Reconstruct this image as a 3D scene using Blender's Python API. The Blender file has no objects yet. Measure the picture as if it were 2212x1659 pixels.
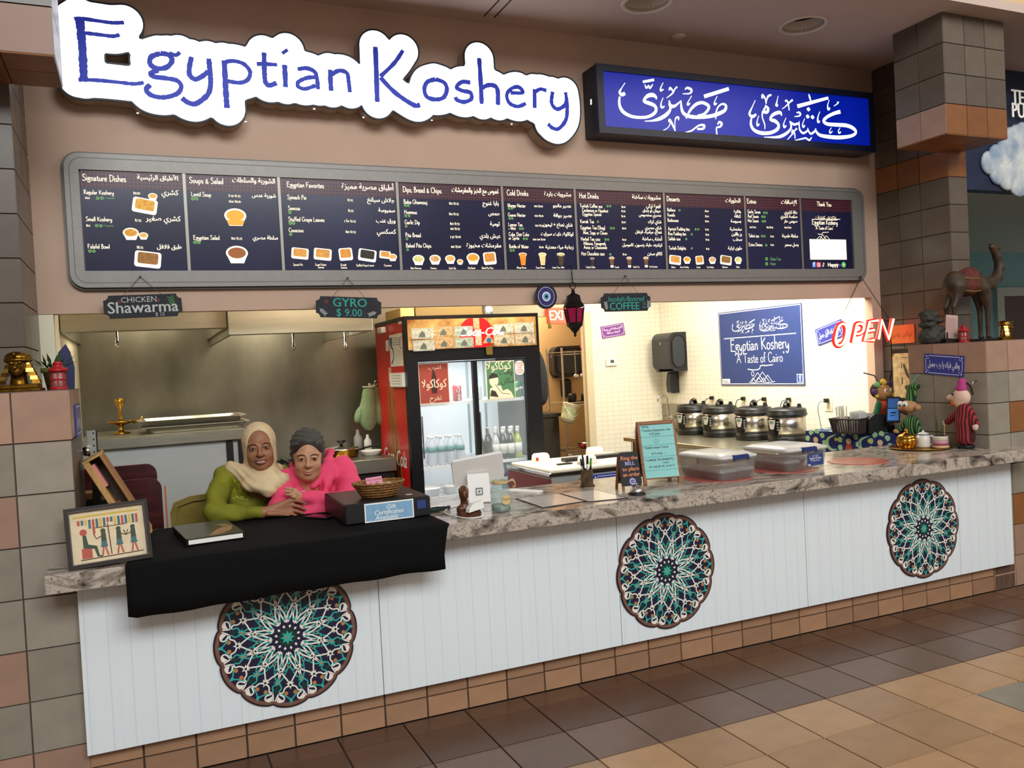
import bpy, math, random
import numpy as np
from mathutils import Vector as V, Matrix
from mathutils.geometry import tessellate_polygon
random.seed(11)
sc = bpy.context.scene
col = sc.collection
PI = math.pi

# ---------------------------------------------------------------- camera
cd = bpy.data.cameras.new('camera')
cam = bpy.data.objects.new('camera', cd)
col.objects.link(cam)
sc.camera = cam
cd.sensor_fit = 'HORIZONTAL'
cd.sensor_width = 36
cd.lens = 29.848
cd.clip_start = .05
_r, _f, _u = V((.915,-.401,-.052)), V((.4,.916,-.022)), V((.056,-.001,.998))
cam.matrix_world = Matrix(((_r.x, _u.x, -_f.x, -.647), (_r.y, _u.y, -_f.y, -3.804), (_r.z, _u.z, -_f.z, 1.628), (0, 0, 0, 1)))

# ---------------------------------------------------------------- world, large lights, exposure
sc.view_settings.view_transform = 'Standard'
sc.view_settings.look = 'None'
sc.view_settings.gamma = 1
sc.view_settings.use_curve_mapping = False
sc.view_settings.exposure = 0.32
wd = bpy.data.worlds.new('world')
sc.world = wd
wd.use_nodes = True
wd.node_tree.nodes['Background'].inputs[0].default_value = (.80, .72, .66, 1)
wd.node_tree.nodes['Background'].inputs[1].default_value = .36

def area(name, loc, target, sx, sy, power, color=(1, 1, 1), spread=PI):
    ld = bpy.data.lights.new(name, 'AREA')
    ld.shape = 'RECTANGLE'
    ld.size, ld.size_y = sx, sy
    ld.energy = power
    ld.color = color
    ld.spread = spread
    o = bpy.data.objects.new(name, ld)
    o.location = loc
    o.rotation_euler = (V(target) - V(loc)).to_track_quat('-Z', 'Y').to_euler()
    col.objects.link(o)
    return o
# unseen light added for assumed food-court daylight, high up behind the photographer
area('added_court_light', (0.5, -8.5, 6.5), (1.5, 0, .6), 7, 3, 620, (.90, .96, 1))
area('added_court_light', (6.5, -4.5, 5.5), (4.0, -1.2, 0), 2.5, 2.5, 90, (1, .90, .76))  # warm fill lamp added over the right-hand floor, unseen
# assumed kitchen troffers (their fixtures, hidden by the fascia, are built with the kitchen)
area('troffer_lamp', (4.05, 1.95, 2.62), (4.05, 1.95, 0), .55, 1.1, 58, (1, .95, .80))
area('troffer_lamp', (3.9, 3.4, 2.62), (3.9, 3.4, 0), .55, .9, 16, (1, .93, .76))
area('troffer_lamp', (1.6, 1.66, 2.62), (1.6, 1.66, 0), 1.1, .3, 26, (1, .93, .76))
area('assumed_strip_lamp', (.30, 1.40, 2.50), (.32, 1.56, 2.02), .55, .05, 9, (1, .95, .80))  # unseen strip behind the fascia, assumed from the bright hood front
area('assumed_strip_lamp', (-.55, 1.42, 2.55), (-.55, 1.60, 2.0), .6, .05, 1.6, (1, .92, .70))  # weaker unseen strip added for the far-left hood front
area('hood_lamp', (-.6, 2.3, 2.22), (-.6, 2.5, 0), .5, .25, 6, (1, .88, .66))  # unseen lamps added under the hoods to brighten the left kitchen
area('hood_lamp', (.25, 2.3, 2.22), (.25, 2.6, 0), .6, .25, 10, (1, .90, .70))
area('added_back_room_lamp', (3.3, 5.3, 2.5), (3.3, 5.3, 0), .9, .5, 34, (1, .80, .55))  # unseen lamp added to light the back room
area('added_neighbour_lamp', (7.2, 2.6, 2.9), (7.2, 2.6, 0), 1.4, 1.0, 260, (.75, 1, 1))  # unseen lamp added to brighten the neighbouring unit

# ---------------------------------------------------------------- materials
MAT = {}
def lin(c):
    if isinstance(c, str):
        c = [int(c[i:i + 2], 16) for i in (0, 2, 4)]
    return tuple((v / 255 / 12.92 if v / 255 <= .04045 else ((v / 255 + .055) / 1.055) ** 2.4) for v in c)
def mat(name, c='808080', r=.6, m=0, emit=0, ec=None, alpha=1, tr=0, noise=0, ns=20, bump=0, bs=60, stretch=None, coat=0, spec=.5, c2=None, ior=1.45):
    """procedural principled material; noise mixes towards c2 (or a darker c)"""
    if name in MAT: return MAT[name]
    M_ = bpy.data.materials.new(name); M_.use_nodes = True
    nt = M_.node_tree; N = nt.nodes; L = nt.links.new
    b = N['Principled BSDF']
    b.inputs['Base Color'].default_value = lin(c) + (1,)
    b.inputs['Roughness'].default_value = r
    b.inputs['Metallic'].default_value = m
    b.inputs['Specular IOR Level'].default_value = spec
    b.inputs['IOR'].default_value = ior
    if alpha < 1: b.inputs['Alpha'].default_value = alpha
    if tr: b.inputs['Transmission Weight'].default_value = tr
    if coat: b.inputs['Coat Weight'].default_value = coat
    if emit:
        b.inputs['Emission Color'].default_value = lin(ec or c) + (1,)
        b.inputs['Emission Strength'].default_value = emit
    if noise or bump:
        tc = N.new('ShaderNodeTexCoord'); mp = N.new('ShaderNodeMapping')
        L(tc.outputs['Object'], mp.inputs[0])
        if stretch: mp.inputs['Scale'].default_value = stretch
    if noise:
        t = N.new('ShaderNodeTexNoise'); t.inputs['Scale'].default_value = ns; t.inputs['Detail'].default_value = 6
        L(mp.outputs[0], t.inputs[0])
        rp = N.new('ShaderNodeValToRGB'); rp.color_ramp.elements[0].position = .35; rp.color_ramp.elements[1].position = .68
        a = lin(c); d = lin(c2) if c2 else tuple(v * (1 - noise) for v in a)
        rp.color_ramp.elements[0].color = d + (1,); rp.color_ramp.elements[1].color = a + (1,)
        L(t.outputs['Fac'], rp.inputs[0]); L(rp.outputs[0], b.inputs['Base Color'])
    if bump:
        t = N.new('ShaderNodeTexNoise'); t.inputs['Scale'].default_value = bs; t.inputs['Detail'].default_value = 4
        L(mp.outputs[0], t.inputs[0])
        bp = N.new('ShaderNodeBump'); bp.inputs['Strength'].default_value = bump; bp.inputs['Distance'].default_value = .01
        L(t.outputs['Fac'], bp.inputs['Height']); L(bp.outputs[0], b.inputs['Normal'])
    MAT[name] = M_
    return M_
def nodes(m):
    return m.node_tree.nodes, m.node_tree.links.new, m.node_tree.nodes['Principled BSDF']

# ---------------------------------------------------------------- mesh builder
def wm(o):
    m = o.matrix_basis.copy()
    return wm(o.parent) @ m if o.parent else m
def frame(o, r=(1, 0, 0), u=(0, 0, 1)):
    """matrix whose local x = r, local y = u, local z = out of the sheet"""
    r = V(r).normalized(); u = V(u).normalized(); n = r.cross(u).normalized(); u = n.cross(r)
    return Matrix(((r.x, u.x, n.x, o[0]), (r.y, u.y, n.y, o[1]), (r.z, u.z, n.z, o[2]), (0, 0, 0, 1)))
def smooth(pts, k=4, closed=False):
    """Catmull-Rom through tuples of any length"""
    n = len(pts)
    if n < 3: return [tuple(p) for p in pts]
    out = []
    for i in range(n if closed else n - 1):
        p = [pts[j % n] if closed else pts[min(max(j, 0), n - 1)] for j in (i - 1, i, i + 1, i + 2)]
        for s in range(k):
            t = s / k
            out.append(tuple(.5 * (2 * b + (c - a) * t + (2 * a - 5 * b + 4 * c - d) * t * t + (3 * b - a - 3 * c + d) * t ** 3) for a, b, c, d in zip(*p)))
    if not closed: out.append(tuple(pts[-1]))
    return out
class G:
    def __init__(s, M=None):
        s.v = []; s.f = []; s.mi = []; s.mats = []; s.M = M or Matrix(); s.k = 0
    def use(s, m):
        if m not in s.mats: s.mats.append(m)
        s.k = s.mats.index(m); return s
    def add(s, vs, fs):
        o = len(s.v)
        s.v += [s.M @ V(p) for p in vs]
        s.f += [tuple(i + o for i in f) for f in fs]
        s.mi += [s.k] * len(fs)
        return s
    def box(s, a, b, bev=0):
        x0, y0, z0 = [min(p, q) for p, q in zip(a, b)]; x1, y1, z1 = [max(p, q) for p, q in zip(a, b)]
        if bev:
            e = min(bev, (x1 - x0) * .45, (y1 - y0) * .45, (z1 - z0) * .45)
            rings = []
            for z, i in ((z0, e), (z0 + e, 0), (z1 - e, 0), (z1, e)):
                X0, X1, Y0, Y1 = x0 + i, x1 - i, y0 + i, y1 - i
                rings.append([(X0 + e, Y0, z), (X1 - e, Y0, z), (X1, Y0 + e, z), (X1, Y1 - e, z), (X1 - e, Y1, z), (X0 + e, Y1, z), (X0, Y1 - e, z), (X0, Y0 + e, z)])
            return s.loft(rings)
        vs = [(x, y, z) for z in (z0, z1) for y in (y0, y1) for x in (x0, x1)]
        return s.add(vs, [(0, 2, 3, 1), (4, 5, 7, 6), (0, 1, 5, 4), (2, 6, 7, 3), (0, 4, 6, 2), (1, 3, 7, 5)])
    def loft(s, rings, caps=True, closed=True):
        n = len(rings[0]); vs = [p for r in rings for p in r]; fs = []
        for i in range(len(rings) - 1):
            for j in range(n if closed else n - 1):
                a = i * n + j; b = i * n + (j + 1) % n
                fs.append((a, b, b + n, a + n))
        if caps: fs += [tuple(range(n))[::-1], tuple(range((len(rings) - 1) * n, len(rings) * n))]
        return s.add(vs, fs)
    def lathe(s, prof, c=(0, 0, 0), n=20, sx=1, sy=1, caps=True, lob=0, nl=0):
        rings = []
        for r, z in prof:
            rings.append([(c[0] + r * sx * (1 + lob * math.cos(nl * 2 * PI * i / n)) * math.cos(2 * PI * i / n), c[1] + r * sy * (1 + lob * math.cos(nl * 2 * PI * i / n)) * math.sin(2 * PI * i / n), c[2] + z) for i in range(n)])
        return s.loft(rings, caps)
    def tube(s, pts, r, n=8, caps=True, flat=1, closed=False):
        pts = [V(p) for p in pts]; rs = r if isinstance(r, (list, tuple)) else [r] * len(pts)
        rings = []; pu = None; m = len(pts)
        for i, p in enumerate(pts):
            d = (pts[(i + 1) % m if closed else min(i + 1, m - 1)] - pts[(i - 1) % m if closed else max(i - 1, 0)])
            d = d.normalized() if d.length > 1e-9 else V((0, 0, 1))
            if pu is None:
                pu = d.cross(V((0, 0, 1)) if abs(d.z) < .9 else V((1, 0, 0))).normalized()
            pu = (pu - d * pu.dot(d)).normalized(); w = d.cross(pu)
            rings.append([p + (pu * math.cos(2 * PI * j / n) + w * math.sin(2 * PI * j / n) * flat) * rs[i] for j in range(n)])
        if closed: rings.append(rings[0]); caps = False
        return s.loft(rings, caps)
    def cyl(s, a, b, r, r2=None, n=16):
        return s.tube([a, b], [r, r if r2 is None else r2], n)
    def ell(s, c, r, n=16, m=10, q=None):
        """ellipsoid; q = rotation matrix (3x3)"""
        c = V(c); rings = []
        for i in range(1, m):
            t = PI * i / m
            rr = []
            for j in range(n):
                p = V((r[0] * math.sin(t) * math.cos(2 * PI * j / n), r[1] * math.sin(t) * math.sin(2 * PI * j / n), -r[2] * math.cos(t)))
                rr.append(c + (q @ p if q else p))
            rings.append(rr)
        vs = [p for g in rings for p in g]
        bot = c + (q @ V((0, 0, -r[2])) if q else V((0, 0, -r[2]))); top = c + (q @ V((0, 0, r[2])) if q else V((0, 0, r[2])))
        k = len(vs); vs += [bot, top]; fs = []
        for i in range(len(rings) - 1):
            for j in range(n):
                a = i * n + j; b = i * n + (j + 1) % n
                fs.append((a, b, b + n, a + n))
        for j in range(n):
            fs.append((k, (j + 1) % n, j)); e = (len(rings) - 1) * n
            fs.append((k + 1, e + j, e + (j + 1) % n))
        return s.add(vs, fs)
    def prism(s, poly, z0, z1, holes=()):
        """extrude a 2-D outline from local z0 to z1"""
        loops = [list(poly)] + [list(h) for h in holes]
        flat = [p for l in loops for p in l]; n = len(flat)
        tris = tessellate_polygon([[V((p[0], p[1], 0)) for p in l] for l in loops])
        vs = [(p[0], p[1], z0) for p in flat] + [(p[0], p[1], z1) for p in flat]; fs = []
        for t in tris:
            a, b, c = [flat[i] for i in t]
            if (b[0] - a[0]) * (c[1] - a[1]) - (b[1] - a[1]) * (c[0] - a[0]) < 0: t = (t[0], t[2], t[1])
            fs.append((t[0] + n, t[1] + n, t[2] + n))
            if z0 != z1: fs.append((t[2], t[1], t[0]))
        if z0 != z1:
            o = 0
            for l in loops:
                k = len(l)
                ar = sum(l[i][0] * l[(i + 1) % k][1] - l[(i + 1) % k][0] * l[i][1] for i in range(k))
                for i in range(k):
                    a, b = o + i, o + (i + 1) % k
                    fs.append((a, b, b + n, a + n) if (ar > 0) == (l is loops[0]) else (b, a, a + n, b + n))
                o += k
        return s.add(vs, fs)
    def rect(s, x0, y0, x1, y1, z=0, z1=None):
        return s.prism([(x0, y0), (x1, y0), (x1, y1), (x0, y1)], z, z if z1 is None else z1)
    def disc(s, c, r, z=0, n=20, ry=None, z1=None, a0=0):
        return s.prism([(c[0] + r * math.cos(2 * PI * i / n + a0), c[1] + (ry or r) * math.sin(2 * PI * i / n + a0)) for i in range(n)], z, z if z1 is None else z1)
    def stroke(s, pts, w, z=0, z1=None, closed=False):
        """flat ribbon through 2-D points; w = width or list of widths"""
        n = len(pts); ws = w if isinstance(w, (list, tuple)) else [w] * n
        L, R = [], []
        for i in range(n):
            a = pts[(i - 1) % n] if closed else pts[max(i - 1, 0)]; b = pts[(i + 1) % n] if closed else pts[min(i + 1, n - 1)]
            dx, dy = b[0] - a[0], b[1] - a[1]; l = math.hypot(dx, dy) or 1
            nx, ny = -dy / l * ws[i] / 2, dx / l * ws[i] / 2
            L.append((pts[i][0] + nx, pts[i][1] + ny)); R.append((pts[i][0] - nx, pts[i][1] - ny))
        zt = z if z1 is None else z1
        vs = [p + (zt,) for p in L] + [p + (zt,) for p in R]; fs = []
        for i in range(n if closed else n - 1):
            j = (i + 1) % n
            fs.append((n + i, n + j, j, i))
        if z1 is not None:
            vs += [p + (z,) for p in L] + [p + (z,) for p in R]
            for i in range(n if closed else n - 1):
                j = (i + 1) % n
                fs += [(i, j, 2 * n + j, 2 * n + i), (n + j, n + i, 3 * n + i, 3 * n + j)]
            if not closed: fs += [(0, 2 * n, 3 * n, n), (n - 1, 2 * n - 1, 4 * n - 1, 3 * n - 1)]
        return s.add(vs, fs)
    def merge(s, me, M2):
        o = len(s.v)
        s.v += [s.M @ (M2 @ v.co) for v in me.vertices]
        s.f += [tuple(i + o for i in p.vertices) for p in me.polygons]
        s.mi += [s.k] * len(me.polygons)
        return s
    def make(s, name, m=None, parent=None, sm=False, kind=None, origin=None, sub=0):
        vs = s.v
        if parent is not None:
            inv = wm(parent).inverted(); vs = [inv @ p for p in vs]; loc = V((0, 0, 0))
        else:
            if origin is None:
                xs = [p.x for p in vs]; ys = [p.y for p in vs]; zs = [p.z for p in vs]
                origin = ((min(xs) + max(xs)) / 2, (min(ys) + max(ys)) / 2, min(zs))
            loc = V(origin); vs = [p - loc for p in vs]
        me = bpy.data.meshes.new(name)
        me.from_pydata([tuple(p) for p in vs], [], s.f)
        ms = s.mats or [m]
        for x in ms: me.materials.append(x)
        if s.mats: me.polygons.foreach_set('material_index', s.mi)
        if sm: me.polygons.foreach_set('use_smooth', [True] * len(s.f))
        me.update()
        o = bpy.data.objects.new(name, me); col.objects.link(o)
        o.location = loc
        if parent is not None: o.parent = parent
        if kind: o['kind'] = kind
        if sub:
            md = o.modifiers.new('sub', 'SUBSURF'); md.levels = md.render_levels = sub
        return o
def tag(o, label, cat, group=None):
    o['label'] = label; o['category'] = cat
    if group: o['group'] = group
    return o
def thing(name, label, cat, loc, rz=0, group=None):
    o = bpy.data.objects.new(name, None); col.objects.link(o)
    o.empty_display_size = .05
    o.location = loc; o.rotation_euler = (0, 0, rz)
    return tag(o, label, cat, group)
def dup(o, parent=None, loc=None, rz=None, label=None):
    c = o.copy(); col.objects.link(c); c.parent = parent
    if loc is not None: c.location = loc
    if rz is not None: c.rotation_euler = (0, 0, rz)
    if label: c['label'] = label
    for ch in [x for x in col.objects if x.parent is o]: dup(ch, c)
    return c
def struct(o):
    o['kind'] = 'structure'; return o
def rrect(x0, y0, x1, y1, r, n=5):
    out = []
    for cx, cy, a in ((x1 - r, y0 + r, -PI / 2), (x1 - r, y1 - r, 0), (x0 + r, y1 - r, PI / 2), (x0 + r, y0 + r, PI)):
        out += [(cx + r * math.cos(a + PI / 2 * i / n), cy + r * math.sin(a + PI / 2 * i / n)) for i in range(n + 1)]
    return out

# ---------------------------------------------------------------- lettering
GL = {}
for _l in '''a36:4 34 12 41 22 40 27 32 28 15 31 0;28 24 14 22 4 14 6 3 16 2 28 12
b38:6 80 7 50 7 2;7 30 18 41 30 36 33 20 26 4 14 1 7 6
c32:30 33 22 42 8 36 4 18 12 2 22 1 31 8
d38:31 80 31 40 32 0;31 32 20 41 7 34 4 16 12 2 24 4 31 14
e34:4 22 18 23 31 26 28 38 18 42 7 36 4 18 11 3 22 1 32 9
f24:26 74 18 82 11 74 11 40 11 0;1 42 12 42 23 42
g36:27 40 16 42 6 36 6 26 14 21 24 24 27 34 22 41;27 39 36 42;10 22 5 15 14 11 26 8 32 -4 26 -17 12 -19 2 -12 6 -3
h38:7 84 8 50 8 0;8 28 18 41 28 38 31 24 31 0
i14:7 41 7 20 8 0;5 56 11 62
j16:10 41 11 5 8 -18 -2 -22;8 56 13 62
k34:7 80 8 45 8 0;28 40 18 28 9 20;12 22 22 10 33 1
l14:7 84 7 40 8 0
m56:6 40 7 20 7 0;7 28 16 41 24 38 27 24 27 0;27 28 36 41 45 38 48 24 48 0
n36:6 40 7 20 7 0;7 28 17 41 26 38 29 24 30 0
o38:19 42 8 37 4 21 10 4 20 1 30 6 34 22 29 37 19 42
p38:7 40 8 0 8 -30;7 38 18 41 31 36 34 22 27 6 16 2 8 6
q38:31 40 31 0 32 -30;31 36 18 42 6 36 4 18 12 2 24 4 31 12
r26:6 41 7 20 7 0;7 28 14 38 25 40
s30:27 38 17 42 7 36 8 26 18 21 27 14 24 3 13 0 3 7
t26:11 62 11 25 14 4 20 1 26 5;1 42 12 42 25 42
u36:6 41 6 16 12 3 20 3 28 14 29 41;29 20 30 8 32 0
v34:3 41 10 20 16 1;16 1 24 22 31 42
w52:3 41 8 20 14 2;14 2 20 20 26 36;26 36 31 20 36 2;36 2 42 22 49 42
x34:3 40 17 20 31 0;30 41 17 20 4 0
y36:5 41 5 20 12 6 20 6 28 22 29 40;29 40 31 12 27 -18 16 -27 4 -18
z32:4 40 29 40;29 40 4 1;4 1 31 2
A60:28 82 16 40 2 0;28 82 40 40 56 0;10 30 30 31 48 30
B44:8 80 9 40 9 0;4 78 20 82 32 74 30 56 18 46 9 44;9 44 28 44 40 30 36 10 22 1 4 2
C52:48 66 36 82 16 76 5 50 8 20 22 2 38 2 50 14
D56:9 80 10 40 10 0;3 80 24 82 44 70 52 44 44 16 24 2 4 0
E54:9 80 10 40 11 0;3 79 25 78 46 76;10 46 26 45 42 45;4 1 28 0 54 -2
F46:9 80 10 40 10 0;3 79 25 79 46 77;10 45 24 45 38 44
G58:50 66 38 82 16 76 5 50 8 20 22 2 40 2 50 12 50 34;36 35 58 35
H58:8 80 9 40 9 0;48 80 48 40 49 0;9 42 30 43 48 42
I16:8 80 8 40 8 0
K54:8 82 9 40 10 0;46 76 28 58 11 42;14 44 32 22 52 2
L46:8 80 9 40 9 2;9 1 26 0 44 1
M70:8 0 12 40 14 80;14 80 24 40 36 6;36 6 48 44 56 80;56 80 60 40 64 0
N62:8 0 9 40 9 80;9 80 30 40 52 2;52 2 53 40 54 82
O62:31 82 14 74 5 44 12 12 30 0 48 8 57 40 50 70 31 82
P44:8 80 9 40 9 -4;4 78 20 84 36 76 38 56 26 42 9 40
R50:8 80 9 40 9 0;4 78 20 83 35 74 34 56 22 45 9 43;18 44 32 20 48 2
S46:40 72 28 83 12 78 8 62 20 48 36 34 40 16 28 2 12 1 3 12
T52:26 80 26 40 27 0;1 77 26 80 52 78
V54:3 80 16 40 27 0;27 0 38 40 51 80
W72:3 80 12 40 20 0;20 0 28 40 36 70;36 70 44 40 52 0;52 0 62 40 70 80
Y50:2 80 14 60 26 42;48 82 36 60 26 42;26 42 26 20 26 0
038:19 46 8 40 4 23 10 4 20 1 30 6 34 24 29 40 19 46
120:10 46 10 20 10 0
234:4 36 12 46 26 40 25 24 14 10 4 1;4 1 18 2 32 1
334:5 42 16 46 26 38 20 24 12 22;12 22 27 14 26 -4 14 -12 4 -8
436:24 46 12 28 3 12;3 12 20 12 34 12;24 46 24 10 24 -12
534:28 46 12 46 9 26;9 26 24 24 28 6 18 -10 4 -10
636:26 66 12 48 5 24 10 4 20 0 30 8 28 26 18 32 7 24
734:3 44 18 44 31 44;31 44 20 20 12 -12
836:18 62 9 54 12 42 24 32 32 16 26 2 16 0 6 8 8 24 22 34 28 48 26 58 18 62
936:30 30 22 46 9 42 6 26 14 18 26 24 31 38;31 38 30 10 20 -12
$32:27 50 16 56 6 48 10 36 22 28 26 14 16 4 4 10;16 66 16 30 16 -6
.12:5 0 7 3
,12:7 3 4 -10
&46:42 20 30 4 16 0 6 10 10 24 24 36 28 52 20 60 12 52 16 36 30 14 42 0
(18:14 84 6 60 5 30 8 0 14 -12
)18:4 84 12 60 13 30 10 0 4 -12
+30:15 34 15 6;3 20 27 20
-24:3 20 21 20
"20:6 82 6 68;14 82 14 68
!14:7 80 7 24;7 4 8 1
:12:6 30 7 27;6 6 7 3
/26:4 -6 24 84
*24:4 20 20 44;20 20 4 44;12 48 12 16'''.split('\n'):
    _w, _s = _l[1:].split(':', 1) if _l[0] != ':' else _l[1:].split(':', 1)
    GL[_l[0]] = (float(_w), [[(float(a), float(b)) for a, b in zip(t.split()[::2], t.split()[1::2])] for t in _s.split(';')])
def pap(g, s, x, y, h, w=.09, z=0, al='l', sx=1, k=3):
    """hand-drawn narrow lettering with tall capitals; h = capital height"""
    q = h / 80
    tot = sum(GL.get(c, (24, 0))[0] + 3 for c in s) * q * sx
    if al == 'c': x -= tot / 2
    if al == 'r': x -= tot
    for c in s:
        wd_, st = GL.get(c, (24, []))
        for p in st:
            pts = smooth([(x + a * q * sx, y + b * q) for a, b in p], k) if len(p) > 2 else [(x + a * q * sx, y + b * q) for a, b in p]
            g.stroke(pts, h * w, z)
        x += (wd_ + 3) * q * sx
    return tot
AR = dict(zip('ا أ إ آ ب ت ث ج ح خ د ذ ر ز س ش ص ض ط ظ ع غ ف ق ك ل م ن ه و ي ى ة ئ ء'.split(),
    [(0xFE8D, 2), (0xFE83, 2), (0xFE87, 2), (0xFE81, 2), (0xFE8F, 4), (0xFE95, 4), (0xFE99, 4), (0xFE9D, 4), (0xFEA1, 4), (0xFEA5, 4), (0xFEA9, 2), (0xFEAB, 2), (0xFEAD, 2), (0xFEAF, 2), (0xFEB1, 4), (0xFEB5, 4), (0xFEB9, 4), (0xFEBD, 4), (0xFEC1, 4), (0xFEC5, 4), (0xFEC9, 4), (0xFECD, 4), (0xFED1, 4), (0xFED5, 4), (0xFED9, 4), (0xFEDD, 4), (0xFEE1, 4), (0xFEE5, 4), (0xFEE9, 4), (0xFEED, 2), (0xFEF1, 4), (0xFEEF, 2), (0xFE93, 2), (0xFE89, 4), (0xFE80, 1)]))
AR.update({'\u0001': (0xFEFB, 2), '\u0002': (0xFEF7, 2), '\u0003': (0xFEF9, 2)})
def shape(s):
    s = s.replace('لا', '\u0001').replace('لأ', '\u0002').replace('لإ', '\u0003')
    out = []
    for i, c in enumerate(s):
        if c not in AR: out.append(c); continue
        b, n = AR[c]
        pv = i > 0 and AR.get(s[i - 1], (0, 0))[1] == 4 and n > 1
        nx = n == 4 and i + 1 < len(s) and AR.get(s[i + 1], (0, 0))[1] > 1
        out.append(chr(b + (3 if pv and nx else 2 if nx else 1 if pv else 0)))
    return ''.join(reversed(out))
_tc = {}
def tmesh(s, res=2):
    if (s, res) in _tc: return _tc[(s, res)]
    c = bpy.data.curves.new('t', 'FONT'); c.body = shape(s) if any(x in AR for x in s) else s
    c.size = 1; c.resolution_u = res
    o = bpy.data.objects.new('t', c); col.objects.link(o)
    bpy.context.view_layer.update()
    me = bpy.data.meshes.new_from_object(o)
    bpy.data.objects.remove(o); bpy.data.curves.remove(c)
    _tc[(s, res)] = me
    return me
def txt(g, s, x, y, h, z=0, al='l', sx=1, wmax=None, sl=0, rot=0, bold=0):
    """plain type (h = em size); Arabic is shaped and joined"""
    me = tmesh(s)
    if not len(me.vertices): return
    xs = [v.co.x for v in me.vertices]; x0, x1 = min(xs), max(xs)
    if wmax and (x1 - x0) * h * sx > wmax: sx = wmax / ((x1 - x0) * h)
    dx = {'l': -x0, 'c': -(x0 + x1) / 2, 'r': -x1}[al]
    S = Matrix(((h * sx, h * sl, 0, 0), (0, h, 0, 0), (0, 0, 1, 0), (0, 0, 0, 1)))
    for i_, b in enumerate([0] if not bold else [-bold, 0, bold]):
        g.merge(me, Matrix.Translation((x + b, y, z + i_ * .00012)) @ Matrix.Rotation(rot, 4, 'Z') @ S @ Matrix.Translation((dx, 0, 0)))


# ================================================================ SETTING
GROUT = mat('grout', '4a3c33', .9, noise=.3, ns=40)
GROUTL = mat('grout_light', '554a40', .9, noise=.3, ns=40)
def tmat(name, c, r=.32, v=.10):
    return [mat('%s_%d' % (name, i), tuple(int(a) for a in np.clip(np.array([int(c[j:j + 2], 16) for j in (0, 2, 4)]) * (1 + v * (i - 1)), 0, 255)), r, noise=.12, ns=9, bump=.03, bs=120) for i in range(3)]
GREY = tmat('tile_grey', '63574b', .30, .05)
ROSE = tmat('tile_rose', 'a5836f', .34, .05)
SLATE = tmat('tile_slate', '938a7b', .34, .05)
RUST = tmat('tile_rust', '86552f', .34, .05)
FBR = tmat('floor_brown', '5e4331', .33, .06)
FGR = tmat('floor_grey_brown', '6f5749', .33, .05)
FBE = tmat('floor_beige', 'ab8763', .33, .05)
KICK = tmat('tile_kick', 'a07a5d', .36, .05)
_tm = {}
def tile(parent, M_, su, sv, m, d=.008, e=.0015, name='tile'):
    key = (round(su, 4), round(sv, 4), d, m.name)
    if key not in _tm:
        g = G()
        a, b = su / 2, sv / 2
        g.add([(-a, -b, 0), (a, -b, 0), (a, b, 0), (-a, b, 0), (-a + e, -b + e, d), (a - e, -b + e, d), (a - e, b - e, d), (-a + e, b - e, d)],
              [(4, 5, 6, 7), (0, 1, 5, 4), (1, 2, 6, 5), (2, 3, 7, 6), (3, 0, 4, 7)])
        me = bpy.data.meshes.new('tile'); me.from_pydata([tuple(v) for v in g.v], [], g.f); me.materials.append(m)
        _tm[key] = me
    o = bpy.data.objects.new(name, _tm[key]); col.objects.link(o); o.parent = parent
    o.matrix_basis = wm(parent).inverted() @ M_
    return o
def tile_grid(parent, o, r, u, us, vs, pick, gap=.0035, d=.008):
    """tiles between successive joints us (along r) and vs (along u)"""
    o = V(o); r_ = V(r); u_ = V(u)
    for i in range(len(us) - 1):
        for j in range(len(vs) - 1):
            m = pick(i, j)
            if m is None: continue
            c = o + r_ * (us[i] + us[i + 1]) / 2 + u_ * (vs[j] + vs[j + 1]) / 2
            tile(parent, frame(c, r, u), us[i + 1] - us[i] - gap, vs[j + 1] - vs[j] - gap, random.choice(m), d)
def steps(a, b, p):
    n = max(1, round((b - a) / p)); return [a + (b - a) * i / n for i in range(n + 1)]

# floor: slab of grout with 12-inch tiles set on it
g = G(); g.box((-3, -6.5, -.12), (12, 6.5, -.008))
floor = struct(g.make('floor', GROUT))
P12 = .304
xs = [1.892 + P12 * i for i in range(-12, 16)]
ys = [-.1505 - P12 * i for i in range(0, 9)][::-1] + [-.004]
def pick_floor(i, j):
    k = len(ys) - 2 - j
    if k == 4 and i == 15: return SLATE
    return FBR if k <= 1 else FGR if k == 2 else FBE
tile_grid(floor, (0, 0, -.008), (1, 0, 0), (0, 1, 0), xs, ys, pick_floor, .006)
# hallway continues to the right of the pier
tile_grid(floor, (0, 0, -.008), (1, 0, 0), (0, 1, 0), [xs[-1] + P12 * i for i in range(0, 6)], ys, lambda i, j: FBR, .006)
g = G(); g.box((6.02, -.98, 0), (6.22, -.78, .002), .001); struct(g.make('trim_1', mat('floor_drain', '4a3a30', .5, .6), floor))

# kick wall below the counter
g = G(); g.box((-.92, .008, 0), (4.5, .20, .84)); kick = struct(g.make('wall_kick', GROUT))
tile_grid(kick, (0, .008, 0), (1, 0, 0), (0, 0, 1), [.092 + .2032 * i for i in range(-5, 23)], [0, .0973, .1946], lambda i, j: KICK, .006)

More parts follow.
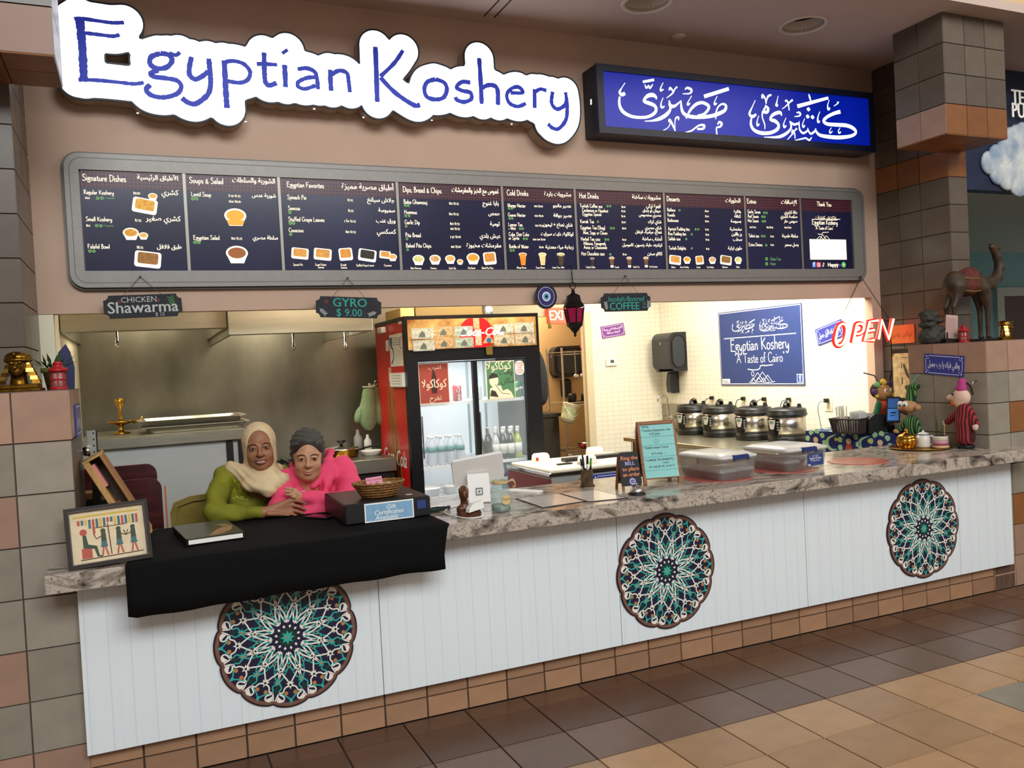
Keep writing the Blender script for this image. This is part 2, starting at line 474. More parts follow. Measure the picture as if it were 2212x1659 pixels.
# low tiled piers either side of the counter
P8 = .2032
def pier(name, x0, x1, y0, y1, z0, z1, gm=GROUTL):
    g = G(); g.box((x0 + .008, y0 + .008, z0), (x1 - .008, y1, z1 - .004)); return struct(g.make(name, gm))
zr = [P8 * i for i in range(9)]
pl = pier('wall_pier_left', -2.9, -.911, 0, .66, 0, 1.6256)
def pk_pl(i, j):
    if j == 7: return ROSE
    if j == 0: return ROSE
    if (i, j) in ((6, 2), (6, 5)): return ROSE
    return SLATE
tile_grid(pl, (0, .008, 0), (1, 0, 0), (0, 0, 1), [-.911 - P8 * i for i in range(9)][::-1], zr, pk_pl)
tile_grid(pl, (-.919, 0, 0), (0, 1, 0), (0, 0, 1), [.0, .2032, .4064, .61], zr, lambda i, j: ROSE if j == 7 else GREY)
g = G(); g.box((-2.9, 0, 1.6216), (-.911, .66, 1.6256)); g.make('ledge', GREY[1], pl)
pr = pier('wall_pier_right', 4.367, 5.4, 0, .61, 0, 1.6256)
def pk_pr(i, j):
    if j == 7: return ROSE
    if j <= 1: return ROSE
    if (i, j) in ((1, 5), (1, 2)): return RUST
    return SLATE
tile_grid(pr, (0, .008, 0), (1, 0, 0), (0, 0, 1), [4.367 + P8 * i for i in range(6)], zr, pk_pr)
tile_grid(pr, (4.375, 0, 0), (0, -1, 0), (0, 0, 1), [-.61, -.4064, -.2032, 0], zr, lambda i, j: ROSE if j == 7 else SLATE)
g = G(); g.box((4.367, 0, 1.6216), (5.4, .61, 1.6256)); g.make('ledge', ROSE[1], pr)

# full-height tiled columns behind the piers and the boxed beams above
zc = [1.6256 + P8 * i for i in range(11)] + [3.84]
cl = pier('wall_column_left', -2.9, -1.12, .66, 1.28, 1.61, 3.84)
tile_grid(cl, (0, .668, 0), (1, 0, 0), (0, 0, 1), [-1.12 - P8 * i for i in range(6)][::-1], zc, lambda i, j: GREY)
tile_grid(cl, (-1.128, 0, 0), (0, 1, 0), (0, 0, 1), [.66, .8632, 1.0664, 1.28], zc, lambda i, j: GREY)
cr = pier('wall_column_right', 4.85, 5.04, .61, 1.28, 0, 3.84)
zc2 = [P8 * i for i in range(19)]
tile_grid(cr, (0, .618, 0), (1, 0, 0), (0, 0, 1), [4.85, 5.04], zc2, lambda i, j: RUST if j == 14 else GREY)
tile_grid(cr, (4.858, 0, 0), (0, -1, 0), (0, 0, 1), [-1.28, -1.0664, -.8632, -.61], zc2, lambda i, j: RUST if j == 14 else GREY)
zb = [3.03, 3.2325, 3.435, 3.6375, 3.84]
bl = pier('wall_beam_left', -2.9, -.90, .24, .66, 3.03, 3.845)
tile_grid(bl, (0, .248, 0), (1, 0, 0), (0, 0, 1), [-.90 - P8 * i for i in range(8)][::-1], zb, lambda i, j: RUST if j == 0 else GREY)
tile_grid(bl, (-.908, 0, 0), (0, 1, 0), (0, 0, 1), [.24, .45, .66], zb, lambda i, j: SLATE)
tile_grid(bl, (0, 0, 3.034), (1, 0, 0), (0, -1, 0), [-.90 - P8 * i for i in range(8)][::-1], [-.66, -.45, -.24], lambda i, j: RUST)
br = pier('wall_beam_right', 4.39, 4.99, .24, .65, 3.03, 3.845)
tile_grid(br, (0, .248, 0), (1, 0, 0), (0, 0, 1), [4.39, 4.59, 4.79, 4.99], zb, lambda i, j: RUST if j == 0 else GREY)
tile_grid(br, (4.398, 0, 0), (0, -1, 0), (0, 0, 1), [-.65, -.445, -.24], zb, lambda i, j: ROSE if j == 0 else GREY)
tile_grid(br, (0, 0, 3.034), (1, 0, 0), (0, -1, 0), [4.39, 4.59, 4.79, 4.99], [-.65, -.445, -.24], lambda i, j: RUST)

# plaster fascia over the opening, with its pilaster returns
PLA = mat('fascia_paint', 'bfa08a', .62, noise=.05, ns=3, bump=.02, bs=150)
g = G(); g.box((-1.12, 1.28, 2.025), (4.858, 1.36, 3.84))
g.box((4.76, 1.28, 0), (4.858, 1.36, 2.025))
struct(g.make('wall_fascia', PLA))
# soffit ceiling of the shop front and the bulkhead above it
CEI = mat('ceiling_paint', 'c9b3a6', .8, noise=.05, ns=2, bump=.02, bs=150)
def circ(cx, cy, r, n=28): return [(cx + r * math.cos(2 * PI * i / n), cy + r * math.sin(2 * PI * i / n)) for i in range(n)]
g = G(); g.prism([(-3, .09), (12, .09), (12, 1.4), (-3, 1.4)], 3.84, 3.9, [circ(2.37, .70, .135), circ(3.62, .70, .135)])
ceil = struct(g.make('ceiling', CEI))
g = G(); g.box((-3, .09, 3.9), (12, .16, 5.6)); struct(g.make('wall_bulkhead', mat('bulkhead_warm_light', 'd9b98f', .8, noise=.06, ns=2)))  # warm light falling on the bulkhead is put into its colour
g = G(); g.box((-3, .3, 3.95), (12, 1.4, 4.0)); g.make('void_deck', mat('void_dark', '2a2624', .9), ceil)
g = G(); g.box((1.462, .85, 3.8385), (1.472, 1.18, 3.8405)); g.box((1.532, .85, 3.8385), (1.542, 1.18, 3.8405)); struct(g.make('trim_2', mat('slot_dark', '3b3430', .9)))
for cx, w in ((2.37, 'over the glowing white sign'), (3.62, 'near the tiled beam')):
    o = thing('recessed_light', 'unlit white-rimmed recessed ceiling light ' + w, 'ceiling light', (cx, .70, 3.84), 0, 'recessed ceiling lights')
    g = G(); g.lathe([(.165, .002), (.165, -.006), (.150, -.010), (.137, -.004), (.134, .03), (.12, .075)], (cx, .70, 3.84), 32, caps=False); g.make('rim', mat('can_rim', 'd8cabb', .4), o, True)
    g = G(); g.lathe([(.1215, .072), (.11, .15), (.06, .17), (.0, .17)], (cx, .70, 3.84), 24, caps=False); g.make('reflector', mat('can_inside', '4b443f', .35, .5), o, True)
g = G(); g.lathe([(.052, 0), (.052, -.008), (.035, -.016), (.0, -.018)], (2.883, 1.10, 3.84), 24); tag(g.make('sprinkler_cap', mat('can_rim'), None, True), 'small round white sprinkler cap between the two recessed lights', 'sprinkler')

# kitchen shell
WT = mat('white_wall_tile', 'e6e2d2', .25)
N, L, b = nodes(WT)
tc = N.new('ShaderNodeTexCoord'); mp = N.new('ShaderNodeMapping'); bt = N.new('ShaderNodeTexBrick')
mp.inputs['Rotation'].default_value = (PI / 2, 0, 0)
L(tc.outputs['Object'], mp.inputs[0])
sp = N.new('ShaderNodeSeparateXYZ'); cb = N.new('ShaderNodeCombineXYZ'); ad = N.new('ShaderNodeMath'); ad.operation = 'ADD'
L(tc.outputs['Object'], sp.inputs[0]); L(sp.outputs[0], ad.inputs[0]); L(sp.outputs[1], ad.inputs[1]); L(ad.outputs[0], cb.inputs[0]); L(sp.outputs[2], cb.inputs[1])
L(cb.outputs[0], bt.inputs['Vector'])
bt.offset = 0; bt.inputs['Scale'].default_value = 1; bt.inputs['Brick Width'].default_value = .075; bt.inputs['Row Height'].default_value = .0508
bt.inputs['Mortar Size'].default_value = .0022; bt.inputs['Mortar Smooth'].default_value = .1
for k, c in (('Color1', 'efeadb'), ('Color2', 'ebe6d6'), ('Mortar', 'd6d0bd')): bt.inputs[k].default_value = lin(c) + (1,)
L(bt.outputs['Color'], b.inputs['Base Color'])
bp = N.new('ShaderNodeBump'); bp.inputs['Strength'].default_value = .4; bp.inputs['Distance'].default_value = .002; bp.invert = True
L(bt.outputs['Fac'], bp.inputs['Height']); L(bp.outputs[0], b.inputs['Normal'])
CRM = mat('cream_wall', 'e3dcc0', .55, noise=.04, ns=4)
SS = mat('brushed_steel', 'a9a595', .33, .92, noise=.16, ns=5, bump=.015, bs=60, stretch=(1, 1, 12))
SSD = mat('steel_backsplash', '9a9482', .36, .9, noise=.25, ns=2.2, c2='6f6a5a', bump=.02, bs=30, stretch=(1, 1, .4))
g = G(); g.box((4.76, 1.36, 0), (4.86, 4.43, 2.8)); struct(g.make('wall_kitchen_right', WT))
g = G(); g.box((3.80, 4.33, 0), (4.76, 4.43, 2.8)); struct(g.make('wall_kitchen_back', WT))
g = G(); g.box((2.1, 4.33, 2.13), (3.80, 4.43, 2.8)); g.box((2.1, 4.33, 0), (2.7, 4.43, 2.13)); struct(g.make('wall_kitchen_lintel', CRM))
g = G(); g.box((3.775, 4.29, 0), (3.86, 4.34, 2.16)); struct(g.make('trim_3', mat('door_casing', 'cfc3a6', .5)))
g = G(); g.box((-1.12, 1.285, 0), (-1.05, 1.36, 2.025)); g.box((-1.13, 1.36, 0), (-1.05, 3.15, 2.8)); struct(g.make('wall_kitchen_left', CRM))
g = G(); g.box((-1.05, 3.07, 0), (2.2, 3.15, 2.8)); struct(g.make('wall_backsplash', SSD))
g = G(); g.box((2.12, 3.15, 0), (2.2, 4.33, 2.8)); struct(g.make('wall_kitchen_inner', CRM))
g = G(); g.box((-1.13, 1.36, 2.75), (4.86, 6.5, 2.85)); struct(g.make('ceiling_kitchen', mat('kitchen_ceiling', 'e4dfcc', .7)))
g = G(); g.box((2.1, 6.1, 0), (5.2, 6.2, 2.8)); g.box((5.1, 4.43, 0), (5.2, 6.1, 2.8)); g.box((2.1, 4.43, 0), (2.16, 6.1, 2.8)); struct(g.make('wall_back_room', mat('back_room_paint', 'd9b98a', .6, noise=.06, ns=3)))
for (cx, cy, sx, sy) in ((4.05, 1.95, .6, 1.2), (3.9, 3.4, .6, 1.0), (1.6, 1.66, 1.2, .34)):  # unseen panels, assumed from the brightness of the kitchen walls
    o = thing('troffer', 'assumed flat fluorescent ceiling panel in the kitchen ceiling at x %.1f' % cx, 'ceiling light', (cx, cy, 2.75), 0, 'assumed kitchen ceiling panels')
    o['label'] = {4.05: 'assumed fluorescent ceiling panel above the steel side counter, hidden by the fascia', 3.9: 'assumed fluorescent ceiling panel above the hand sink, hidden by the fascia', 1.6: 'assumed fluorescent ceiling panel above the drinks fridge, hidden by the fascia'}[cx]
    g = G(); g.prism([(cx - sx / 2, cy - sy / 2), (cx + sx / 2, cy - sy / 2), (cx + sx / 2, cy + sy / 2), (cx - sx / 2, cy + sy / 2)], 2.68, 2.75); g.make('housing', mat('troffer_white', 'e6e6e0', .4), o)
    g = G(); g.box((cx - sx / 2 + .04, cy - sy / 2 + .04, 2.672), (cx + sx / 2 - .04, cy + sy / 2 - .04, 2.68)); g.make('diffuser', mat('troffer_glow', 'fff6dc', .5, emit=3), o)

# neighbouring unit beyond the right-hand column
yn = .95
g = G(); g.box((5.2, yn, 2.843), (9, yn + .1, 3.84)); nb = tag(g.make('shop_sign_board', mat('navy_board', '1d2c4d', .5, noise=.35, ns=1.5, c2='131a2e')), 'dark blue shop sign board with a cloud picture beyond the column', 'sign board')
g = G(frame((0, yn, 0))); 
for x, z, r in ((0, 0, .10), (.10, .04, .12), (.2, .08, .13), (.27, .16, .15), (.36, .2, .14), (.45, .12, .17), (.3, -.02, .15), (.2, -.1, .12), (.34, -.14, .13), (.46, -.06, .16), (.1, -.07, .11), (.6, .1, .2), (.75, .05, .2), (.62, -.1, .17), (.42, .26, .1)):
    X0, Z0 = 5.734, 3.063
    g.ell((X0 + x, Z0 + z, .01), (r, r, .03), 16, 6)
g.make('cloud_picture', mat('cloud_print', 'e6e8e0', .7, noise=.5, ns=6, c2='8fa3bb'), nb, True)
g = G(frame((0, yn - .04, 0)))
txt(g, 'TE', 5.991, 3.552, .17, 0, sx=.8, bold=.006); txt(g, 'PU', 5.991, 3.443, .17, 0, sx=.8, bold=.006)
g.make('lettering', mat('raised_letters', 'e9e6dc', .5, emit=.25), nb)
TEAL = mat('teal_wall', '7fb0b4', .6, noise=.05, ns=2)
g = G(); g.box((5.04, 4.3, 0), (12, 4.4, 3.7)); g.make('dummy', TEAL); wall_n = col.objects['dummy']; wall_n.name = 'wall_neighbour'; struct(wall_n)
g = G(); g.box((5.2, yn + .1, 2.843), (12, 4.3, 2.843+.08)); struct(g.make('ceiling_neighbour', mat('neigh_ceiling', 'cfd3c6', .8)))
g = G(); g.box((5.04, 1.28, 0), (5.14, 4.3, 3.0)); struct(g.make('wall_neighbour_side', TEAL))
x0, z0 = 10.379, 2.233
d = thing('door_1', 'brown wooden door in a pale frame behind the camel statue', 'door', (x0 + .45, 4.28, 0)); del d['category']; del d['label']; struct(d)
g = G(); g.box((x0, 4.27, 0), (x0 + .95, 4.30, z0)); g.make('leaf', mat('door_wood', '4f3526', .45, noise=.3, ns=6, stretch=(8, 1, .6)), d)
g = G(); g.box((x0 - .14, 4.25, 0), (x0, 4.30, z0 + .12)); g.box((x0, 4.25, z0), (x0 + .95, 4.30, z0 + .12)); g.make('frame', mat('door_frame_pale', 'b9c0b4', .5), d)
# surfaces behind the photographer that close the food court
g = G(); g.box((-3.1, -6.5, 0), (-3.0, 6.5, 5.6)); struct(g.make('wall_court_left', mat('court_paint', 'b7a596', .8)))


# ================================================================ COUNTER
WP = mat('white_panel', 'dfe6e8', .38)
N, L, b = nodes(WP)
tc = N.new('ShaderNodeTexCoord'); sp = N.new('ShaderNodeSeparateXYZ'); L(tc.outputs['Object'], sp.inputs[0])
mo = N.new('ShaderNodeMath'); mo.operation = 'PINGPONG'; mo.inputs[1].default_value = .041; L(sp.outputs[0], mo.inputs[0])
nz = N.new('ShaderNodeTexNoise'); nz.inputs['Scale'].default_value = 3; mpp = N.new('ShaderNodeMapping'); mpp.inputs['Scale'].default_value = (18, 1, .5); L(tc.outputs['Object'], mpp.inputs[0]); L(mpp.outputs[0], nz.inputs[0])
rp = N.new('ShaderNodeValToRGB'); rp.color_ramp.elements[0].position = .0; rp.color_ramp.elements[1].position = .003
rp.color_ramp.elements[0].color = lin('d2dade') + (1,); rp.color_ramp.elements[1].color = lin('e2e9eb') + (1,)
mx = N.new('ShaderNodeMix'); mx.data_type = 'RGBA'; mx.blend_type = 'MULTIPLY'; mx.inputs[0].default_value = .10
L(mo.outputs[0], rp.inputs[0]); L(rp.outputs[0], mx.inputs[6]); L(nz.outputs['Color'], mx.inputs[7]); L(mx.outputs[2], b.inputs['Base Color'])
sc_ = thing('service_counter', 'white panelled service counter front decorated with three round mosaics', 'counter', (1.8, -.02, .16))
xs = [-.925, .284, 1.536, 2.766, 4.006, 4.5]
for i in range(5):
    g = G(); g.box((xs[i] + .0015, -.042, .166), (xs[i + 1] - .0015, -.004, .855), .0015); g.make('panel', WP, sc_)

GR = mat('granite_laminate', 'b5aa9b', .17, spec=.6)
N, L, b = nodes(GR)
tc = N.new('ShaderNodeTexCoord'); mp = N.new('ShaderNodeMapping'); mp.inputs['Rotation'].default_value = (.3, .5, .6); mp.inputs['Scale'].default_value = (1, 2.2, 1.6)
L(tc.outputs['Object'], mp.inputs[0])
n1 = N.new('ShaderNodeTexNoise'); n1.inputs['Scale'].default_value = 6; n1.inputs['Detail'].default_value = 8; n1.inputs['Roughness'].default_value = .62; n1.inputs['Distortion'].default_value = 1.0
L(mp.outputs[0], n1.inputs[0])
r1 = N.new('ShaderNodeValToRGB'); e = r1.color_ramp.elements
e[0].position = .34; e[0].color = lin('38322c') + (1,); e[1].position = .72; e[1].color = lin('d8cfc1') + (1,)
for p_, c in ((.44, '857a6e'), (.52, 'b9ac9d'), (.60, '9d9085')): x = e.new(p_); x.color = lin(c) + (1,)
L(n1.outputs['Fac'], r1.inputs[0])
n2 = N.new('ShaderNodeTexNoise'); n2.inputs['Scale'].default_value = 70; n2.inputs['Detail'].default_value = 3; L(tc.outputs['Object'], n2.inputs[0])
r2 = N.new('ShaderNodeValToRGB'); r2.color_ramp.elements[0].position = .32; r2.color_ramp.elements[1].position = .40; r2.color_ramp.elements[0].color = (.05, .045, .04, 1); r2.color_ramp.elements[1].color = (1, 1, 1, 1)
L(n2.outputs['Fac'], r2.inputs[0])
mx = N.new('ShaderNodeMix'); mx.data_type = 'RGBA'; mx.blend_type = 'MULTIPLY'; mx.inputs[0].default_value = .75
L(r1.outputs[0], mx.inputs[6]); L(r2.outputs[0], mx.inputs[7]); L(mx.outputs[2], b.inputs['Base Color'])
CT = .929
ct = thing('countertop', 'long mottled grey and cream stone-look countertop', 'countertop', (1.8, .2, .857))
g = G(); g.box((-1.02, -.188, .857), (2.10, -.0, CT), .003); g.box((-.905, -.0, .857), (2.10, .63, CT), .003); g.make('slab', GR, ct)
g = G(); g.box((2.1005, -.188, .857), (4.62, -.0, CT), .003); g.box((2.1005, -.0, .857), (4.362, .63, CT), .003); g.make('slab', GR, ct)

# ---- round mosaics
NAVY = mat('mosaic_navy', '191a35', .4); RIM = mat('mosaic_rim', '7d5749', .45, noise=.3, ns=60); MW = mat('mosaic_white', 'e8e2d6', .45); MT = mat('mosaic_teal', '2fa79c', .4); MO = mat('mosaic_orange', 'b87742', .45); MG = mat('mosaic_green', '12352a', .4); MD = mat('mosaic_dark', '27171f', .45)
def mosaic(cx, cz, label):
    o = thing('mosaic_roundel', label, 'wall ornament', (cx, -.042, cz), 0, 'round mosaics on the counter front')
    F = frame((cx, -.042, cz)); R0 = .305
    def sca(r, d=.045): return [(R0 * r * (1 - d * (1 - abs(math.cos(6 * a)) ** .6)) * math.cos(a), R0 * r * (1 - d * (1 - abs(math.cos(6 * a)) ** .6)) * math.sin(a)) for a in [2 * PI * i / 144 for i in range(144)]]
    def pol(r, t, k): a = math.radians(t + 30 * k); return (R0 * r * math.cos(a), R0 * r * math.sin(a))
    g = G(F); g.prism(sca(1), 0, .006); g.make('backing', MD, o)
    g = G(F); g.prism(sca(.975), .006, .008, [sca(.925)[::-1]]); g.make('rim', RIM, o)
    g = G(F); g.prism(sca(.915), .006, .0075); g.make('ground', NAVY, o)
    gw, gt, go, gg = G(F), G(F), G(F), G(F)
    z0, z1 = .0075, .0088; w = .0060
    WH = [[(.22, 5), (.27, 9.5), (.36, 14), (.46, 15)], [(.24, 0), (.33, 3.5), (.45, 10.5), (.55, 14.2), (.66, 15)], [(.46, 15), (.54, 9), (.60, 4), (.68, 0)], [(.68, 0), (.72, 6), (.78, 8), (.80, 12), (.90, 14)], [(.80, 12), (.845, 6.5), (.90, 7), (.91, 11), (.87, 13)]]
    TE = [[(.26, 7), (.33, 4), (.40, 0)], [(.40, 0), (.50, 6), (.58, 9.5), (.64, 15)], [(.64, 15), (.71, 10), (.78, 11.5), (.84, 4), (.90, 0)], [(.26, 8), (.38, 12.5), (.50, 6)]]
    for k in range(12):
        for sg in (1, -1):
            for P in WH: gw.stroke(smooth([pol(r, t * sg, k) for r, t in P], 4), w, z0, z1)
            for P in TE: gt.stroke(smooth([pol(r, t * sg, k) for r, t in P], 4), w * .95, z0, z1 - .0003)
            go.disc(pol(.795, 4.6 * sg, k), .0088, z0, 10, None, z1)
        a = math.radians(30 * k)
        def petal(g, r, t, n, s, hole): 
            c = pol(r, t, k)
            pts = []
            for i in range(2 * n):
                q = a + PI * i / n; rr = s if i % 2 == 0 else s * .45
                pts.append((c[0] + rr * math.cos(q), c[1] + rr * math.sin(q)))
            g.prism(pts, z0, z1 + .0002)
            (go if g is gt else gg).disc(c, s * .30, z1 + .0002, 8, None, z1 + .0006)
        petal(gw, .68, 0, 6, .019, 1); petal(gt, .64, 15, 5, .019, 1); petal(gw, .46, 15, 5, .017, 1)
        for (r, t, s, g_) in ((.235, 0, .010, gw), (.265, 7.5, .008, gt), (.265, -7.5, .008, gt), (.905, 0, .012, gt)):
            c = pol(r, t, k); q = math.radians(30 * k + t)
            g_.prism([(c[0] + s * math.cos(q), c[1] + s * math.sin(q)), (c[0] - s * .6 * math.sin(q), c[1] + s * .6 * math.cos(q)), (c[0] - s * math.cos(q), c[1] - s * math.sin(q)), (c[0] + s * .6 * math.sin(q), c[1] - s * .6 * math.cos(q))], z0, z1 + .0003)
        for sg in (1, -1):   # leaf in each scallop
            P = [pol(.80, 9 * sg, k), pol(.885, 5 * sg, k), pol(.90, 13 * sg, k)]
            if sg < 0: P.reverse()
            gw.prism([pol(.83, 12.5 * sg, k), pol(.87, 9.5 * sg, k), pol(.90, 6 * sg, k), pol(.91, 8 * sg, k), pol(.895, 12 * sg, k)][::sg], z0, z1 + .0001)
        go.disc(pol(.41, 0, k), .0085, z0, 10, None, z1 - .0006)
        gg.prism([pol(.70, 15, k), pol(.75, 12.5, k), pol(.80, 15, k), pol(.75, 17.5, k)], z0, z0 + .0006)
        gg.prism([pol(.33, 15, k), pol(.37, 12.5, k), pol(.42, 15, k), pol(.37, 17.5, k)], z0, z0 + .0006)
        gw.prism([pol(.135, 15, k), pol(.16, 8, k), pol(.185, 15, k), pol(.16, 22, k)], z0, z1 - .0004)
    gg.disc((0, 0), R0 * .125, z0, 16, None, z1)
    pts = [(R0 * (.10 if i % 2 == 0 else .055) * math.cos(PI * i / 8), R0 * (.10 if i % 2 == 0 else .055) * math.sin(PI * i / 8)) for i in range(16)]
    gt.prism(pts, z1, z1 + .0006); go.disc((0, 0), .006, z1 + .0006, 10, None, z1 + .001)
    gw.make('white_tracery', MW, o, kind='stuff'); gt.make('teal_tracery', MT, o, kind='stuff'); go.make('orange_bosses', MO, o, kind='stuff'); gg.make('green_inlay', MG, o, kind='stuff')
    return o
m0 = mosaic(-.128, .505, 'round scalloped mosaic roundel half covered by the black cloth')
dup(m0, None, (1.822, -.042, .510), None, 'round scalloped mosaic roundel in the middle of the counter front, below the bell')
dup(m0, None, (3.690, -.042, .500), None, 'round scalloped mosaic roundel at the far right of the counter front')

# ---- black cloth over the left part of the counter
CL = mat('black_cloth', '101010', .95, noise=.25, ns=90, bump=.12, bs=260, spec=.15)
prof = [(.60, .9325), (.30, .9325), (.0, .9325), (-.17, .9325), (-.192, .929), (-.198, .915), (-.199, .86), (-.201, .80), (-.202, .745)]
nx = 40; vs = []; fs = []
for i in range(nx + 1):
    t = i / nx
    for j, (y, z) in enumerate(prof):
        x0 = -.742 + (.11 if j == 0 else .07 if j == 1 else .02 if j == 2 else 0); x1 = .588 - (.0 if j < 5 else .012 * (j - 4) if j < 8 else .035)
        x = x0 + (x1 - x0) * t
        zz = z; yy = y
        if j >= 5:
            zz = z - (.022 * (1 - t) if j == 8 else 0) + .003 * math.sin(t * 31) * (j - 4) / 4 - (.018 * max(0, (t - .55)) if j == 8 else 0)
            yy = y - .004 * (1 + math.sin(t * 17 + j * .4)) * (j - 4) / 4
            if j == 8 and t < .02: zz += .012
        else: zz += .0012 * math.sin(t * 23 + j)
        vs.append((x, yy, zz))
n = len(prof)
for i in range(nx):
    for j in range(n - 1): fs.append((i * n + j, i * n + j + 1, (i + 1) * n + j + 1, (i + 1) * n + j))
g = G(); g.add(vs, fs)
o = g.make('counter_cloth', CL, None, True); o.modifiers.new('sol', 'SOLIDIFY').thickness = .002
tag(o, 'plain black cloth draped over the left end of the counter', 'cloth')

# ================================================================ SIGNS ON THE FASCIA
SIGN = ((.036,((-.831,3.554),(-.829,3.479),(-.827,3.401),(-.828,3.319),(-.829,3.237))),(.018,((-.857,3.545),(-.821,3.551),(-.744,3.548),(-.676,3.546),(-.62,3.554))),(.018,((-.813,3.478),(-.732,3.476),(-.68,3.475),(-.645,3.486))),(.018,((-.855,3.231),(-.764,3.236),(-.661,3.234),(-.591,3.232),(-.541,3.243))),(.024,((-.449,3.408),(-.497,3.384),(-.503,3.344),(-.468,3.325),(-.421,3.337),(-.393,3.375),(-.409,3.404),(-.449,3.408))),(.018,((-.405,3.416),(-.373,3.406),(-.35,3.424))),(.023,((-.465,3.317),(-.502,3.298),(-.492,3.28),(-.428,3.276),(-.374,3.268),(-.354,3.238),(-.378,3.197),(-.445,3.172),(-.506,3.178),(-.532,3.207),(-.509,3.234))),(.024,((-.292,3.405),(-.306,3.348),(-.307,3.305),(-.281,3.284),(-.246,3.301),(-.21,3.332))),(.025,((-.203,3.404),(-.201,3.335),(-.201,3.267),(-.216,3.211),(-.255,3.17),(-.292,3.148),(-.327,3.155),(-.355,3.176))),(.027,((-.122,3.402),(-.123,3.283),(-.123,3.214),(-.122,3.138))),(.021,((-.116,3.394),(-.071,3.403),(-.018,3.391),(.013,3.351),(-.002,3.306),(-.045,3.285),(-.11,3.288))),(.025,((.096,3.467),(.092,3.367),(.094,3.302),(.115,3.284),(.156,3.301))),(.02,((.052,3.398),(.096,3.402),(.165,3.404))),(.026,((.206,3.408),(.206,3.338),(.204,3.281))),(.02,((.196,3.471),(.228,3.496))),(.022,((.278,3.389),(.329,3.4),(.373,3.385),(.386,3.35),(.389,3.284))),(.021,((.375,3.352),(.331,3.345),(.281,3.319),(.275,3.292),(.313,3.28),(.377,3.305))),(.025,((.466,3.404),(.464,3.344),(.465,3.281))),(.023,((.471,3.376),(.518,3.403),(.563,3.393),(.571,3.344),(.575,3.282))),(.026,((.744,3.565),(.741,3.407),(.737,3.237))),(.023,((.914,3.561),(.855,3.479),(.765,3.391))),(.026,((.764,3.385),(.851,3.301),(.963,3.236),(1.003,3.242))),(.024,((1.112,3.405),(1.057,3.383),(1.036,3.337),(1.051,3.292),(1.105,3.281),(1.158,3.298),(1.182,3.349),(1.166,3.389),(1.112,3.405))),(.023,((1.34,3.404),(1.285,3.403),(1.246,3.368),(1.282,3.349),(1.336,3.341),(1.341,3.303),(1.292,3.28),(1.245,3.289),(1.236,3.307))),(.026,((1.408,3.563),(1.41,3.423),(1.409,3.276))),(.026,((1.418,3.379),(1.472,3.4),(1.52,3.381),(1.52,3.278))),(.022,((1.611,3.363),(1.698,3.37),(1.671,3.403),(1.62,3.39),(1.585,3.348),(1.6,3.297),(1.657,3.279),(1.716,3.303))),(.025,((1.783,3.4),(1.777,3.278))),(.022,((1.79,3.384),(1.824,3.403),(1.868,3.397))),(.024,((1.913,3.394),(1.901,3.32),(1.937,3.283),(1.991,3.307),(2.012,3.342))),(.023,((2.007,3.398),(2.014,3.315),(2.001,3.221),(1.945,3.157),(1.9,3.157),(1.867,3.182))))
def segs_dist(strokes, X, Z):
    D = np.full(X.shape, 9.)
    for w, p in strokes:
        for (ax, az), (bx, bz) in zip(p[:-1], p[1:]):
            dx, dz = bx - ax, bz - az; l = dx * dx + dz * dz or 1e-9
            t = np.clip(((X - ax) * dx + (Z - az) * dz) / l, 0, 1)
            D = np.minimum(D, np.hypot(X - ax - t * dx, Z - az - t * dz) - w * .5)
    return D
def contour(D, x0, z0, h, lev):
    """closed iso-lines of a grid (marching squares)"""
    E = {}
    F = D - lev
    def pt(i, j, k, l):
        a, b_ = F[j, i], F[l, k]; t = a / (a - b_)
        return (x0 + h * (i + t * (k - i)), z0 + h * (j + t * (l - j)))
    nz_, nx_ = F.shape
    for j in range(nz_ - 1):
        for i in range(nx_ - 1):
            c = [(i, j), (i + 1, j), (i + 1, j + 1), (i, j + 1)]
            s = [F[q[1], q[0]] < 0 for q in c]
            if all(s) or not any(s): continue
            st, en = [], []
            for k in range(4):
                a, b_ = c[k], c[(k + 1) % 4]
                if s[k] and not s[(k + 1) % 4]: st.append((a, b_))
                if not s[k] and s[(k + 1) % 4]: en.append((a, b_))
            for a, b_ in zip(st, en): E[frozenset(b_)] = (frozenset(a), pt(*b_[0], *b_[1]))
    loops = []
    while E:
        k0 = next(iter(E)); k = k0; lp = []
        while k in E:
            nk, p = E.pop(k); lp.append(p); k = nk
        if len(lp) > 8: loops.append(lp)
    return loops
ST = []
for w, p in SIGN:
    ST.append((w, smooth(p, 5)))
h = .012
gx = np.arange(-1.1, 2.35, h); gz = np.arange(2.75, 4.2, h)
X_, Z_ = np.meshgrid(gx, gz)
loops = contour(segs_dist(ST, X_, Z_), gx[0], gz[0], h, .088)
loops.sort(key=lambda l: -len(l))
outer = [loops[0]]; holes = []
def area2(l): return sum(l[i][0] * l[(i + 1) % len(l)][1] - l[(i + 1) % len(l)][0] * l[i][1] for i in range(len(l)))
holes = [l for l in loops[1:] if area2(l) * area2(loops[0]) < 0]
sg = thing('shop_sign', 'large glowing white cloud-shaped shop sign reading Egyptian Koshery in blue letters', 'shop sign', (.6, 1.28, 3.2))
F = frame((0, 1.28, 0))
g = G(F); g.prism(outer[0], 0, .122, holes); g.make('can', mat('sign_return', 'a5927f', .5), sg)
g = G(F)
for l in outer + holes: g.stroke(l, .010, .118, .130, True)
g.make('edge_trim', mat('sign_trim', '14121f', .5), sg)
g = G(F); g.prism(outer[0], .123, .127, holes); g.make('face', mat('sign_face', 'ffffff', .4, emit=1.6, ec='e9f0ff'), sg)
random.seed(5)
BL = mat('sign_blue', '0a2496', .5, emit=.30, ec='061ea8')
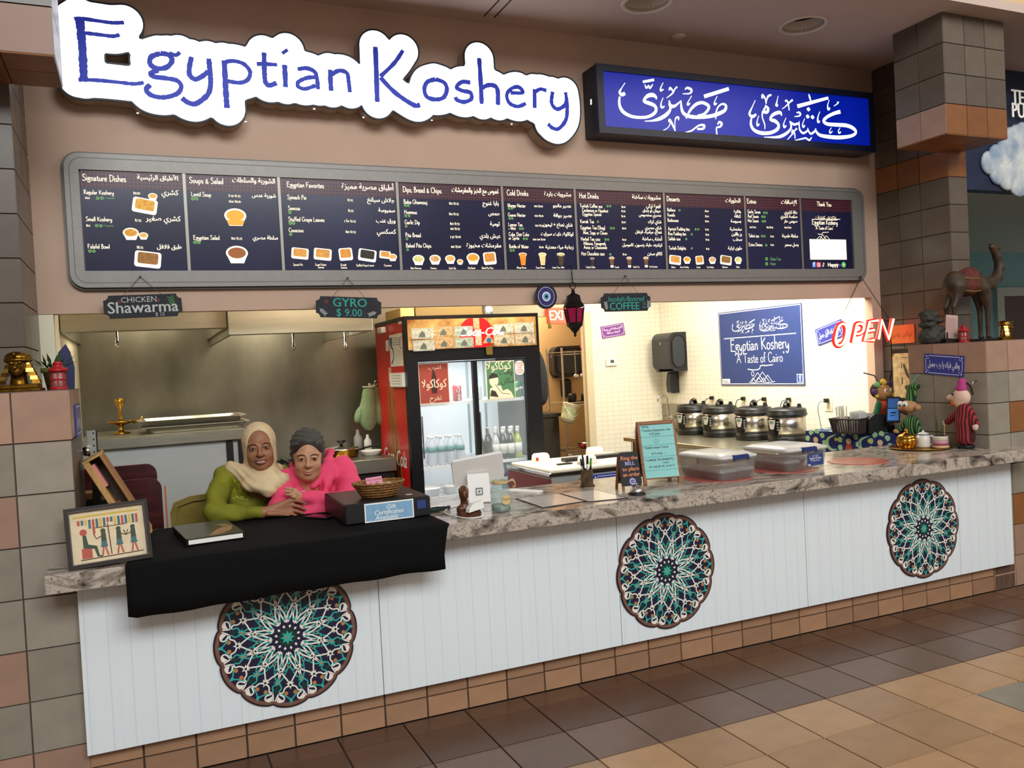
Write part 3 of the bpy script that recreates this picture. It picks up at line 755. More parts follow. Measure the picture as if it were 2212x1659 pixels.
for gi, idx in enumerate(((0, 1, 2, 3), (4, 5, 6), (7, 8), (9, 10), (11, 12), (13, 14), (15, 16), (17, 18), (19, 20, 21), (22,), (23,), (24, 25), (26,), (27, 28), (29, 30))):
    g = G(F)
    for n_, i in enumerate(idx):
        w, p = SIGN[i]; q = smooth(p, 7)
        ws = [w * random.uniform(.98, 1.26) for _ in q]; ws[0] *= .9; ws[-1] *= .9
        z0 = .1275 + .0004 * n_
        g.stroke(q, ws, z0 - .0005, z0 + .0012)
    g.make('letter', BL, sg)
for px in (-.58, -.02, .37, .66, 1.09, 1.63):
    ls = [p for p in outer[0] if abs(p[0] - px) < .02]; zz = min(p[1] for p in ls)
    g = G(); g.lathe([(.006, 0), (.006, -.004), (.0, -.006)], (px, 1.20, zz), 8); g.make('drain_light', mat('pin_light', 'ffffff', .4, emit=1.2), sg)

CAL = '220 346 3 195 314 5 175 282 16 190 266 23 216 277 20|173 251 12 168 200 18 191 155 23 249 128 20 318 123 18 383 131 18 436 156 20 457 186 20 444 212 22 402 225 24 365 234 20 371 254 18 400 276 24 438 283 26 461 269 16 460 255 4|361 365 16 451 387 16|376 349 5 387 326 12 407 346 6 413 326 12 440 356 5|523 373 2 502 336 8 502 318 14 524 329 6|518 271 2 499 232 8 502 203 14 527 214 6|754 302 2 722 257 7 718 238 14 739 250 6|971 316 2 946 273 7 948 257 13 966 269 7|569 325 8 579 344 12 597 327 12 602 324 8|637 355 12 617 337 8 596 307 10 547 272 3|700 340 4 720 355 14 754 344 18 742 319 10 681 310 5|860 306 24 1076 378 23|567 257 6 573 222 24 606 220 18 641 243 10 664 263 5|571 230 16 571 194 16 535 155 24 477 124 22 419 108 10 361 101 3|664 263 5 664 220 16 676 181 22 719 160 24 808 158 22 908 173 23 974 194 25 1032 222 21 1044 256 19 1014 266 12 977 243 10 955 200 10 950 155 7|699 142 8 736 201 16 788 246 20 843 262 20 892 245 22 890 220 18 854 185 16 798 169 12|554 109 10 563 125 14 585 91 14 604 50 6|604 52 4 605 112 6 616 141 10 636 146 12 635 126 6|566 106 6 550 73 4 501 44 2|674 43 3 738 60 10 779 87 10 814 104 12 849 104 16 838 81 14 788 75 12|965 119 8 981 137 14 1001 126 16 985 104 12 954 94 10 954 53 9 960 23 5|1307 314 3 1278 266 7 1249 214 17 1274 195 21 1309 214 15|1266 186 10 1258 139 19 1285 99 23 1353 82 25 1439 91 23 1499 121 23 1509 155 21 1476 178 26 1438 184 17 1450 211 19 1489 234 23 1533 242 21 1543 219 5|1333 205 3 1315 164 7 1316 134 15 1335 148 6|1371 331 11 1375 357 17 1398 333 11 1404 296 7|1404 296 6 1411 322 6 1426 352 15 1456 365 11|1395 285 8 1421 264 19 1409 237 21 1377 239 17 1400 275 13|1369 239 11 1364 196 9 1383 147 9 1382 111 3|1518 362 3 1505 320 8 1498 292 19 1514 296 9|1584 326 11 1592 335 13 1608 319 11 1616 264 7|1653 344 15 1625 325 11 1585 292 7 1551 271 3|1684 252 6 1709 256 13 1722 242 13 1702 228 9 1663 223 4|1695 300 26 1998 385 20|1809 399 5 1816 378 15 1826 348 9|1801 301 4 1800 286 33 1799 271 4|1789 246 4 1789 231 33 1788 216 4|1837 245 4 1836 230 33 1836 215 4|2006 370 3 1989 330 8 1993 299 18 2011 312 7|2092 364 20 2088 350 9 2050 328 4|1909 276 3 1887 231 9 1888 197 17 1906 206 7|1583 207 3 1559 163 8 1563 139 17 1583 151 6|1760 214 3 1738 174 7 1743 151 15 1759 165 6|2015 163 3 1997 138 7 2002 123 13 2025 137 4|2102 168 3 2084 143 7 2092 128 13 2110 140 4|2112 290 27 2050 273 24 1979 242 22 1943 209 24 1976 189 24 2057 188 26 2162 190 27 2232 174 27 2260 145 22 2217 115 22 2099 95 27 1983 93 26 1898 101 22 1865 126 15 1860 147 9|1862 134 13 1813 105 15 1786 134 9 1787 147 4|1786 129 11 1740 105 15 1708 129 13 1705 168 7 1706 191 4|1705 176 13 1655 164 17 1622 179 13 1615 185 4|1622 179 11 1626 137 15 1591 101 19 1535 72 21 1480 60 15 1373 54 3|1632 99 11 1641 121 11 1657 96 11 1660 60 5|1681 136 15 1663 122 9 1629 86 9 1588 49 3|1657 47 5 1727 63 10 1761 70 11 1783 60 13 1799 59 13 1820 80 4'
def callig(g, ox, oz, s, z, z1=None):
    for st in CAL.split('|'):
        v = [float(a) / 1000 for a in st.split()]
        p = [(v[i], v[i + 1], v[i + 2]) for i in range(0, len(v), 3)]
        p = smooth(p, 4) if len(p) > 2 else p
        g.stroke([(ox + a * s, oz + b_ * s) for a, b_, c in p], [max(.005, c * 1.05) * s for a, b_, c in p], z, z1)
ab = thing('lightbox_sign', 'long blue backlit lightbox sign with white Arabic calligraphy', 'lightbox sign', (3.43, 1.28, 3.13))
DKB = mat('lightbox_frame', '141a30', .4)
g = G(); x0, x1, z0, z1 = 2.21, 4.66, 3.13, 3.585
g.box((x0, 1.10, z0), (x1, 1.28, z1), .004); g.make('case', DKB, ab)
g = G(frame((0, 1.10, 0))); g.prism([(x0, z0), (x1, z0), (x1, z1), (x0, z1)], 0, .014, [rrect(x0 + .05, z0 + .045, x1 - .05, z1 - .045, .004)[::-1]]); g.make('frame', DKB, ab)
g = G(frame((0, 1.10, 0))); g.rect(x0 + .05, z0 + .045, x1 - .05, z1 - .045, 0, .004); g.make('face', mat('lightbox_blue', '04187e', .35, emit=.42, ec='001cae'), ab)
g = G(frame((0, 1.10, 0))); callig(g, 2.21, 3.13, 1, .004, .0048); g.make('calligraphy', mat('lightbox_white', 'f4fffa', .4, emit=.95, ec='eafff6'), ab, kind='stuff')
g = G(); g.box((x0 - .0015, 1.17, 3.34), (x0, 1.185, 3.375)); g.make('end_light', mat('pin_light'), ab)

# ================================================================ MENU BOARD
mb = thing('menu_board', 'wide backlit menu board in a rounded grey frame with nine panels', 'menu board', (1.85, 1.28, 2.16))
F = frame((0, 1.28, 0))
FR = mat('menu_frame', '85807a', .42, .3, noise=.08, ns=30)
px = [-.885, -.364, .148, .854, 1.552, 2.082, 2.789, 3.495, 4.021, 4.54]
zb0, zb1 = 2.247, 2.785
g = G(F); g.prism(rrect(-.955, 2.158, 4.665, 2.872, .075, 8), 0, .048, [[(px[0], zb0), (px[0], zb1), (px[-1], zb1), (px[-1], zb0)]]); g.make('frame', FR, mb)
g = G(F); g.prism(rrect(-.967, 2.146, 4.677, 2.884, .085, 8), 0, .026); g.make('back_frame', mat('menu_frame_edge', '5e5a55', .45, .3), mb)
g = G(F); g.stroke(rrect(-.93, 2.183, 4.64, 2.847, .06, 8), .004, .048, .0486, True); g.make('groove', mat('menu_frame_edge'), mb)
MB = mat('menu_navy', '1c1c40', .22, emit=.05, ec='2a2a6a', noise=.3, ns=2, c2='16152c')
MH = mat('menu_header', '4a1f2a', .3, emit=.06, ec='5a2433')
N, L, b = nodes(MH)
tc = N.new('ShaderNodeTexCoord'); vo = N.new('ShaderNodeTexVoronoi'); vo.inputs['Scale'].default_value = 52; vo.inputs['Randomness'].default_value = 0
sp = N.new('ShaderNodeSeparateXYZ'); cb = N.new('ShaderNodeCombineXYZ'); vo.voronoi_dimensions = '2D'; L(tc.outputs['Object'], sp.inputs[0]); L(sp.outputs[0], cb.inputs[0]); L(sp.outputs[2], cb.inputs[1]); L(cb.outputs[0], vo.inputs['Vector']); rp = N.new('ShaderNodeValToRGB'); rp.color_ramp.elements[0].position = .34; rp.color_ramp.elements[1].position = .44
rp.color_ramp.elements[0].color = lin('231426') + (1,); rp.color_ramp.elements[1].color = lin('5d2b33') + (1,)
L(vo.outputs['Distance'], rp.inputs[0]); L(rp.outputs[0], b.inputs['Base Color'])
MC = mat('menu_cream', 'fff0d2', .5, emit=.72, ec='ffeccb'); MGN = mat('menu_green', '7fc75f', .5, emit=.4); MNG = mat('menu_green_text', '6aa860', .5, emit=.3)
menu = [('Signature Dishes',-.87,2.728,.0325),('الأطباق الرئيسية',-.395,2.745,.0234,'A'),('Regular Koshery',-.867,2.656,.0224),('16oz',-.863,2.631,.0146),('$9.00',-.626,2.663,.0172),('كشري',-.397,2.665,.0258,'A'),('Small Koshery',-.865,2.513,.0225),('8oz',-.865,2.484,.0146),('$7.25',-.626,2.516,.0172),('كشري صغير',-.394,2.521,.0258,'A'),('Falafel Bowl',-.865,2.367,.0225),('$8.25',-.625,2.369,.0173),('طبق فلافل',-.398,2.369,.0211,'A'),('Soups & Salad',-.337,2.735,.0318),('الشوربة والسلطات',.13,2.749,.0257,'A'),('Lentil Soup',-.331,2.662,.0236),('8 oz $7.25',-.132,2.665,.0168),('16oz $9.00',-.133,2.633,.0168),('شوربة عدس',.132,2.668,.0196,'A'),('Egyptian Salad',-.334,2.421,.0236),('8oz $5.25',-.131,2.424,.0168),('سلطة مصري',.126,2.426,.0196,'A'),('if requested',-.767,2.634,.0102,'G'),('if requested',-.781,2.486,.0102,'G'),('Egyptian Favorites',.194,2.733,.0292),('أطباق مصرية مميزة',.834,2.735,.0294,'A'),('Spinach Pie',.193,2.662,.0243),('$7.25',.546,2.661,.0175),('جلاش سبانخ',.837,2.661,.0243,'A'),('Samosa',.194,2.599,.0231),('$5.25',.546,2.598,.0175),('سمبوسة',.835,2.601,.0218,'A'),('Stuffed Grape Leaves',.192,2.534,.0243),('7 for $7.25',.518,2.535,.0175),('ورق عنب',.835,2.537,.0231,'A'),('Couscous',.191,2.471,.0231),('8oz $7.25',.524,2.471,.0175),('كسكسي',.834,2.469,.0256,'A'),('Spinach Pie',.205,2.275,.0122),('Sweet Potato',.332,2.275,.0123),('Samosa',.347,2.26,.0124),('Punjabi',.483,2.274,.0125),('Samosa',.483,2.258,.0125),('Stuffed Grape Leaves',.577,2.271,.0126),('Couscous',.748,2.271,.0128),('Dips, Bread & Chips',.891,2.727,.0321),('غموس مع الخبز والمقرمشات',1.534,2.738,.0283,'A'),('Baba Ghannouj',.893,2.655,.0257),('8oz $7.25',1.189,2.659,.0184),('بابا غنوج',1.527,2.662,.0243,'A'),('Hummus',.893,2.593,.0245),('8oz $7.25',1.185,2.593,.0184),('حمص',1.531,2.598,.0230,'A'),('Garlic Dip',.893,2.53,.0245),('8oz $7.25',1.188,2.532,.0184),('2oz $2.25',1.188,2.501,.0184),('ثومية',1.527,2.531,.0230,'A'),('Pita Bread',.893,2.451,.0245),('2 pc $2.00',1.184,2.45,.0184),('عيش بلدي',1.528,2.453,.0243,'A'),('Baked Pita Chips',.893,2.387,.0245),('4oz $5.00',1.186,2.388,.0185),('مقرمشات مخبوزة',1.529,2.392,.0243,'A'),('Baba Ghannouj',.915,2.254,.0116),('Hummus',1.044,2.254,.0117),('Garlic Dip',1.165,2.253,.0119),('Pita Bread',1.293,2.254,.0120),('Baked Pita Chips',1.387,2.254,.0121),('Cold Drinks',1.589,2.73,.0334),('مشروبات باردة',2.057,2.736,.0247,'A'),('Mango Nectar',1.589,2.654,.0227),('12oz $5.00',1.779,2.659,.0169),('عصير مانجو',2.054,2.662,.0210,'A'),('Guava Nectar',1.589,2.593,.0227),('12oz $5.00',1.779,2.596,.0169),('عصير جوافة',2.055,2.597,.0210,'A'),('Lemon Tea',1.588,2.53,.0227),('+ Mint',1.588,2.507,.0203),('12oz $5.00',1.779,2.532,.0169),('شاي نعناع + ليمون',2.056,2.535,.0210,'A'),('Coke, Diet Coke',1.587,2.467,.0227),('or Sprite',1.586,2.443,.0215),('12oz can $2.00',1.757,2.441,.0169),('كوكاكولا، دايت، سبرايت',2.062,2.474,.0210,'A'),('Bottle of Water',1.586,2.388,.0227),('$2.00',1.801,2.39,.0170),('زجاجة مياه معدنية',2.055,2.387,.0210,'A'),('Mango Nectar',1.633,2.256,.0120),('Guava Nectar',1.77,2.256,.0121),('Lemon Tea + Mint',1.89,2.257,.0122),('Hot Drinks',2.119,2.728,.0347),('مشروبات ساخنة',2.767,2.737,.0259,'A'),('Turkish Coffee 4oz',2.119,2.666,.0235),('Cardamom or Hazelnut',2.135,2.637,.0223),('Egyptian Special',2.137,2.611,.0223),('$4.00',2.444,2.672,.0165),('$4.50',2.442,2.643,.0165),('$5.00',2.44,2.608,.0165),('قهوة تركي',2.763,2.679,.0220,'A'),('حبهان أو بندق',2.763,2.648,.0194,'A'),('مصري مخصوص',2.763,2.617,.0194,'A'),('Karrak Tea',2.117,2.561,.0236),('$5.00',2.44,2.567,.0165),('شاي كرك',2.762,2.57,.0207,'A'),('Egyptian Tea (Shay)',2.116,2.52,.0236),('$4.00',2.441,2.525,.0165),('Mint, Sage, or Cloves',2.135,2.486,.0224),('شاي مصري',2.761,2.528,.0207,'A'),('نعناع، مرامية، قرنفل',2.761,2.499,.0194,'A'),('Herbal Tea 12oz',2.115,2.443,.0236),('$4.50',2.438,2.447,.0165),('Hibiscus, Fenugreek,',2.134,2.414,.0224),('Anise, or Chamomile',2.134,2.387,.0224),('أعشاب ساخنة',2.762,2.45,.0207,'A'),('كركديه، حلبة، ينسون، كاموميل',2.762,2.408,.0194,'A'),('Hot Chocolate 12oz',2.113,2.344,.0236),('$2.50',2.436,2.346,.0165),('كاكاو سخن',2.759,2.347,.0207,'A'),('Turkish Coffee',2.142,2.258,.0124),('Karrak',2.369,2.258,.0126),('Herbal Tea',2.515,2.26,.0115),('Hot Chocolate',2.647,2.261,.0116),('Desserts',2.817,2.729,.0326),('الحلويات',3.46,2.736,.0283,'A'),('Baklava',2.817,2.657,.0231),('Kunafa',2.817,2.621,.0231),('Basboussa',2.816,2.584,.0231),('$6.00',3.14,2.66,.0166),('$6.00',3.14,2.623,.0166),('$6.00',3.138,2.587,.0166),('بقلاوة',3.46,2.66,.0212,'A'),('كنافة',3.458,2.625,.0212,'A'),('بسبوسة',3.458,2.589,.0212,'A'),('Apricot Pudding 8oz',2.816,2.523,.0231),('Rice Pudding 8oz',2.815,2.489,.0231),('Sahlab 12oz',2.814,2.453,.0231),('$7.25',3.136,2.528,.0167),('$7.25',3.136,2.491,.0167),('$7.25',3.135,2.455,.0167),('مشمشية',3.46,2.531,.0213,'A'),('رز باللبن',3.46,2.494,.0213,'A'),('سحلب',3.459,2.456,.0213,'A'),('Turkish Delights',2.814,2.387,.0231),('$1.25',3.135,2.389,.0167),('حلوى تركية',3.457,2.391,.0213,'A'),('Baklava',2.83,2.258,.0116),('Apricot Pudding',2.903,2.258,.0116),('Kunafa',3.044,2.257,.0117),('Rice Pudding',3.135,2.257,.0118),('Basboussa',3.271,2.258,.0119),('Sahlab',3.394,2.258,.0120),('Extras',3.521,2.734,.0327),('الإضافات',3.99,2.739,.0292,'A'),('Garlic Sauce',3.522,2.661,.0242),('Red Sauce',3.522,2.628,.0242),('Hot Sauce',3.52,2.595,.0242),('دقة كشري',3.991,2.666,.0219,'A'),('صلصة كشري',3.99,2.634,.0219,'A'),('صوص حار',3.988,2.599,.0219,'A'),('2oz $1.00',3.535,2.552,.0171),('8oz $6.00',3.693,2.553,.0172),('16oz $9.00',3.861,2.555,.0174),('Tahini 2oz',3.521,2.483,.0242),('$1.00',3.726,2.486,.0173),('سلطة طحينة',3.989,2.487,.0220,'A'),('Extra Onions',3.519,2.418,.0242),('$1.00',3.724,2.422,.0173),('بصل محمر',3.99,2.421,.0220,'A'),('- Gluten Free',3.7,2.313,.0216,'N'),('- Vegan',3.698,2.279,.0216,'N'),('Thank You',4.189,2.731,.0340),('Egyptian Koshery',4.133,2.59,.0369),('"A Taste of Cairo"',4.162,2.551,.0251)]
icons = ((-.802,2.636,.008),(-.781,2.637,.008),(-.815,2.489,.008),(-.795,2.489,.008),(-.855,2.353,.008),(-.836,2.353,.008),(-.324,2.648,.009),(-.304,2.649,.009),(-.326,2.406,.009),(-.306,2.406,.009),(.203,2.585,.009),(.202,2.522,.009),(.221,2.523,.009),(.201,2.458,.009),(.903,2.644,.008),(.922,2.644,.008),(.902,2.581,.008),(.923,2.581,.008),(.901,2.517,.008),(.902,2.439,.008),(.902,2.373,.008),(1.599,2.645,.008),(1.619,2.645,.008),(1.599,2.58,.008),(1.618,2.581,.008),(1.67,2.515,.008),(1.689,2.515,.008),(1.694,2.45,.008),(1.714,2.45,.008),(1.596,2.373,.008),(1.615,2.373,.008),(2.334,2.679,.008),(2.355,2.68,.008),(2.253,2.572,.008),(2.353,2.53,.008),(2.374,2.53,.008),(2.306,2.452,.008),(2.326,2.452,.008),(2.338,2.351,.008),(2.921,2.666,.008),(3.052,2.534,.008),(3.075,2.534,.008),(3.016,2.497,.008),(2.967,2.463,.008),(3.011,2.397,.008),(3.676,2.667,.009),(3.699,2.667,.009),(3.657,2.637,.009),(3.678,2.637,.009),(3.659,2.603,.009),(3.68,2.604,.009),(3.646,2.493,.009),(3.669,2.493,.009),(3.682,2.426,.009),(3.679,2.324,.012),(3.678,2.287,.012))
foods = ((-.572,2.601,.043,1),(-.529,2.653,.024,2),(-.65,2.449,.04,3),(-.588,2.438,.024,2),(-.573,2.309,.046,4),(-.102,2.552,.06,5),(-.105,2.34,.06,6),(.248,2.346,.034,7),(.38,2.342,.036,7),(.517,2.343,.039,8),(.648,2.337,.038,9),(.758,2.341,.024,7),(.805,2.326,.027,2),(.969,2.311,.038,10),(1.077,2.313,.037,11),(1.177,2.315,.034,2),(1.242,2.299,.021,2),(1.331,2.32,.044,12),(1.446,2.321,.042,8),(1.68,2.318,.041,20),(1.822,2.319,.041,21),(1.958,2.319,.041,22),(2.195,2.301,.027,23),(2.347,2.298,.037,24),(2.486,2.298,.037,24),(2.622,2.299,.037,24),(2.864,2.314,.034,7),(2.966,2.314,.031,12),(3.074,2.313,.033,8),(3.186,2.313,.031,11),(3.306,2.313,.035,4),(3.417,2.313,.032,10))
FCOL = {k: mat('food_%d' % k, c, .6, emit=.45, noise=.5, ns=70, c2=c2) for k, c, c2 in ((1, 'd9a545', 'a06a25'), (2, 'd9a860', 'c79448'), (3, 'dba03c', '8f5a20'), (4, 'a0642c', '3f4a1c'), (5, 'e0a63e', 'd79a35'), (6, 'a3482a', '4c6a2a'), (7, 'd89a48', 'a76a2a'), (8, 'd8923a', '9a5f25'), (9, '2e2a1c', '14140e'), (10, 'e0cd84', '8f9a4a'), (11, 'b5733a', 'e0c690'), (12, 'e0a030', 'c0701c'), (20, 'f08a1e', 'd86a10'), (21, 'f0b070', 'f6d8a8'), (22, '4b3524', '2e2018'), (23, '2a1d18', '40291d'), (24, '6e4a30', '4a301e'))}
FW = mat('food_tray', 'f2ead8', .5, emit=.55)
yf = .045
panels = []
for i in range(9):
    p = G(F); p.rect(px[i] + .006, zb0, px[i + 1] - .006, zb1, 0, .038)
    po = p.make('menu_panel', MB, mb); panels.append(po)
    p = G(F); p.rect(px[i] + .006, zb1 - .095, px[i + 1] - .006, zb1, .038, .0388); p.make('header_band', MH, po)
    if i:
        p = G(F); p.box((px[i] - .008, zb0, 0), (px[i] + .008, zb1, .046)); p.make('divider', mat('menu_divider', '8b867c', .35, .6), mb)
def which(x): return max(0, min(8, sum(1 for a in px[1:-1] if x > a + .003)))
gs = [G(F) for _ in range(9)]
for t in menu:
    s, x, z, hh = t[:4]; k = t[4] if len(t) > 4 else ''
    i = which(x - (.04 if k == 'A' else 0)); g = gs[i]
    g.use(MNG if k in 'GN' and k else MC)
    if k == 'A': txt(g, s, min(x, px[i + 1] - .02), z, hh * 1.55, .0392, 'r', .9, wmax=(px[i + 1] - px[i]) * .46, bold=.0006)
    else: pap(g, s, x, z, hh, .105, .0392, sx=.93)
for x, z, r in icons:
    g = gs[which(x)]; g.use(MGN); g.disc((x, z), r, .0391, 12); g.use(MB); g.disc((x, z), r * .72, .0393, 10); g.use(MGN); g.stroke([(x - r * .35, z + r * .3), (x, z - r * .3), (x + r * .35, z + r * .3)], r * .25, .0395)
for i in range(9): gs[i].make('lettering', None, panels[i], kind='stuff')
for x, z, r, k in foods:
    k = int(k); g = G(F); q = FCOL[k]
    if k in (1, 4, 7, 8, 9):
        w_, h_ = r * (1.45 if k != 8 else 1.05), r * .95
        a = {1: -.18, 4: -.12, 7: -.1, 8: .08, 9: -.15}[k]
        def rot(l): return [(x + math.cos(a) * u - math.sin(a) * v_, z + math.sin(a) * u + math.cos(a) * v_) for u, v_ in l]
        g.use(FW); g.prism(rot(rrect(-w_, -h_, w_, h_, r * .3, 3)), .0388, .0392)
        g.use(q); g.prism(rot(rrect(-w_ * .78, -h_ * .55, w_ * .78, h_ * .85, r * .25, 3)), .0392, .0396)
    elif k in (2, 3, 5, 6, 10, 11, 12):
        g.use(FW); g.prism([(x - r, z + r * .1), (x - r * .6, z - r * .85), (x + r * .6, z - r * .85), (x + r, z + r * .1)], .0386, .0389); g.disc((x, z + r * .12), r, .0389, 20, r * .68)
        g.use(q); g.disc((x, z + r * .12), r * .82, .0393, 20, r * .52)
        if k == 5: g.prism([(x - r * .85, z - r * .3), (x - r * .6, z - r * .8), (x + r * .6, z - r * .8), (x + r * .85, z - r * .3)], .0390, .0392)
    else:
        w_ = r * (.72 if k < 23 else .58)
        g.use(q); g.prism([(x - w_ * .85, z + r * .8), (x - w_ * .5, z - r), (x + w_ * .5, z - r), (x + w_ * .85, z + r * .8)], .0386, .0390)
        g.use(FW); g.disc((x, z + r * .72), w_, .0390, 18, r * .30)
        if k == 24: g.prism([(x - w_ * .6, z - r * .6), (x - w_ * .5, z - r), (x + w_ * .5, z - r), (x + w_ * .6, z - r * .6)], .0390, .0392)
        g.use(FCOL[{20: 20, 21: 10, 22: 10, 23: 24, 24: 11}[k]]); g.disc((x, z + r * .72), w_ * .78, .0393, 16, r * .2)
    g.make('food_picture', None, panels[which(x)])
# last panel: small logo, white card and social icons
P8_ = panels[8]; xm = (px[8] + px[9]) / 2
g = G(F); callig(g, xm - .125, 2.616, .105, .0392); g.use(MC) if False else None
g.make('logo', MC, P8_, kind='stuff')
g = G(F); g.stroke([(4.137, 2.628), (4.421, 2.634)], .004, .0392)
cx, cz = 4.236, 2.498
g.stroke(smooth([(cx - .05, cz + .02), (cx - .01, cz + .016), (cx, cz + .03), (cx + .06, cz + .034)], 4), .004, .0392)
for dx, hh in ((-.03, .022), (.0, .034), (.035, .026)): g.stroke([(cx + dx - .03, cz - .02), (cx + dx, cz - .02 + hh), (cx + dx + .03, cz - .02)], .004, .0392)
g.make('pyramid_emblem', MC, P8_, kind='stuff')
a = (4.101,1.235,2.32); c = (4.47,1.235,2.476)
g = G(F); g.rect(a[0], a[2], c[0], c[2], .0386, .0392); g.make('white_card', mat('menu_card', 'fff4d8', .5, emit=.75), P8_)
for i, (x, c_) in enumerate(zip((4.136, 4.182, 4.228, 4.435), ('3b5fb0', 'd2556e', '1d1d2b', '54b060'))):
    g = G(F); g.use(mat('icon_%d' % i, c_, .5, emit=.5)); zc_ = 2.28
    if i == 3: g.disc((x, zc_), .022, .0386, 14, None, .0392)
    else: g.prism(rrect(x - .02, zc_ - .02, x + .02, zc_ + .02, .006, 3), .0386, .0392)
    g.use(MC)
    if i == 0: txt(g, 'f', x, zc_ - .014, .05, .0394, 'c', bold=.001)
    if i == 1: g.stroke(circ(x, zc_, .010, 12), .003, .0394, None, True)
    if i == 2: g.stroke(smooth([(x + .010, zc_ + .006), (x + .002, zc_ + .014), (x + .002, zc_ - .008), (x - .006, zc_ - .012), (x - .008, zc_ - .004)], 3), .004, .0394)
    if i == 3: g.stroke([(x - .010, zc_ - .004), (x, zc_ + .008), (x + .010, zc_ - .004)], .003, .0394)
    g.make('social_icon', None, P8_)
g = G(F); g.use(MC); txt(g, 'Happy', 4.275, 2.266, .042, .0392, bold=.001); g.use(mat('menu_mauve', '7a4f8f', .5, emit=.3)); txt(g, 'Cow', 4.35, 2.266, .042, .0392); g.make('social_name', None, P8_, kind='stuff')


# ================================================================ KITCHEN, LEFT SIDE
DKS = mat('dark_steel', '2b2822', .45, .6); BLK = mat('black_plastic', '111112', .38); CHR = mat('chrome', 'd6d4cf', .14, 1); WHT = mat('white_plastic', 'e9e7e0', .4); PAP = mat('white_paper', 'eeece4', .7)
BRS = mat('brass', 'b88a35', .24, 1); WOOD = mat('warm_wood', '9a6238', .45, noise=.4, ns=7, stretch=(1, 1, 9)); STEELP = mat('satin_steel', 'b9bbb8', .38, .55, noise=.06, ns=4)
HS = mat('hood_steel', 'c2bca4', .42, .35, noise=.10, ns=4, stretch=(1, 1, 9))
def hood(x0, x1, y0, z0, label):
    o = thing('extraction_hood', label, 'hood', ((x0 + x1) / 2, 2.2, z0), 0, 'extraction hoods over the cooking line')
    g = G(); g.box((x0, y0, z0), (x1, y0 + .025, 2.62), .004); g.make('front_panel', HS, o)
    g = G(); g.box((x0, y0 + .025, z0), (x0 + .02, 3.065, 2.62)); g.make('side_panel', SS, o); g = G(); g.box((x1 - .02, y0 + .025, z0), (x1, 3.065, 2.62)); g.make('side_panel', SS, o)
    g = G(); g.box((x0 + .02, y0 + .025, 2.25), (x1 - .02, 3.065, 2.30)); g.make('filter_bank', DKS, o)
    g = G(); g.box((x0 + .02, y0 + .025, z0), (x1 - .02, y0 + .06, z0 + .012)); g.make('drip_edge', DKS, o)
    return o
h1 = hood(-1.045, -.148, 1.60, 1.944, 'brushed steel extraction hood above the steel oven at far left')
h2 = hood(-.146, .74, 1.56, 1.898, 'brushed steel extraction hood beside the red fridge, catching the light')
for x, z0, z1 in ((-.77, 1.878, 2.25), (.338, 1.81, 2.25), (.7, 1.799, 2.25)):
    g = G(); g.tube([(x, 2.2, z1), (x, 2.2, z0 + .04), (x, 2.2, z0 + .035), (x, 2.2, z0 + .01), (x, 2.2, z0)], [.009, .009, .014, .014, .006], 10); g.make('fire_nozzle', CHR, h1 if x < -.2 else h2, True)
# oven / holding cabinet
ov = thing('steel_oven', 'tall grey steel oven with baking trays stacked on its top', 'oven', (-.53, 2.2, 0))
g = G(); g.box((-.98, 1.83, .1), (-.10, 2.75, 1.25), .006); g.make('body', STEELP, ov)
g = G(); g.box((-1.0, 1.79, 1.25), (-.06, 2.78, 1.315), .006); g.make('top', SS, ov)
g = G(); g.box((-.965, 1.81, .2), (-.175, 1.832, 1.235), .006); g.make('door', mat('oven_door', 'aeb2b0', .4, .35, noise=.06, ns=3), ov)
for x in (-.155, -.082):
    g = G(); g.box((x - .019, 1.80, .12), (x + .019, 1.84, 1.245), .003); g.make('post', BLK, ov)
for x in (-.92, -.16):
    for y in (1.9, 2.68): g = G(); g.cyl((x, y, 0), (x, y, .1), .025); g.make('leg', CHR, ov)
# trays (two, stacked) and a brass lamp on the oven
TR = mat('tray_metal', 'c9c2b0', .3, .9)
for k, (dx, dz, lab) in enumerate(((0, 0, 'shallow metal baking tray on the oven, lower of the stack'), (-.02, .042, 'shallow metal baking tray on the oven, upper of the stack'))):
    g = G(); c = V((-.33 + dx, 2.25, 1.316 + dz)); a = .32; b2 = .23
    ri = lambda w, d, z: [(c.x + p[0], c.y + p[1], c.z + z) for p in rrect(-w, -d, w, d, .03, 3)]
    g.loft([ri(a - .035, b2 - .035, 0), ri(a - .01, b2 - .01, .035), ri(a + .012, b2 + .012, .036), ri(a + .012, b2 + .012, .040), ri(a - .014, b2 - .014, .038), ri(a - .04, b2 - .04, .006)]); tag(g.make('baking_tray', TR, None), lab, 'tray', 'trays stacked on the oven')
lp = thing('brass_oil_lamp', 'small brass oil lamp with a tall stem standing on the oven', 'lamp', (-.78, 2.3, 1.315))
g = G(); g.lathe([(.05, 0), (.055, .006), (.02, .015), (.012, .05), (.018, .055), (.08, .075), (.085, .085), (.02, .082)], (-.78, 2.3, 1.315), 20); g.make('base', BRS, lp, True)
g = G(); g.lathe([(.008, .08), (.014, .10), (.008, .12), (.014, .14), (.008, .16), (.026, .19), (.03, .225), (.024, .23)], (-.78, 2.3, 1.315), 16); g.make('stem', BRS, lp, True)
g = G(); g.tube([(-.71, 2.3, 1.39), (-.66, 2.3, 1.395), (-.65, 2.3, 1.42)], [.014, .008, .004], 8); g.make('spout', BRS, lp, True)
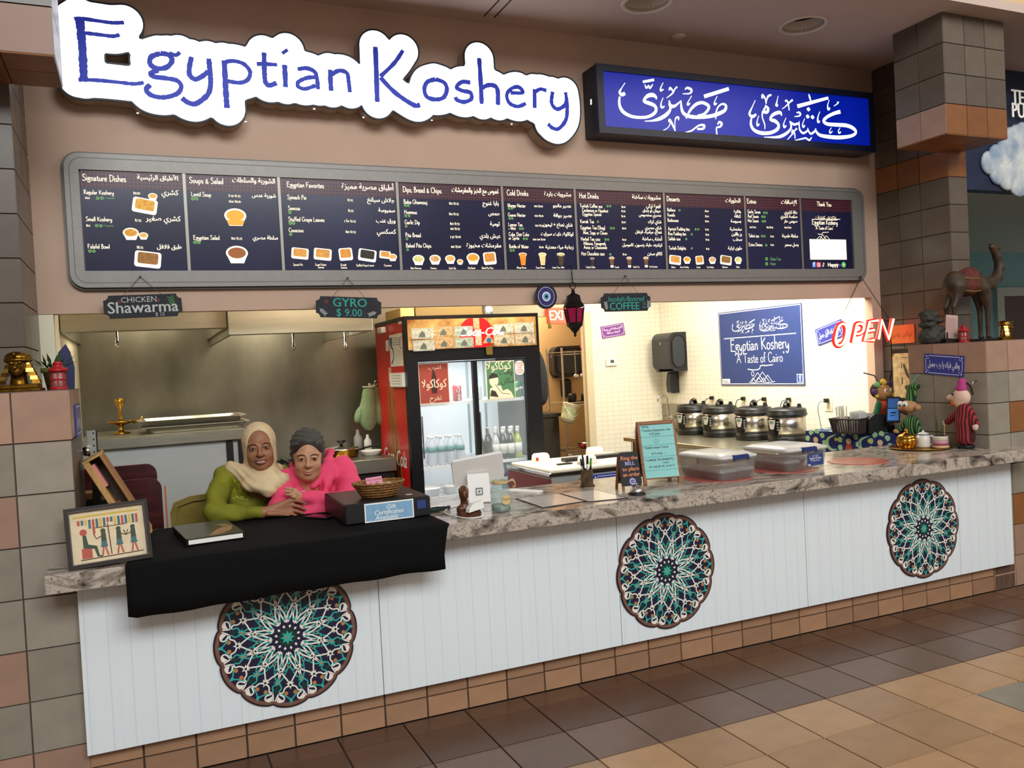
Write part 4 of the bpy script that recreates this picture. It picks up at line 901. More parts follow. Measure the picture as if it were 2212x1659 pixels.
# cooking range and steel bench right of the oven
st = thing('cooking_range', 'low cooking range with black grates and a white front rail', 'stove', (.33, 2.6, 0))
g = G(); g.box((.02, 2.16, .05), (.62, 3.06, .965)); g.make('body', DKS, st)
g = G(); g.box((.01, 2.10, .90), (.63, 2.17, .968), .01); g.make('front_rail', mat('white_enamel', 'e6e4dc', .3), st)
for yy in (2.35, 2.75):
    g = G()
    for k in range(5): g.box((.07 + .12 * k, yy - .18, .985), (.085 + .12 * k, yy + .18, 1.005))
    g.box((.05, yy - .19, .966), (.59, yy - .175, .99)); g.box((.05, yy + .175, .966), (.59, yy + .19, .99)); g.make('grate', BLK, st)
for k in range(4): g = G(); g.lathe([(.0, 0), (.024, 0), (.022, .03), (0, .032)], (0, 0, 0), 12); g.v = [V((.10 + .14 * k + p.x, 2.10 - p.z, .84 + p.y)) for p in g.v]; g.make('knob', BLK, st)
g = G(); g.box((.64, 2.25, .90), (1.04, 3.06, 1.0), .004); bn = thing('steel_bench', 'steel work bench between the range and the red fridge', 'bench', (.84, 2.65, 0)); g.make('top', SS, bn)
g = G(); g.box((.65, 2.28, .1), (1.03, 3.05, .90)); g.make('cabinet', DKS, bn)
g = G(); g.box((.66, 2.6, 0), (.70, 2.64, .1)); g.make('foot', DKS, bn)
pn = thing('frying_pan', 'shallow golden pan with a lid, black knob and black handle', 'pan', (.70, 2.6, 1.0))
g = G(); g.lathe([(.11, 0), (.125, .01), (.13, .055), (.134, .06)], (.72, 2.62, 1.0), 28); g.make('body', BRS, pn, True)
g = G(); g.lathe([(.135, .06), (.13, .07), (.06, .085), (.0, .088)], (.72, 2.62, 1.0), 28); g.make('lid', CHR, pn, True)
g = G(); g.lathe([(.012, .087), (.012, .105), (.035, .118), (.035, .128), (.0, .132)], (.72, 2.62, 1.0), 16); g.make('knob', BLK, pn, True)
g = G(); g.tube([(.80, 2.50, 1.055), (.87, 2.44, 1.075), (.96, 2.36, 1.10)], [.010, .014, .012], 10, flat=.6); g.make('handle', BLK, pn, True)
for x, y, r, hh, m, lab in ((.98, 2.85, .03, .14, WHT, 'slim white squeeze bottle on the steel bench beside the fridge'), (.92, 2.92, .035, .18, mat('grey_bottle', '9c9c98', .4), 'taller grey bottle on the steel bench beside the fridge')):
    g = G(); g.lathe([(r, 0), (r, hh * .65), (r * .45, hh * .8), (r * .3, hh)], (x, y, 1.0), 14); tag(g.make('bottle', m, None, True), lab, 'bottle')
g = G(); g.lathe([(.05, 0), (.075, .03), (.08, .04), (.074, .04), (.045, .008)], (.93, 2.55, 1.0), 20); tag(g.make('bowl', WHT, None, True), 'small white bowl on the steel bench beside the fridge', 'bowl')
# door latch at the left wall
dl = thing('door_latch', 'steel plate with chrome roller latch on the left kitchen wall', 'latch', (-.888,.72,1.299))
a = (-.898,.72,1.422); c = (-.858,.72,1.299)
g = G(); g.box((a[0], .715, c[2]), (c[0], .725, a[2]), .001); g.make('plate', mat('latch_plate', 'a9aaa2', .4, .6), dl)
g = G(); q = (-.93,.7,1.327); g.tube([(q[0] - .01, .70, q[2]), (q[0] + .02, .70, q[2]), (q[0] + .02, .70, q[2]), (q[0] + .045, .70, q[2])], [.018, .018, .024, .024], 14); g.make('roller', CHR, dl, True)
for k in range(4): g = G(); g.lathe([(.004, 0), (.0, .003)], (0, 0, 0), 8); g.v = [V((a[0] + .03 + p.x, .715 - p.z, c[2] + .02 + k * .03 + p.y)) for p in g.v]; g.make('screw', BLK, dl)
g = G(); g.box((a[0] + .01, .725, .0), (a[0] + .045, .76, a[2])); g.make('post', DKS, dl)

# ================================================================ DRINKS FRIDGE
RED = mat('fridge_red', 'd3201f', .28, noise=.04, ns=3); FB = mat('fridge_black', '0e0e10', .32)
fr = thing('drinks_fridge', 'tall black and red two-door drinks fridge with a lit header', 'fridge', (1.585, 2.35, 0))
X0, X1, Y0, Y1, ZT = 1.066, 2.105, 1.95, 2.77, 2.012
g = G(); g.box((X0 + .004, Y0 + .06, .12), (X0 + .035, Y1, ZT - .004)); g.make('side_panel', RED, fr)
g = G(); g.box((X1 - .035, Y0 + .06, .12), (X1, Y1, ZT - .004)); g.make('side_panel', FB, fr)
g = G(); g.box((X0 + .035, Y1 - .03, .12), (X1 - .035, Y1, ZT - .004)); g.make('back_panel', mat('fridge_inner', 'dfe8ea', .5), fr)
g = G(); g.box((X0, Y0 + .06, ZT - .03), (X1, Y1, ZT)); g.make('roof', FB, fr)
g = G(); g.box((X0, Y0 + .02, 0), (X1, Y1, .12)); g.make('plinth', FB, fr)
g = G(); g.box((X0 + .035, Y0 + .08, .12), (X1 - .035, Y1 - .03, .60)); g.make('machine_box', mat('fridge_inner'), fr)
g = G(frame((0, Y0 + .06, 0))); g.prism([(X0, .10), (X1, .10), (X1, ZT), (X0, ZT)], 0, .06, [[(1.15, .62), (1.15, 1.685), (1.985, 1.685), (1.985, .62)]]); g.make('front_frame', FB, fr)
g = G(); g.box((X0 + .035, Y0 + .06, 1.70), (X1 - .035, Y1 - .03, 1.76)); g.make('inner_ceiling', mat('fridge_inner'), fr)
AMB = mat('header_amber', '7a4a1c', .35, noise=.6, ns=9, c2='c9a868', emit=.0)
N, L, b = nodes(AMB); b.inputs['Emission Strength'].default_value = .12; L(b.inputs['Base Color'].links[0].from_socket, b.inputs['Emission Color'])
FH = frame((0, Y0, 0)); hx0, hx1, hz0, hz1 = 1.085, 2.082, 1.772, 1.985
g = G(FH); g.rect(hx0, hz0, hx1, hz1, 0, .006); hd = g.make('header', AMB, fr)
g = G(FH); cxh = 1.60; g.disc((cxh, hz0 + .09), .135, .006, 28, None, .0066); g.v = [V((p.x, p.y, min(max(p.z, hz0 + .001), hz1 - .001))) for p in g.v]; g.make('red_disc', mat('header_red', 'd5161b', .3, emit=.7, ec='ff1c1c'), hd)
g = G(FH); txt(g, 'Coca-Cola', cxh + .04, hz0 + .085, .085, .0070, 'c', .95, sl=.35, bold=.0012); g.make('lettering', mat('header_white', 'ffffff', .4, emit=1.1), hd, kind='stuff')
g = G(FH); txt(g, 'CO', 1.265, hz0 + .10, .045, .0068, 'c', bold=.001); g.make('lettering', mat('header_white'), hd, kind='stuff')
# banknotes stuck on the header
NT = [mat('note_%d' % i, c, .7, noise=.35, ns=55, c2=c2) for i, (c, c2) in enumerate((('cfd0c2', '9fa49a'), ('d3b58e', 'a57f55'), ('bcc6bb', '7f9083'), ('d6cdb4', '9f8a72')))]
F2 = frame((0, Y0 - .0065, 0))
k = 0
for (a, b_, w_, hh, m) in ((418, 180, 175, 86, 0), (425, 272, 175, 86, 0), (603, 168, 155, 84, 1), (605, 258, 155, 82, 1), (770, 166, 158, 84, 2), (772, 255, 158, 82, 2), (1108, 150, 172, 80, 0), (1108, 238, 178, 84, 3), (1292, 140, 175, 88, 0), (1295, 230, 182, 88, 3)):
    x = 1.061 + (a - 360) * .000905; x1_ = x + w_ * .00090; z1_ = hz1 + .012 - (b_ - 105 + (a - 395) * .022) * .00092 - .004; z0_ = z1_ - hh * .00088
    n_ = thing('banknote', '', 'banknote', (x, Y0 - .0065, z0_), 0, 'banknotes taped to the fridge header')
    n_['label'] = ['top', 'lower'][k % 2] + ' banknote of the ' + ['leftmost', 'second', 'third', 'fourth', 'rightmost'][k // 2] + ' pair taped to the fridge header'
    g = G(F2); g.rect(x, z0_, x1_, z1_, 0, .0006); g.make('paper', NT[m], n_)
    g = G(F2); g.stroke([(x + .006, z0_ + .006), (x1_ - .006, z0_ + .006), (x1_ - .006, z1_ - .006), (x + .006, z1_ - .006)], .0015, .0008, None, True)
    cx_ = (x + x1_) / 2; cz_ = (z0_ + z1_) / 2
    g.prism([(cx_ - .03, z0_ + .012), (cx_ + .02, z0_ + .012), (cx_ + .02, cz_), (cx_, cz_ + .022), (cx_ - .02, cz_)], .0008, .0008); txt(g, ['50', '10', '20', '5', '100'][k % 5], x1_ - .03, z1_ - .022, .02, .0008, 'c'); g.make('print', mat('note_ink', '5d6660', .8), n_, kind='stuff')
    k += 1
for i, (a, b_, w_, hh) in enumerate(((935, 118, 52, 88), (945, 205, 54, 135))):
    x = 1.061 + (a - 360) * .000905; z1_ = hz1 - (b_ - 118) * .00092
    g = G(F2); g.rect(x, z1_ - hh * .00088, x + w_ * .0009, z1_, 0, .0006); tag(g.make('banknote', NT[3 if i else 1]), ['small brown upright banknote above the middle of the fridge header', 'long cream upright banknote at the middle of the fridge header'][i], 'banknote', 'banknotes taped to the fridge header')
# hanging charm below the header
ch = thing('hanging_charm', 'triangular eye charm with a small gold plate hanging on the fridge header', 'charm', (1.69, Y0 - .015, 1.74))
F3 = frame((1.69, Y0 - .015, 0))
g = G(F3); g.prism([(-.045, 1.80), (.045, 1.80), (0, 1.865)], 0, .006); g.make('triangle', mat('charm_tan', 'b7a276', .5), ch)
g = G(F3); g.disc((0, 1.822), .018, .006, 16, None, .009); g.make('eye', mat('charm_blue', '35689a', .3), ch)
g = G(F3); g.prism(rrect(-.024, 1.715, .026, 1.778, .006, 3), 0, .005); g.make('plate', mat('charm_gold', '9c8446', .35, .8), ch)
g = G(F3); g.tube([(0, 1.865, .003), (0, 1.99, .003)], .0012, 5); g.make('cord', BLK, ch); g = G(F3); g.tube([(0, 1.80, .003), (0, 1.775, .003)], .0012, 5); g.make('cord', BLK, ch)
# sliding glass doors
GLS = mat('fridge_glass', 'dfeef0', .03, alpha=.10, spec=.6)
for i, (a, c) in enumerate(((1.155, 1.60), (1.565, 1.98))):
    d = thing('x', '', '', (0, 0, 0)); bpy.data.objects.remove(d)
    g = G(frame((0, Y0 + .045 - .02 * i, 0))); fw = .02
    g.prism([(a, .625), (c, .625), (c, 1.68), (a, 1.68)], 0, .014, [[(a + (.004 if i == 0 else .035), .65), (a + (.004 if i == 0 else .035), 1.672), (c - (.035 if i == 0 else .008), 1.672), (c - (.035 if i == 0 else .008), .65)]]); dd = g.make('sliding_door', FB, fr)
    g = G(frame((0, Y0 + .050 - .02 * i, 0))); g.rect(a + .004, .65, c - .008, 1.672, 0, .003); g.make('pane', GLS, dd)
    g = G(); g.box(((1.60 if i else 1.163), Y0 + .018 - .02 * i, 1.0), ((1.606 if i else 1.170), Y0 + .03 - .02 * i, 1.3)); g.make('pull', CHR, dd)
SH = mat('shelf_white', 'dfe3e2', .4)
for z in (1.385, .928, .705):
    g = G(); g.box((X0 + .04, Y0 + .10, z - .022), (X1 - .04, Y0 + .106, z)); g.box((X0 + .04, Y1 - .06, z - .012), (X1 - .04, Y1 - .054, z))
    for q in range(26): xx = X0 + .045 + q * .0372; g.box((xx, Y0 + .106, z - .006), (xx + .006, Y1 - .06, z))
    g.make('shelf', SH, fr)
for x in (1.30, 1.38, 1.80, 1.95):
    g = G(); g.box((x, Y1 - .036, .65), (x + .018, Y1 - .030, 1.68))
    g.use(mat('fridge_inner'))
    g2 = G(); g2.box((x, Y1 - .038, .65), (x + .018, Y1 - .0305, 1.68)); g2.make('rail', mat('rail_grey', '9fa8aa', .4, .5), fr)
for x in (X0 + .05, X1 - .062):
    g = G(); g.box((x, Y0 + .085, .65), (x + .012, Y0 + .10, 1.66)); g.make('led_strip', mat('led_cool', 'eaf8ff', .4, emit=5, ec='dff2ff'), fr)
area('fridge_lamp', (1.585, 2.12, 1.69), (1.585, 2.35, .6), .8, .06, 9, (.86, .96, 1))
# posters, sticker on the glass
pp = thing('drink_poster', 'red drink poster with Arabic lettering and a bottle on the left fridge door', 'poster', (1.152, Y0, 1.384))
F3 = frame((0, Y0 + .020, 0)); x0, x1, z0, z1 = 1.154, 1.382, 1.384, 1.675
g = G(F3); g.rect(x0, z0, x1, z1, 0, .0015); g.make('sheet', mat('poster_border', 'd9c9b4', .6), pp)
g = G(F3); g.rect(x0 + .006, z0 + .006, x1 - .006, z1 - .006, .0015, .0018); g.make('ground', mat('poster_red', 'a04434', .6, noise=.12, ns=8), pp)
g = G(F3); xc = (x0 + x1) / 2; g.disc((xc - .005, (z0 + z1) / 2 - .01), .072, .0018, 24, None, .0020); g.make('disc', mat('poster_dark_red', 'a03a32', .6), pp)
g = G(F3); g.prism([(xc - .020, z0 + .075), (xc + .020, z0 + .075), (xc + .022, z0 + .12), (xc + .013, z0 + .16), (xc + .018, z0 + .19), (xc + .008, z0 + .225), (xc + .008, z0 + .245), (xc - .008, z0 + .245), (xc - .008, z0 + .225), (xc - .018, z0 + .19), (xc - .013, z0 + .16), (xc - .022, z0 + .12)], .0020, .0022); g.make('bottle_print', mat('poster_brown', '3b1c17', .6), pp)
g = G(F3); txt(g, 'كوكاكولا', xc, (z0 + z1) / 2 - .03, .085, .0024, 'c', wmax=x1 - x0 - .04, bold=.001); txt(g, 'اشرب', xc + .01, z1 - .045, .04, .0024, 'c'); txt(g, 'تفرح', xc + .005, z0 + .025, .05, .0024, 'c'); g.make('lettering', mat('poster_cream', 'e9d7b8', .6), pp, kind='stuff')
pp = thing('drink_poster', 'green drink poster with Arabic lettering and a seated figure on the right fridge door', 'poster', (1.666, Y0, 1.384))
F3 = frame((0, Y0 - .002, 0)); x0, x1, z0, z1 = 1.661, 1.888, 1.384, 1.666
g = G(F3); g.rect(x0, z0, x1, z1, 0, .0015); g.make('sheet', mat('poster_border'), pp)
g = G(F3); g.rect(x0 + .005, z0 + .005, x1 - .005, z1 - .005, .0015, .0018); g.make('ground', mat('poster_green', '4f7f58', .6, noise=.12, ns=8), pp)
g = G(F3); g.use(mat('poster_cream')); U = lambda u, v_: (x0 + (x1 - x0) * u, z0 + (z1 - z0) * v_)
g.prism([U(.08, .02), U(.95, .02), U(.85, .18), U(.72, .26), U(.55, .22), U(.50, .36), U(.30, .36), U(.12, .30)], .0018, .0021); g.disc(U(.26, .50), .036, .0018, 18, .048, .0022)
g.use(mat('poster_dark', '2e2a22', .6)); g.prism([U(.08, .54), U(.42, .58), U(.38, .66), U(.22, .70), U(.10, .62)], .0022, .0024); g.prism([U(.10, .10), U(.40, .06), U(.30, .22), U(.16, .26)], .0021, .0023); g.stroke([U(.30, .40), U(.52, .16), U(.80, .12)], .004, .0023)
g.make('figure_print', None, pp)
g = G(F3); g.use(mat('poster_cream')); txt(g, 'كوكاكولا', (x0 + x1) / 2 - .01, z1 - .062, .085, .0022, 'c', wmax=x1 - x0 - .03, bold=.001); g.use(mat('poster_dark')); txt(g, 'وقت', x1 - .07, z1 - .10, .055, .0022, 'c'); txt(g, 'مكان', x1 - .06, z1 - .165, .055, .0022, 'c'); g.make('lettering', None, pp, kind='stuff')
g = G(frame((0, Y0 - .002, 0))); c_ = (1.932, 1.608); g.use(mat('sticker_white', 'e9e4e2', .6)); g.prism(rrect(c_[0] - .036, c_[1] - .052, c_[0] + .036, c_[1] + .052, .03, 5), 0, .0012); g.use(mat('sticker_red', 'b23a44', .6))
for q, s in enumerate(('PLEASE', 'CLOSE', 'THE', 'DOOR', 'TIGHT')): txt(g, s, c_[0], c_[1] + .028 - q * .017, .018, .0014, 'c', bold=.0006)
tag(g.make('door_sticker', None), 'rounded white sticker with red words on the right fridge door', 'sticker')
# drinks inside
def lathe_thing(name, label, cat, prof, loc, m, group, n=14, parts=()):
    o = thing(name, label, cat, loc, 0, group)
    g = G(); g.lathe(prof, loc, n); g.make('body', m, o, True)
    for pn_, pf, pm in parts: g = G(); g.lathe(pf, loc, n); g.make(pn_, pm, o, True)
    return o
WAT = mat('water_plastic', 'dfeaf0', .1, alpha=.45, spec=.7); LBL = mat('water_label', '3d7fb8', .5, noise=.5, ns=40, c2='4f8a3c')
wp = [(.028, 0), (.032, .01), (.030, .05), (.033, .06), (.030, .10), (.032, .12), (.026, .155), (.012, .185), (.012, .20), (0, .20)]
wb = None
for i, x in enumerate((1.200, 1.275, 1.345, 1.415, 1.495)):
    for j, y in enumerate((2.12, 2.20)):
        lab = 'clear water bottle in the fridge, %s from left in the %s row' % (['first', 'second', 'third', 'fourth', 'fifth'][i], ['front', 'rear'][j])
        if wb is None: wb = lathe_thing('water_bottle', lab, 'bottle', wp, (x, y, .928), WAT, 'water bottles in the fridge', 14, (('label', [(.0325, .095), (.0325, .132)], LBL), ('cap', [(.014, .195), (.014, .212), (0, .213)], WHT)))
        else: dup(wb, None, (x, y, .928), None, lab)
bp_ = [(.028, 0), (.030, .008), (.030, .13), (.024, .155), (.012, .19), (.012, .235), (0, .236)]
first = {}
for i, (x, y, c, lab, k) in enumerate(((1.655, 2.12, '2a1a10', 'dark amber bottle at the left of the right-hand fridge shelf', 'a'), (1.715, 2.12, '2a1a10', 'dark amber bottle beside the label-fronted bottles in the fridge', 'a'), (1.775, 2.11, 'c8c8c4', 'clear bottle with a white label and red mark in the fridge', 'b'), (1.835, 2.11, '15161c', 'near-black bottle with a white label, left of the dark pair in the fridge', 'b'), (1.893, 2.10, '15161c', 'near-black bottle with a white label, right of the dark pair in the fridge', 'b'), (1.955, 2.10, 'a9b04a', 'yellow-green bottle with a pale label at the right of the fridge shelf', 'b'))):
    m = mat('drink_' + c, c, .12, spec=.7, coat=.4)
    o = lathe_thing('drink_bottle', lab, 'bottle', bp_, (x, y, .928), m, 'glass bottles on the middle fridge shelf', 14, () if k == 'a' else (('label', [(.0308, .04), (.0308, .115)], mat('bottle_label', 'e8e6de', .5, noise=.3, ns=90)), ('neck_label', [(.0135, .19), (.0128, .222)], mat('bottle_label'))))
    g = G(); g.lathe([(.014, .225), (.014, .24), (0, .241)], (x, y, .928), 12); g.make('cap', BRS if k == 'a' else WHT, o)
for i, (x, y) in enumerate(((1.755, 2.20), (1.82, 2.20), (1.88, 2.19), (1.945, 2.19))):
    m = mat('drink_' + ['15161c', '15161c', 'c8c8c4', 'a9b04a'][i], '15161c', .12); lathe_thing('drink_bottle', ['first', 'second', 'third', 'fourth'][i] + ' bottle from left in the rear row of the right-hand fridge shelf', 'bottle', bp_, (x, y, .928), m, 'glass bottles on the middle fridge shelf', 12, (('neck_label', [(.0135, .19), (.0128, .238)], mat('bottle_label')),))
for i, (x, c) in enumerate(((1.83, '1d2a52'), (1.88, '27408a'), (1.94, '5d8a3a'), (1.985, '74a04a'))):
    lathe_thing('drink_bottle', ['navy', 'blue', 'green', 'light green'][i] + ' bottle on the lowest fridge shelf behind the payment stand', 'bottle', [(r, z * .8) for r, z in bp_], (x, 2.11, .705), mat('drink_' + c, c, .12, spec=.7), 'bottles on the lowest fridge shelf', 12, (('label', [(.0308, .04), (.0308, .09)], mat('bottle_label')),))
cp = [(.024, 0), (.033, .006), (.033, .108), (.027, .120), (.025, .120), (.024, .116), (0, .116)]
for x, c, t, lab in ((1.492, 'a51d2a', 'Coca-Cola', 'dark red soda can on the top fridge shelf beside the red poster'), (1.655, 'b9bcbe', '', 'silver soda can on the top fridge shelf behind the green poster'), (1.985, '14602f', 'Sprite', 'green soda can on the top fridge shelf below the sticker')):
    o = thing('soda_can', lab, 'can', (x, 2.12, 1.385), 0, 'soda cans on the top fridge shelf')
    g = G(); g.lathe(cp, (x, 2.12, 1.385), 20); g.make('body', mat('can_' + c, c, .25, .5), o, True)
    g = G(); g.lathe([(.0245, .1165), (.0245, .1175), (0, .1175)], (x, 2.12, 1.385), 16); g.make('lid', CHR, o)
    if t:
        g = G(frame((x, 2.12 - .0345, 1.385))); txt(g, t, 0, 0, .035, 0, 'c', rot=PI / 2 if t[0] == 'C' else .15, bold=.0006)
        if t[0] == 'C': g.v = [V((p.x + .01, p.y + (p.x - x + .01) ** 2 * 14, p.z + .055)) for p in g.v]
        else: g.v = [V((p.x, p.y + (p.x - x) ** 2 * 14, p.z + .06)) for p in g.v]
        g.make('lettering', WHT, o, kind='stuff')
for i, (x, r) in enumerate(((1.245, .075), (1.40, .05))):
    o = thing('food_tub', ['round white food tub with lid at the bottom of the fridge', 'small round white tub at the bottom of the fridge, behind the payment stand'][i], 'tub', (x, 2.13, .705), 0, 'tubs in the fridge')
    g = G(); g.lathe([(r * .85, 0), (r, .05), (r, .055)], (x, 2.13, .705), 24); g.make('body', mat('tub_plastic', 'd3dfe0', .3, alpha=.85), o, True)
    g = G(); g.lathe([(r * 1.06, .052), (r * 1.06, .062), (r * .9, .066), (0, .064)], (x, 2.13, .705), 24); g.make('lid', WHT, o, True)
# side of the fridge: printed bottle, script, magnets and papers
FS = frame((X0 + .004, 0, 0), (0, -1, 0), (0, 0, 1))      # local x = -world y
def sy(px_, py_): return None
yb = 2.40
g = G(FS); P = [(.040, 1.66), (.045, 1.60), (.06, 1.50), (.075, 1.42), (.125, 1.18), (.165, 1.05), (.15, .98), (.165, .90), (.175, .72), (.17, .45)]
g.prism([(-yb - a, z) for a, z in P] + [(-yb + a, z) for a, z in P[::-1]], 0, .0012); sd = g.make('printed_bottle', mat('print_cola', '5a2412', .3, noise=.7, ns=6, c2='c0702c', stretch=(1, 6, 1)), fr)
g = G(FS); g.prism([(-yb - .05, 1.56), (-yb + .05, 1.56), (-yb + .036, 1.66), (-yb - .036, 1.66)], .0012, .0016); g.make('printed_neck', mat('print_glass', 'c9b48a', .3), fr)
g = G(FS); txt(g, 'Coca-Cola', -yb, .93, .17, .002, 'c', .85, sl=.3, bold=.004); g.make('lettering', WHT, fr, kind='stuff')
def magnet(label, y0_, y1_, z0_, z1_, m, ink=None, t=.004, name='magnet_note'):
    o = thing(name, label, 'note', (X0, (y0_ + y1_) / 2, z0_), 0, 'notes on the side of the fridge')
    g = G(FS); g.rect(-y0_, z0_, -y1_, z1_, .001, t); g.make('sheet', m, o)
    if ink: g = G(FS); ink(g, -y0_, z0_, -y1_, z1_, t + .0004); g.make('print', None, o, kind='stuff')
    return o
def ink1(g, a, b_, c, d, z):
    g.use(mat('ink_blue', '2f6fb5', .6)); g.prism([(a + .01, d - .02), (a + .07, d - .02), (a + .07, d - .07), (a + .04, d - .10), (a + .01, d - .07)], z, z); g.stroke(smooth([(a + .03, b_ + .02), (a + .09, b_ + .06), (a + .09, b_ + .12), (a + .03, b_ + .15)], 4), .018, z); g.stroke(smooth([(c - .02, b_ + .12), (c - .07, b_ + .16), (c - .02, b_ + .21)], 4), .008, z)
    g.use(mat('ink_grey', '6e737a', .6)); [g.stroke([(a + .09, d - .03 - k * .016), (c - .03, d - .03 - k * .016)], .004, z) for k in range(4)]
magnet('white and blue leaflet stuck high on the red fridge side', 2.36, 2.03, 1.665, 1.9, PAP, ink1)
magnet('small white pad hanging on the red fridge side', 2.33, 2.00, 1.517, 1.618, PAP, lambda g, a, b_, c, d, z: (g.use(mat('ink_grey')), [g.stroke([(a + .04, d - .02 - k * .02), (c - .05, d - .02 - k * .02)], .003, z) for k in range(4)]), .025)
magnet('blank white slip tucked behind the leaflet on the fridge side', 2.47, 2.39, 1.786, 1.865, PAP)
magnet('small white tag at the top front edge of the fridge side', 2.10, 2.01, 1.964, 2.007, PAP)
q = (1.07,2.486,1.942)
g = G(); g.box((X0 - .04, q[1] - .06, q[2] - .02), (X0 + .003, q[1] + .06, q[2] + .025), .006); tag(g.make('magnetic_clip', WHT), 'white magnetic clip at the top of the red fridge side', 'clip')
# oven mitts on a hook
hk = (1.07,2.763,1.548)
g = G(); g.tube([(X0 + .004, hk[1], hk[2] + .02), (X0 - .02, hk[1], hk[2] + .015), (X0 - .03, hk[1], hk[2] - .005), (X0 - .018, hk[1], hk[2] - .015)], .005, 8); tag(g.make('hook', CHR, None, True), 'small chrome hook on the red fridge side holding the oven mitts', 'hook')
MI = mat('mitt_green', '8aa678', .9, noise=.2, ns=60, bump=.4, bs=45)
for i, (a, dy) in enumerate(((-.62, .05), (.12, -.06))):
    o = thing('oven_mitt', ['pale green quilted oven mitt hanging left on the fridge hook', 'pale green quilted oven mitt hanging right on the fridge hook'][i], 'oven mitt', (X0 - .03, hk[1] + dy, hk[2] - .36), 0, 'oven mitts on the fridge hook')
    Mx = Matrix.Translation((X0 - .05 - .03 * i, hk[1] + dy * .4, hk[2] - .03)) @ Matrix.Rotation(a * .55, 4, 'Y') @ Matrix.Rotation(.3, 4, 'Z')
    g = G(Mx); g.loft([[(w * math.cos(t) + ox, .035 * w / .07 * math.sin(t), z) for t in [2 * PI * k_ / 16 for k_ in range(16)]] for w, ox, z in ((.050, 0, 0), (.060, 0, -.05), (.066, 0, -.12), (.085, -.012, -.18), (.088, -.01, -.24), (.070, 0, -.30), (.035, .004, -.335), (.01, .004, -.342))]); g.make('glove', MI, o, True, sub=1)
    g = G(Mx); g.ell((-.085, 0, -.215), (.035, .026, .07), 12, 8, Matrix.Rotation(.35, 3, 'Y')); g.make('thumb', MI, o, True)
    g = G(Mx); g.tube([(0, 0, -.002), (0, .0, .03)], .004, 6); g.make('loop', mat('mitt_loop', 'd8dccb', .9), o)
    g = G(Mx); g.tube([(.052 * math.cos(t), .027 * math.sin(t), 0) for t in [2 * PI * k_ / 16 for k_ in range(16)]], .006, 6, closed=True); g.make('cuff', mat('mitt_cuff', 'b8c7a6', .9), o, True)
# boxes on top of the fridge
for a, c, m, lab in ((FZ1, FZ2, m_, l_) for FZ1, FZ2, m_, l_ in ((1.085, 1.19, mat('carton_cream', 'd9b878', .7), 'cream carton on top of the fridge at left'), (1.20, 1.72, mat('carton_brown', '8b7446', .75), 'long flat brown carton on top of the fridge'))):
    g = G(); g.box((a, 2.1, ZT), (c, 2.5, ZT + .07), .003); tag(g.make('carton', m), lab, 'carton')
g = G(); g.lathe([(.03, 0), (.032, .05), (.02, .07), (0, .07)], (1.77, 2.1, ZT), 14); tag(g.make('spray_can', mat('can_pattern', '4a70a0', .5, noise=.9, ns=30, c2='e8e8e0'), None, True), 'blue and white patterned can on top of the fridge', 'can')


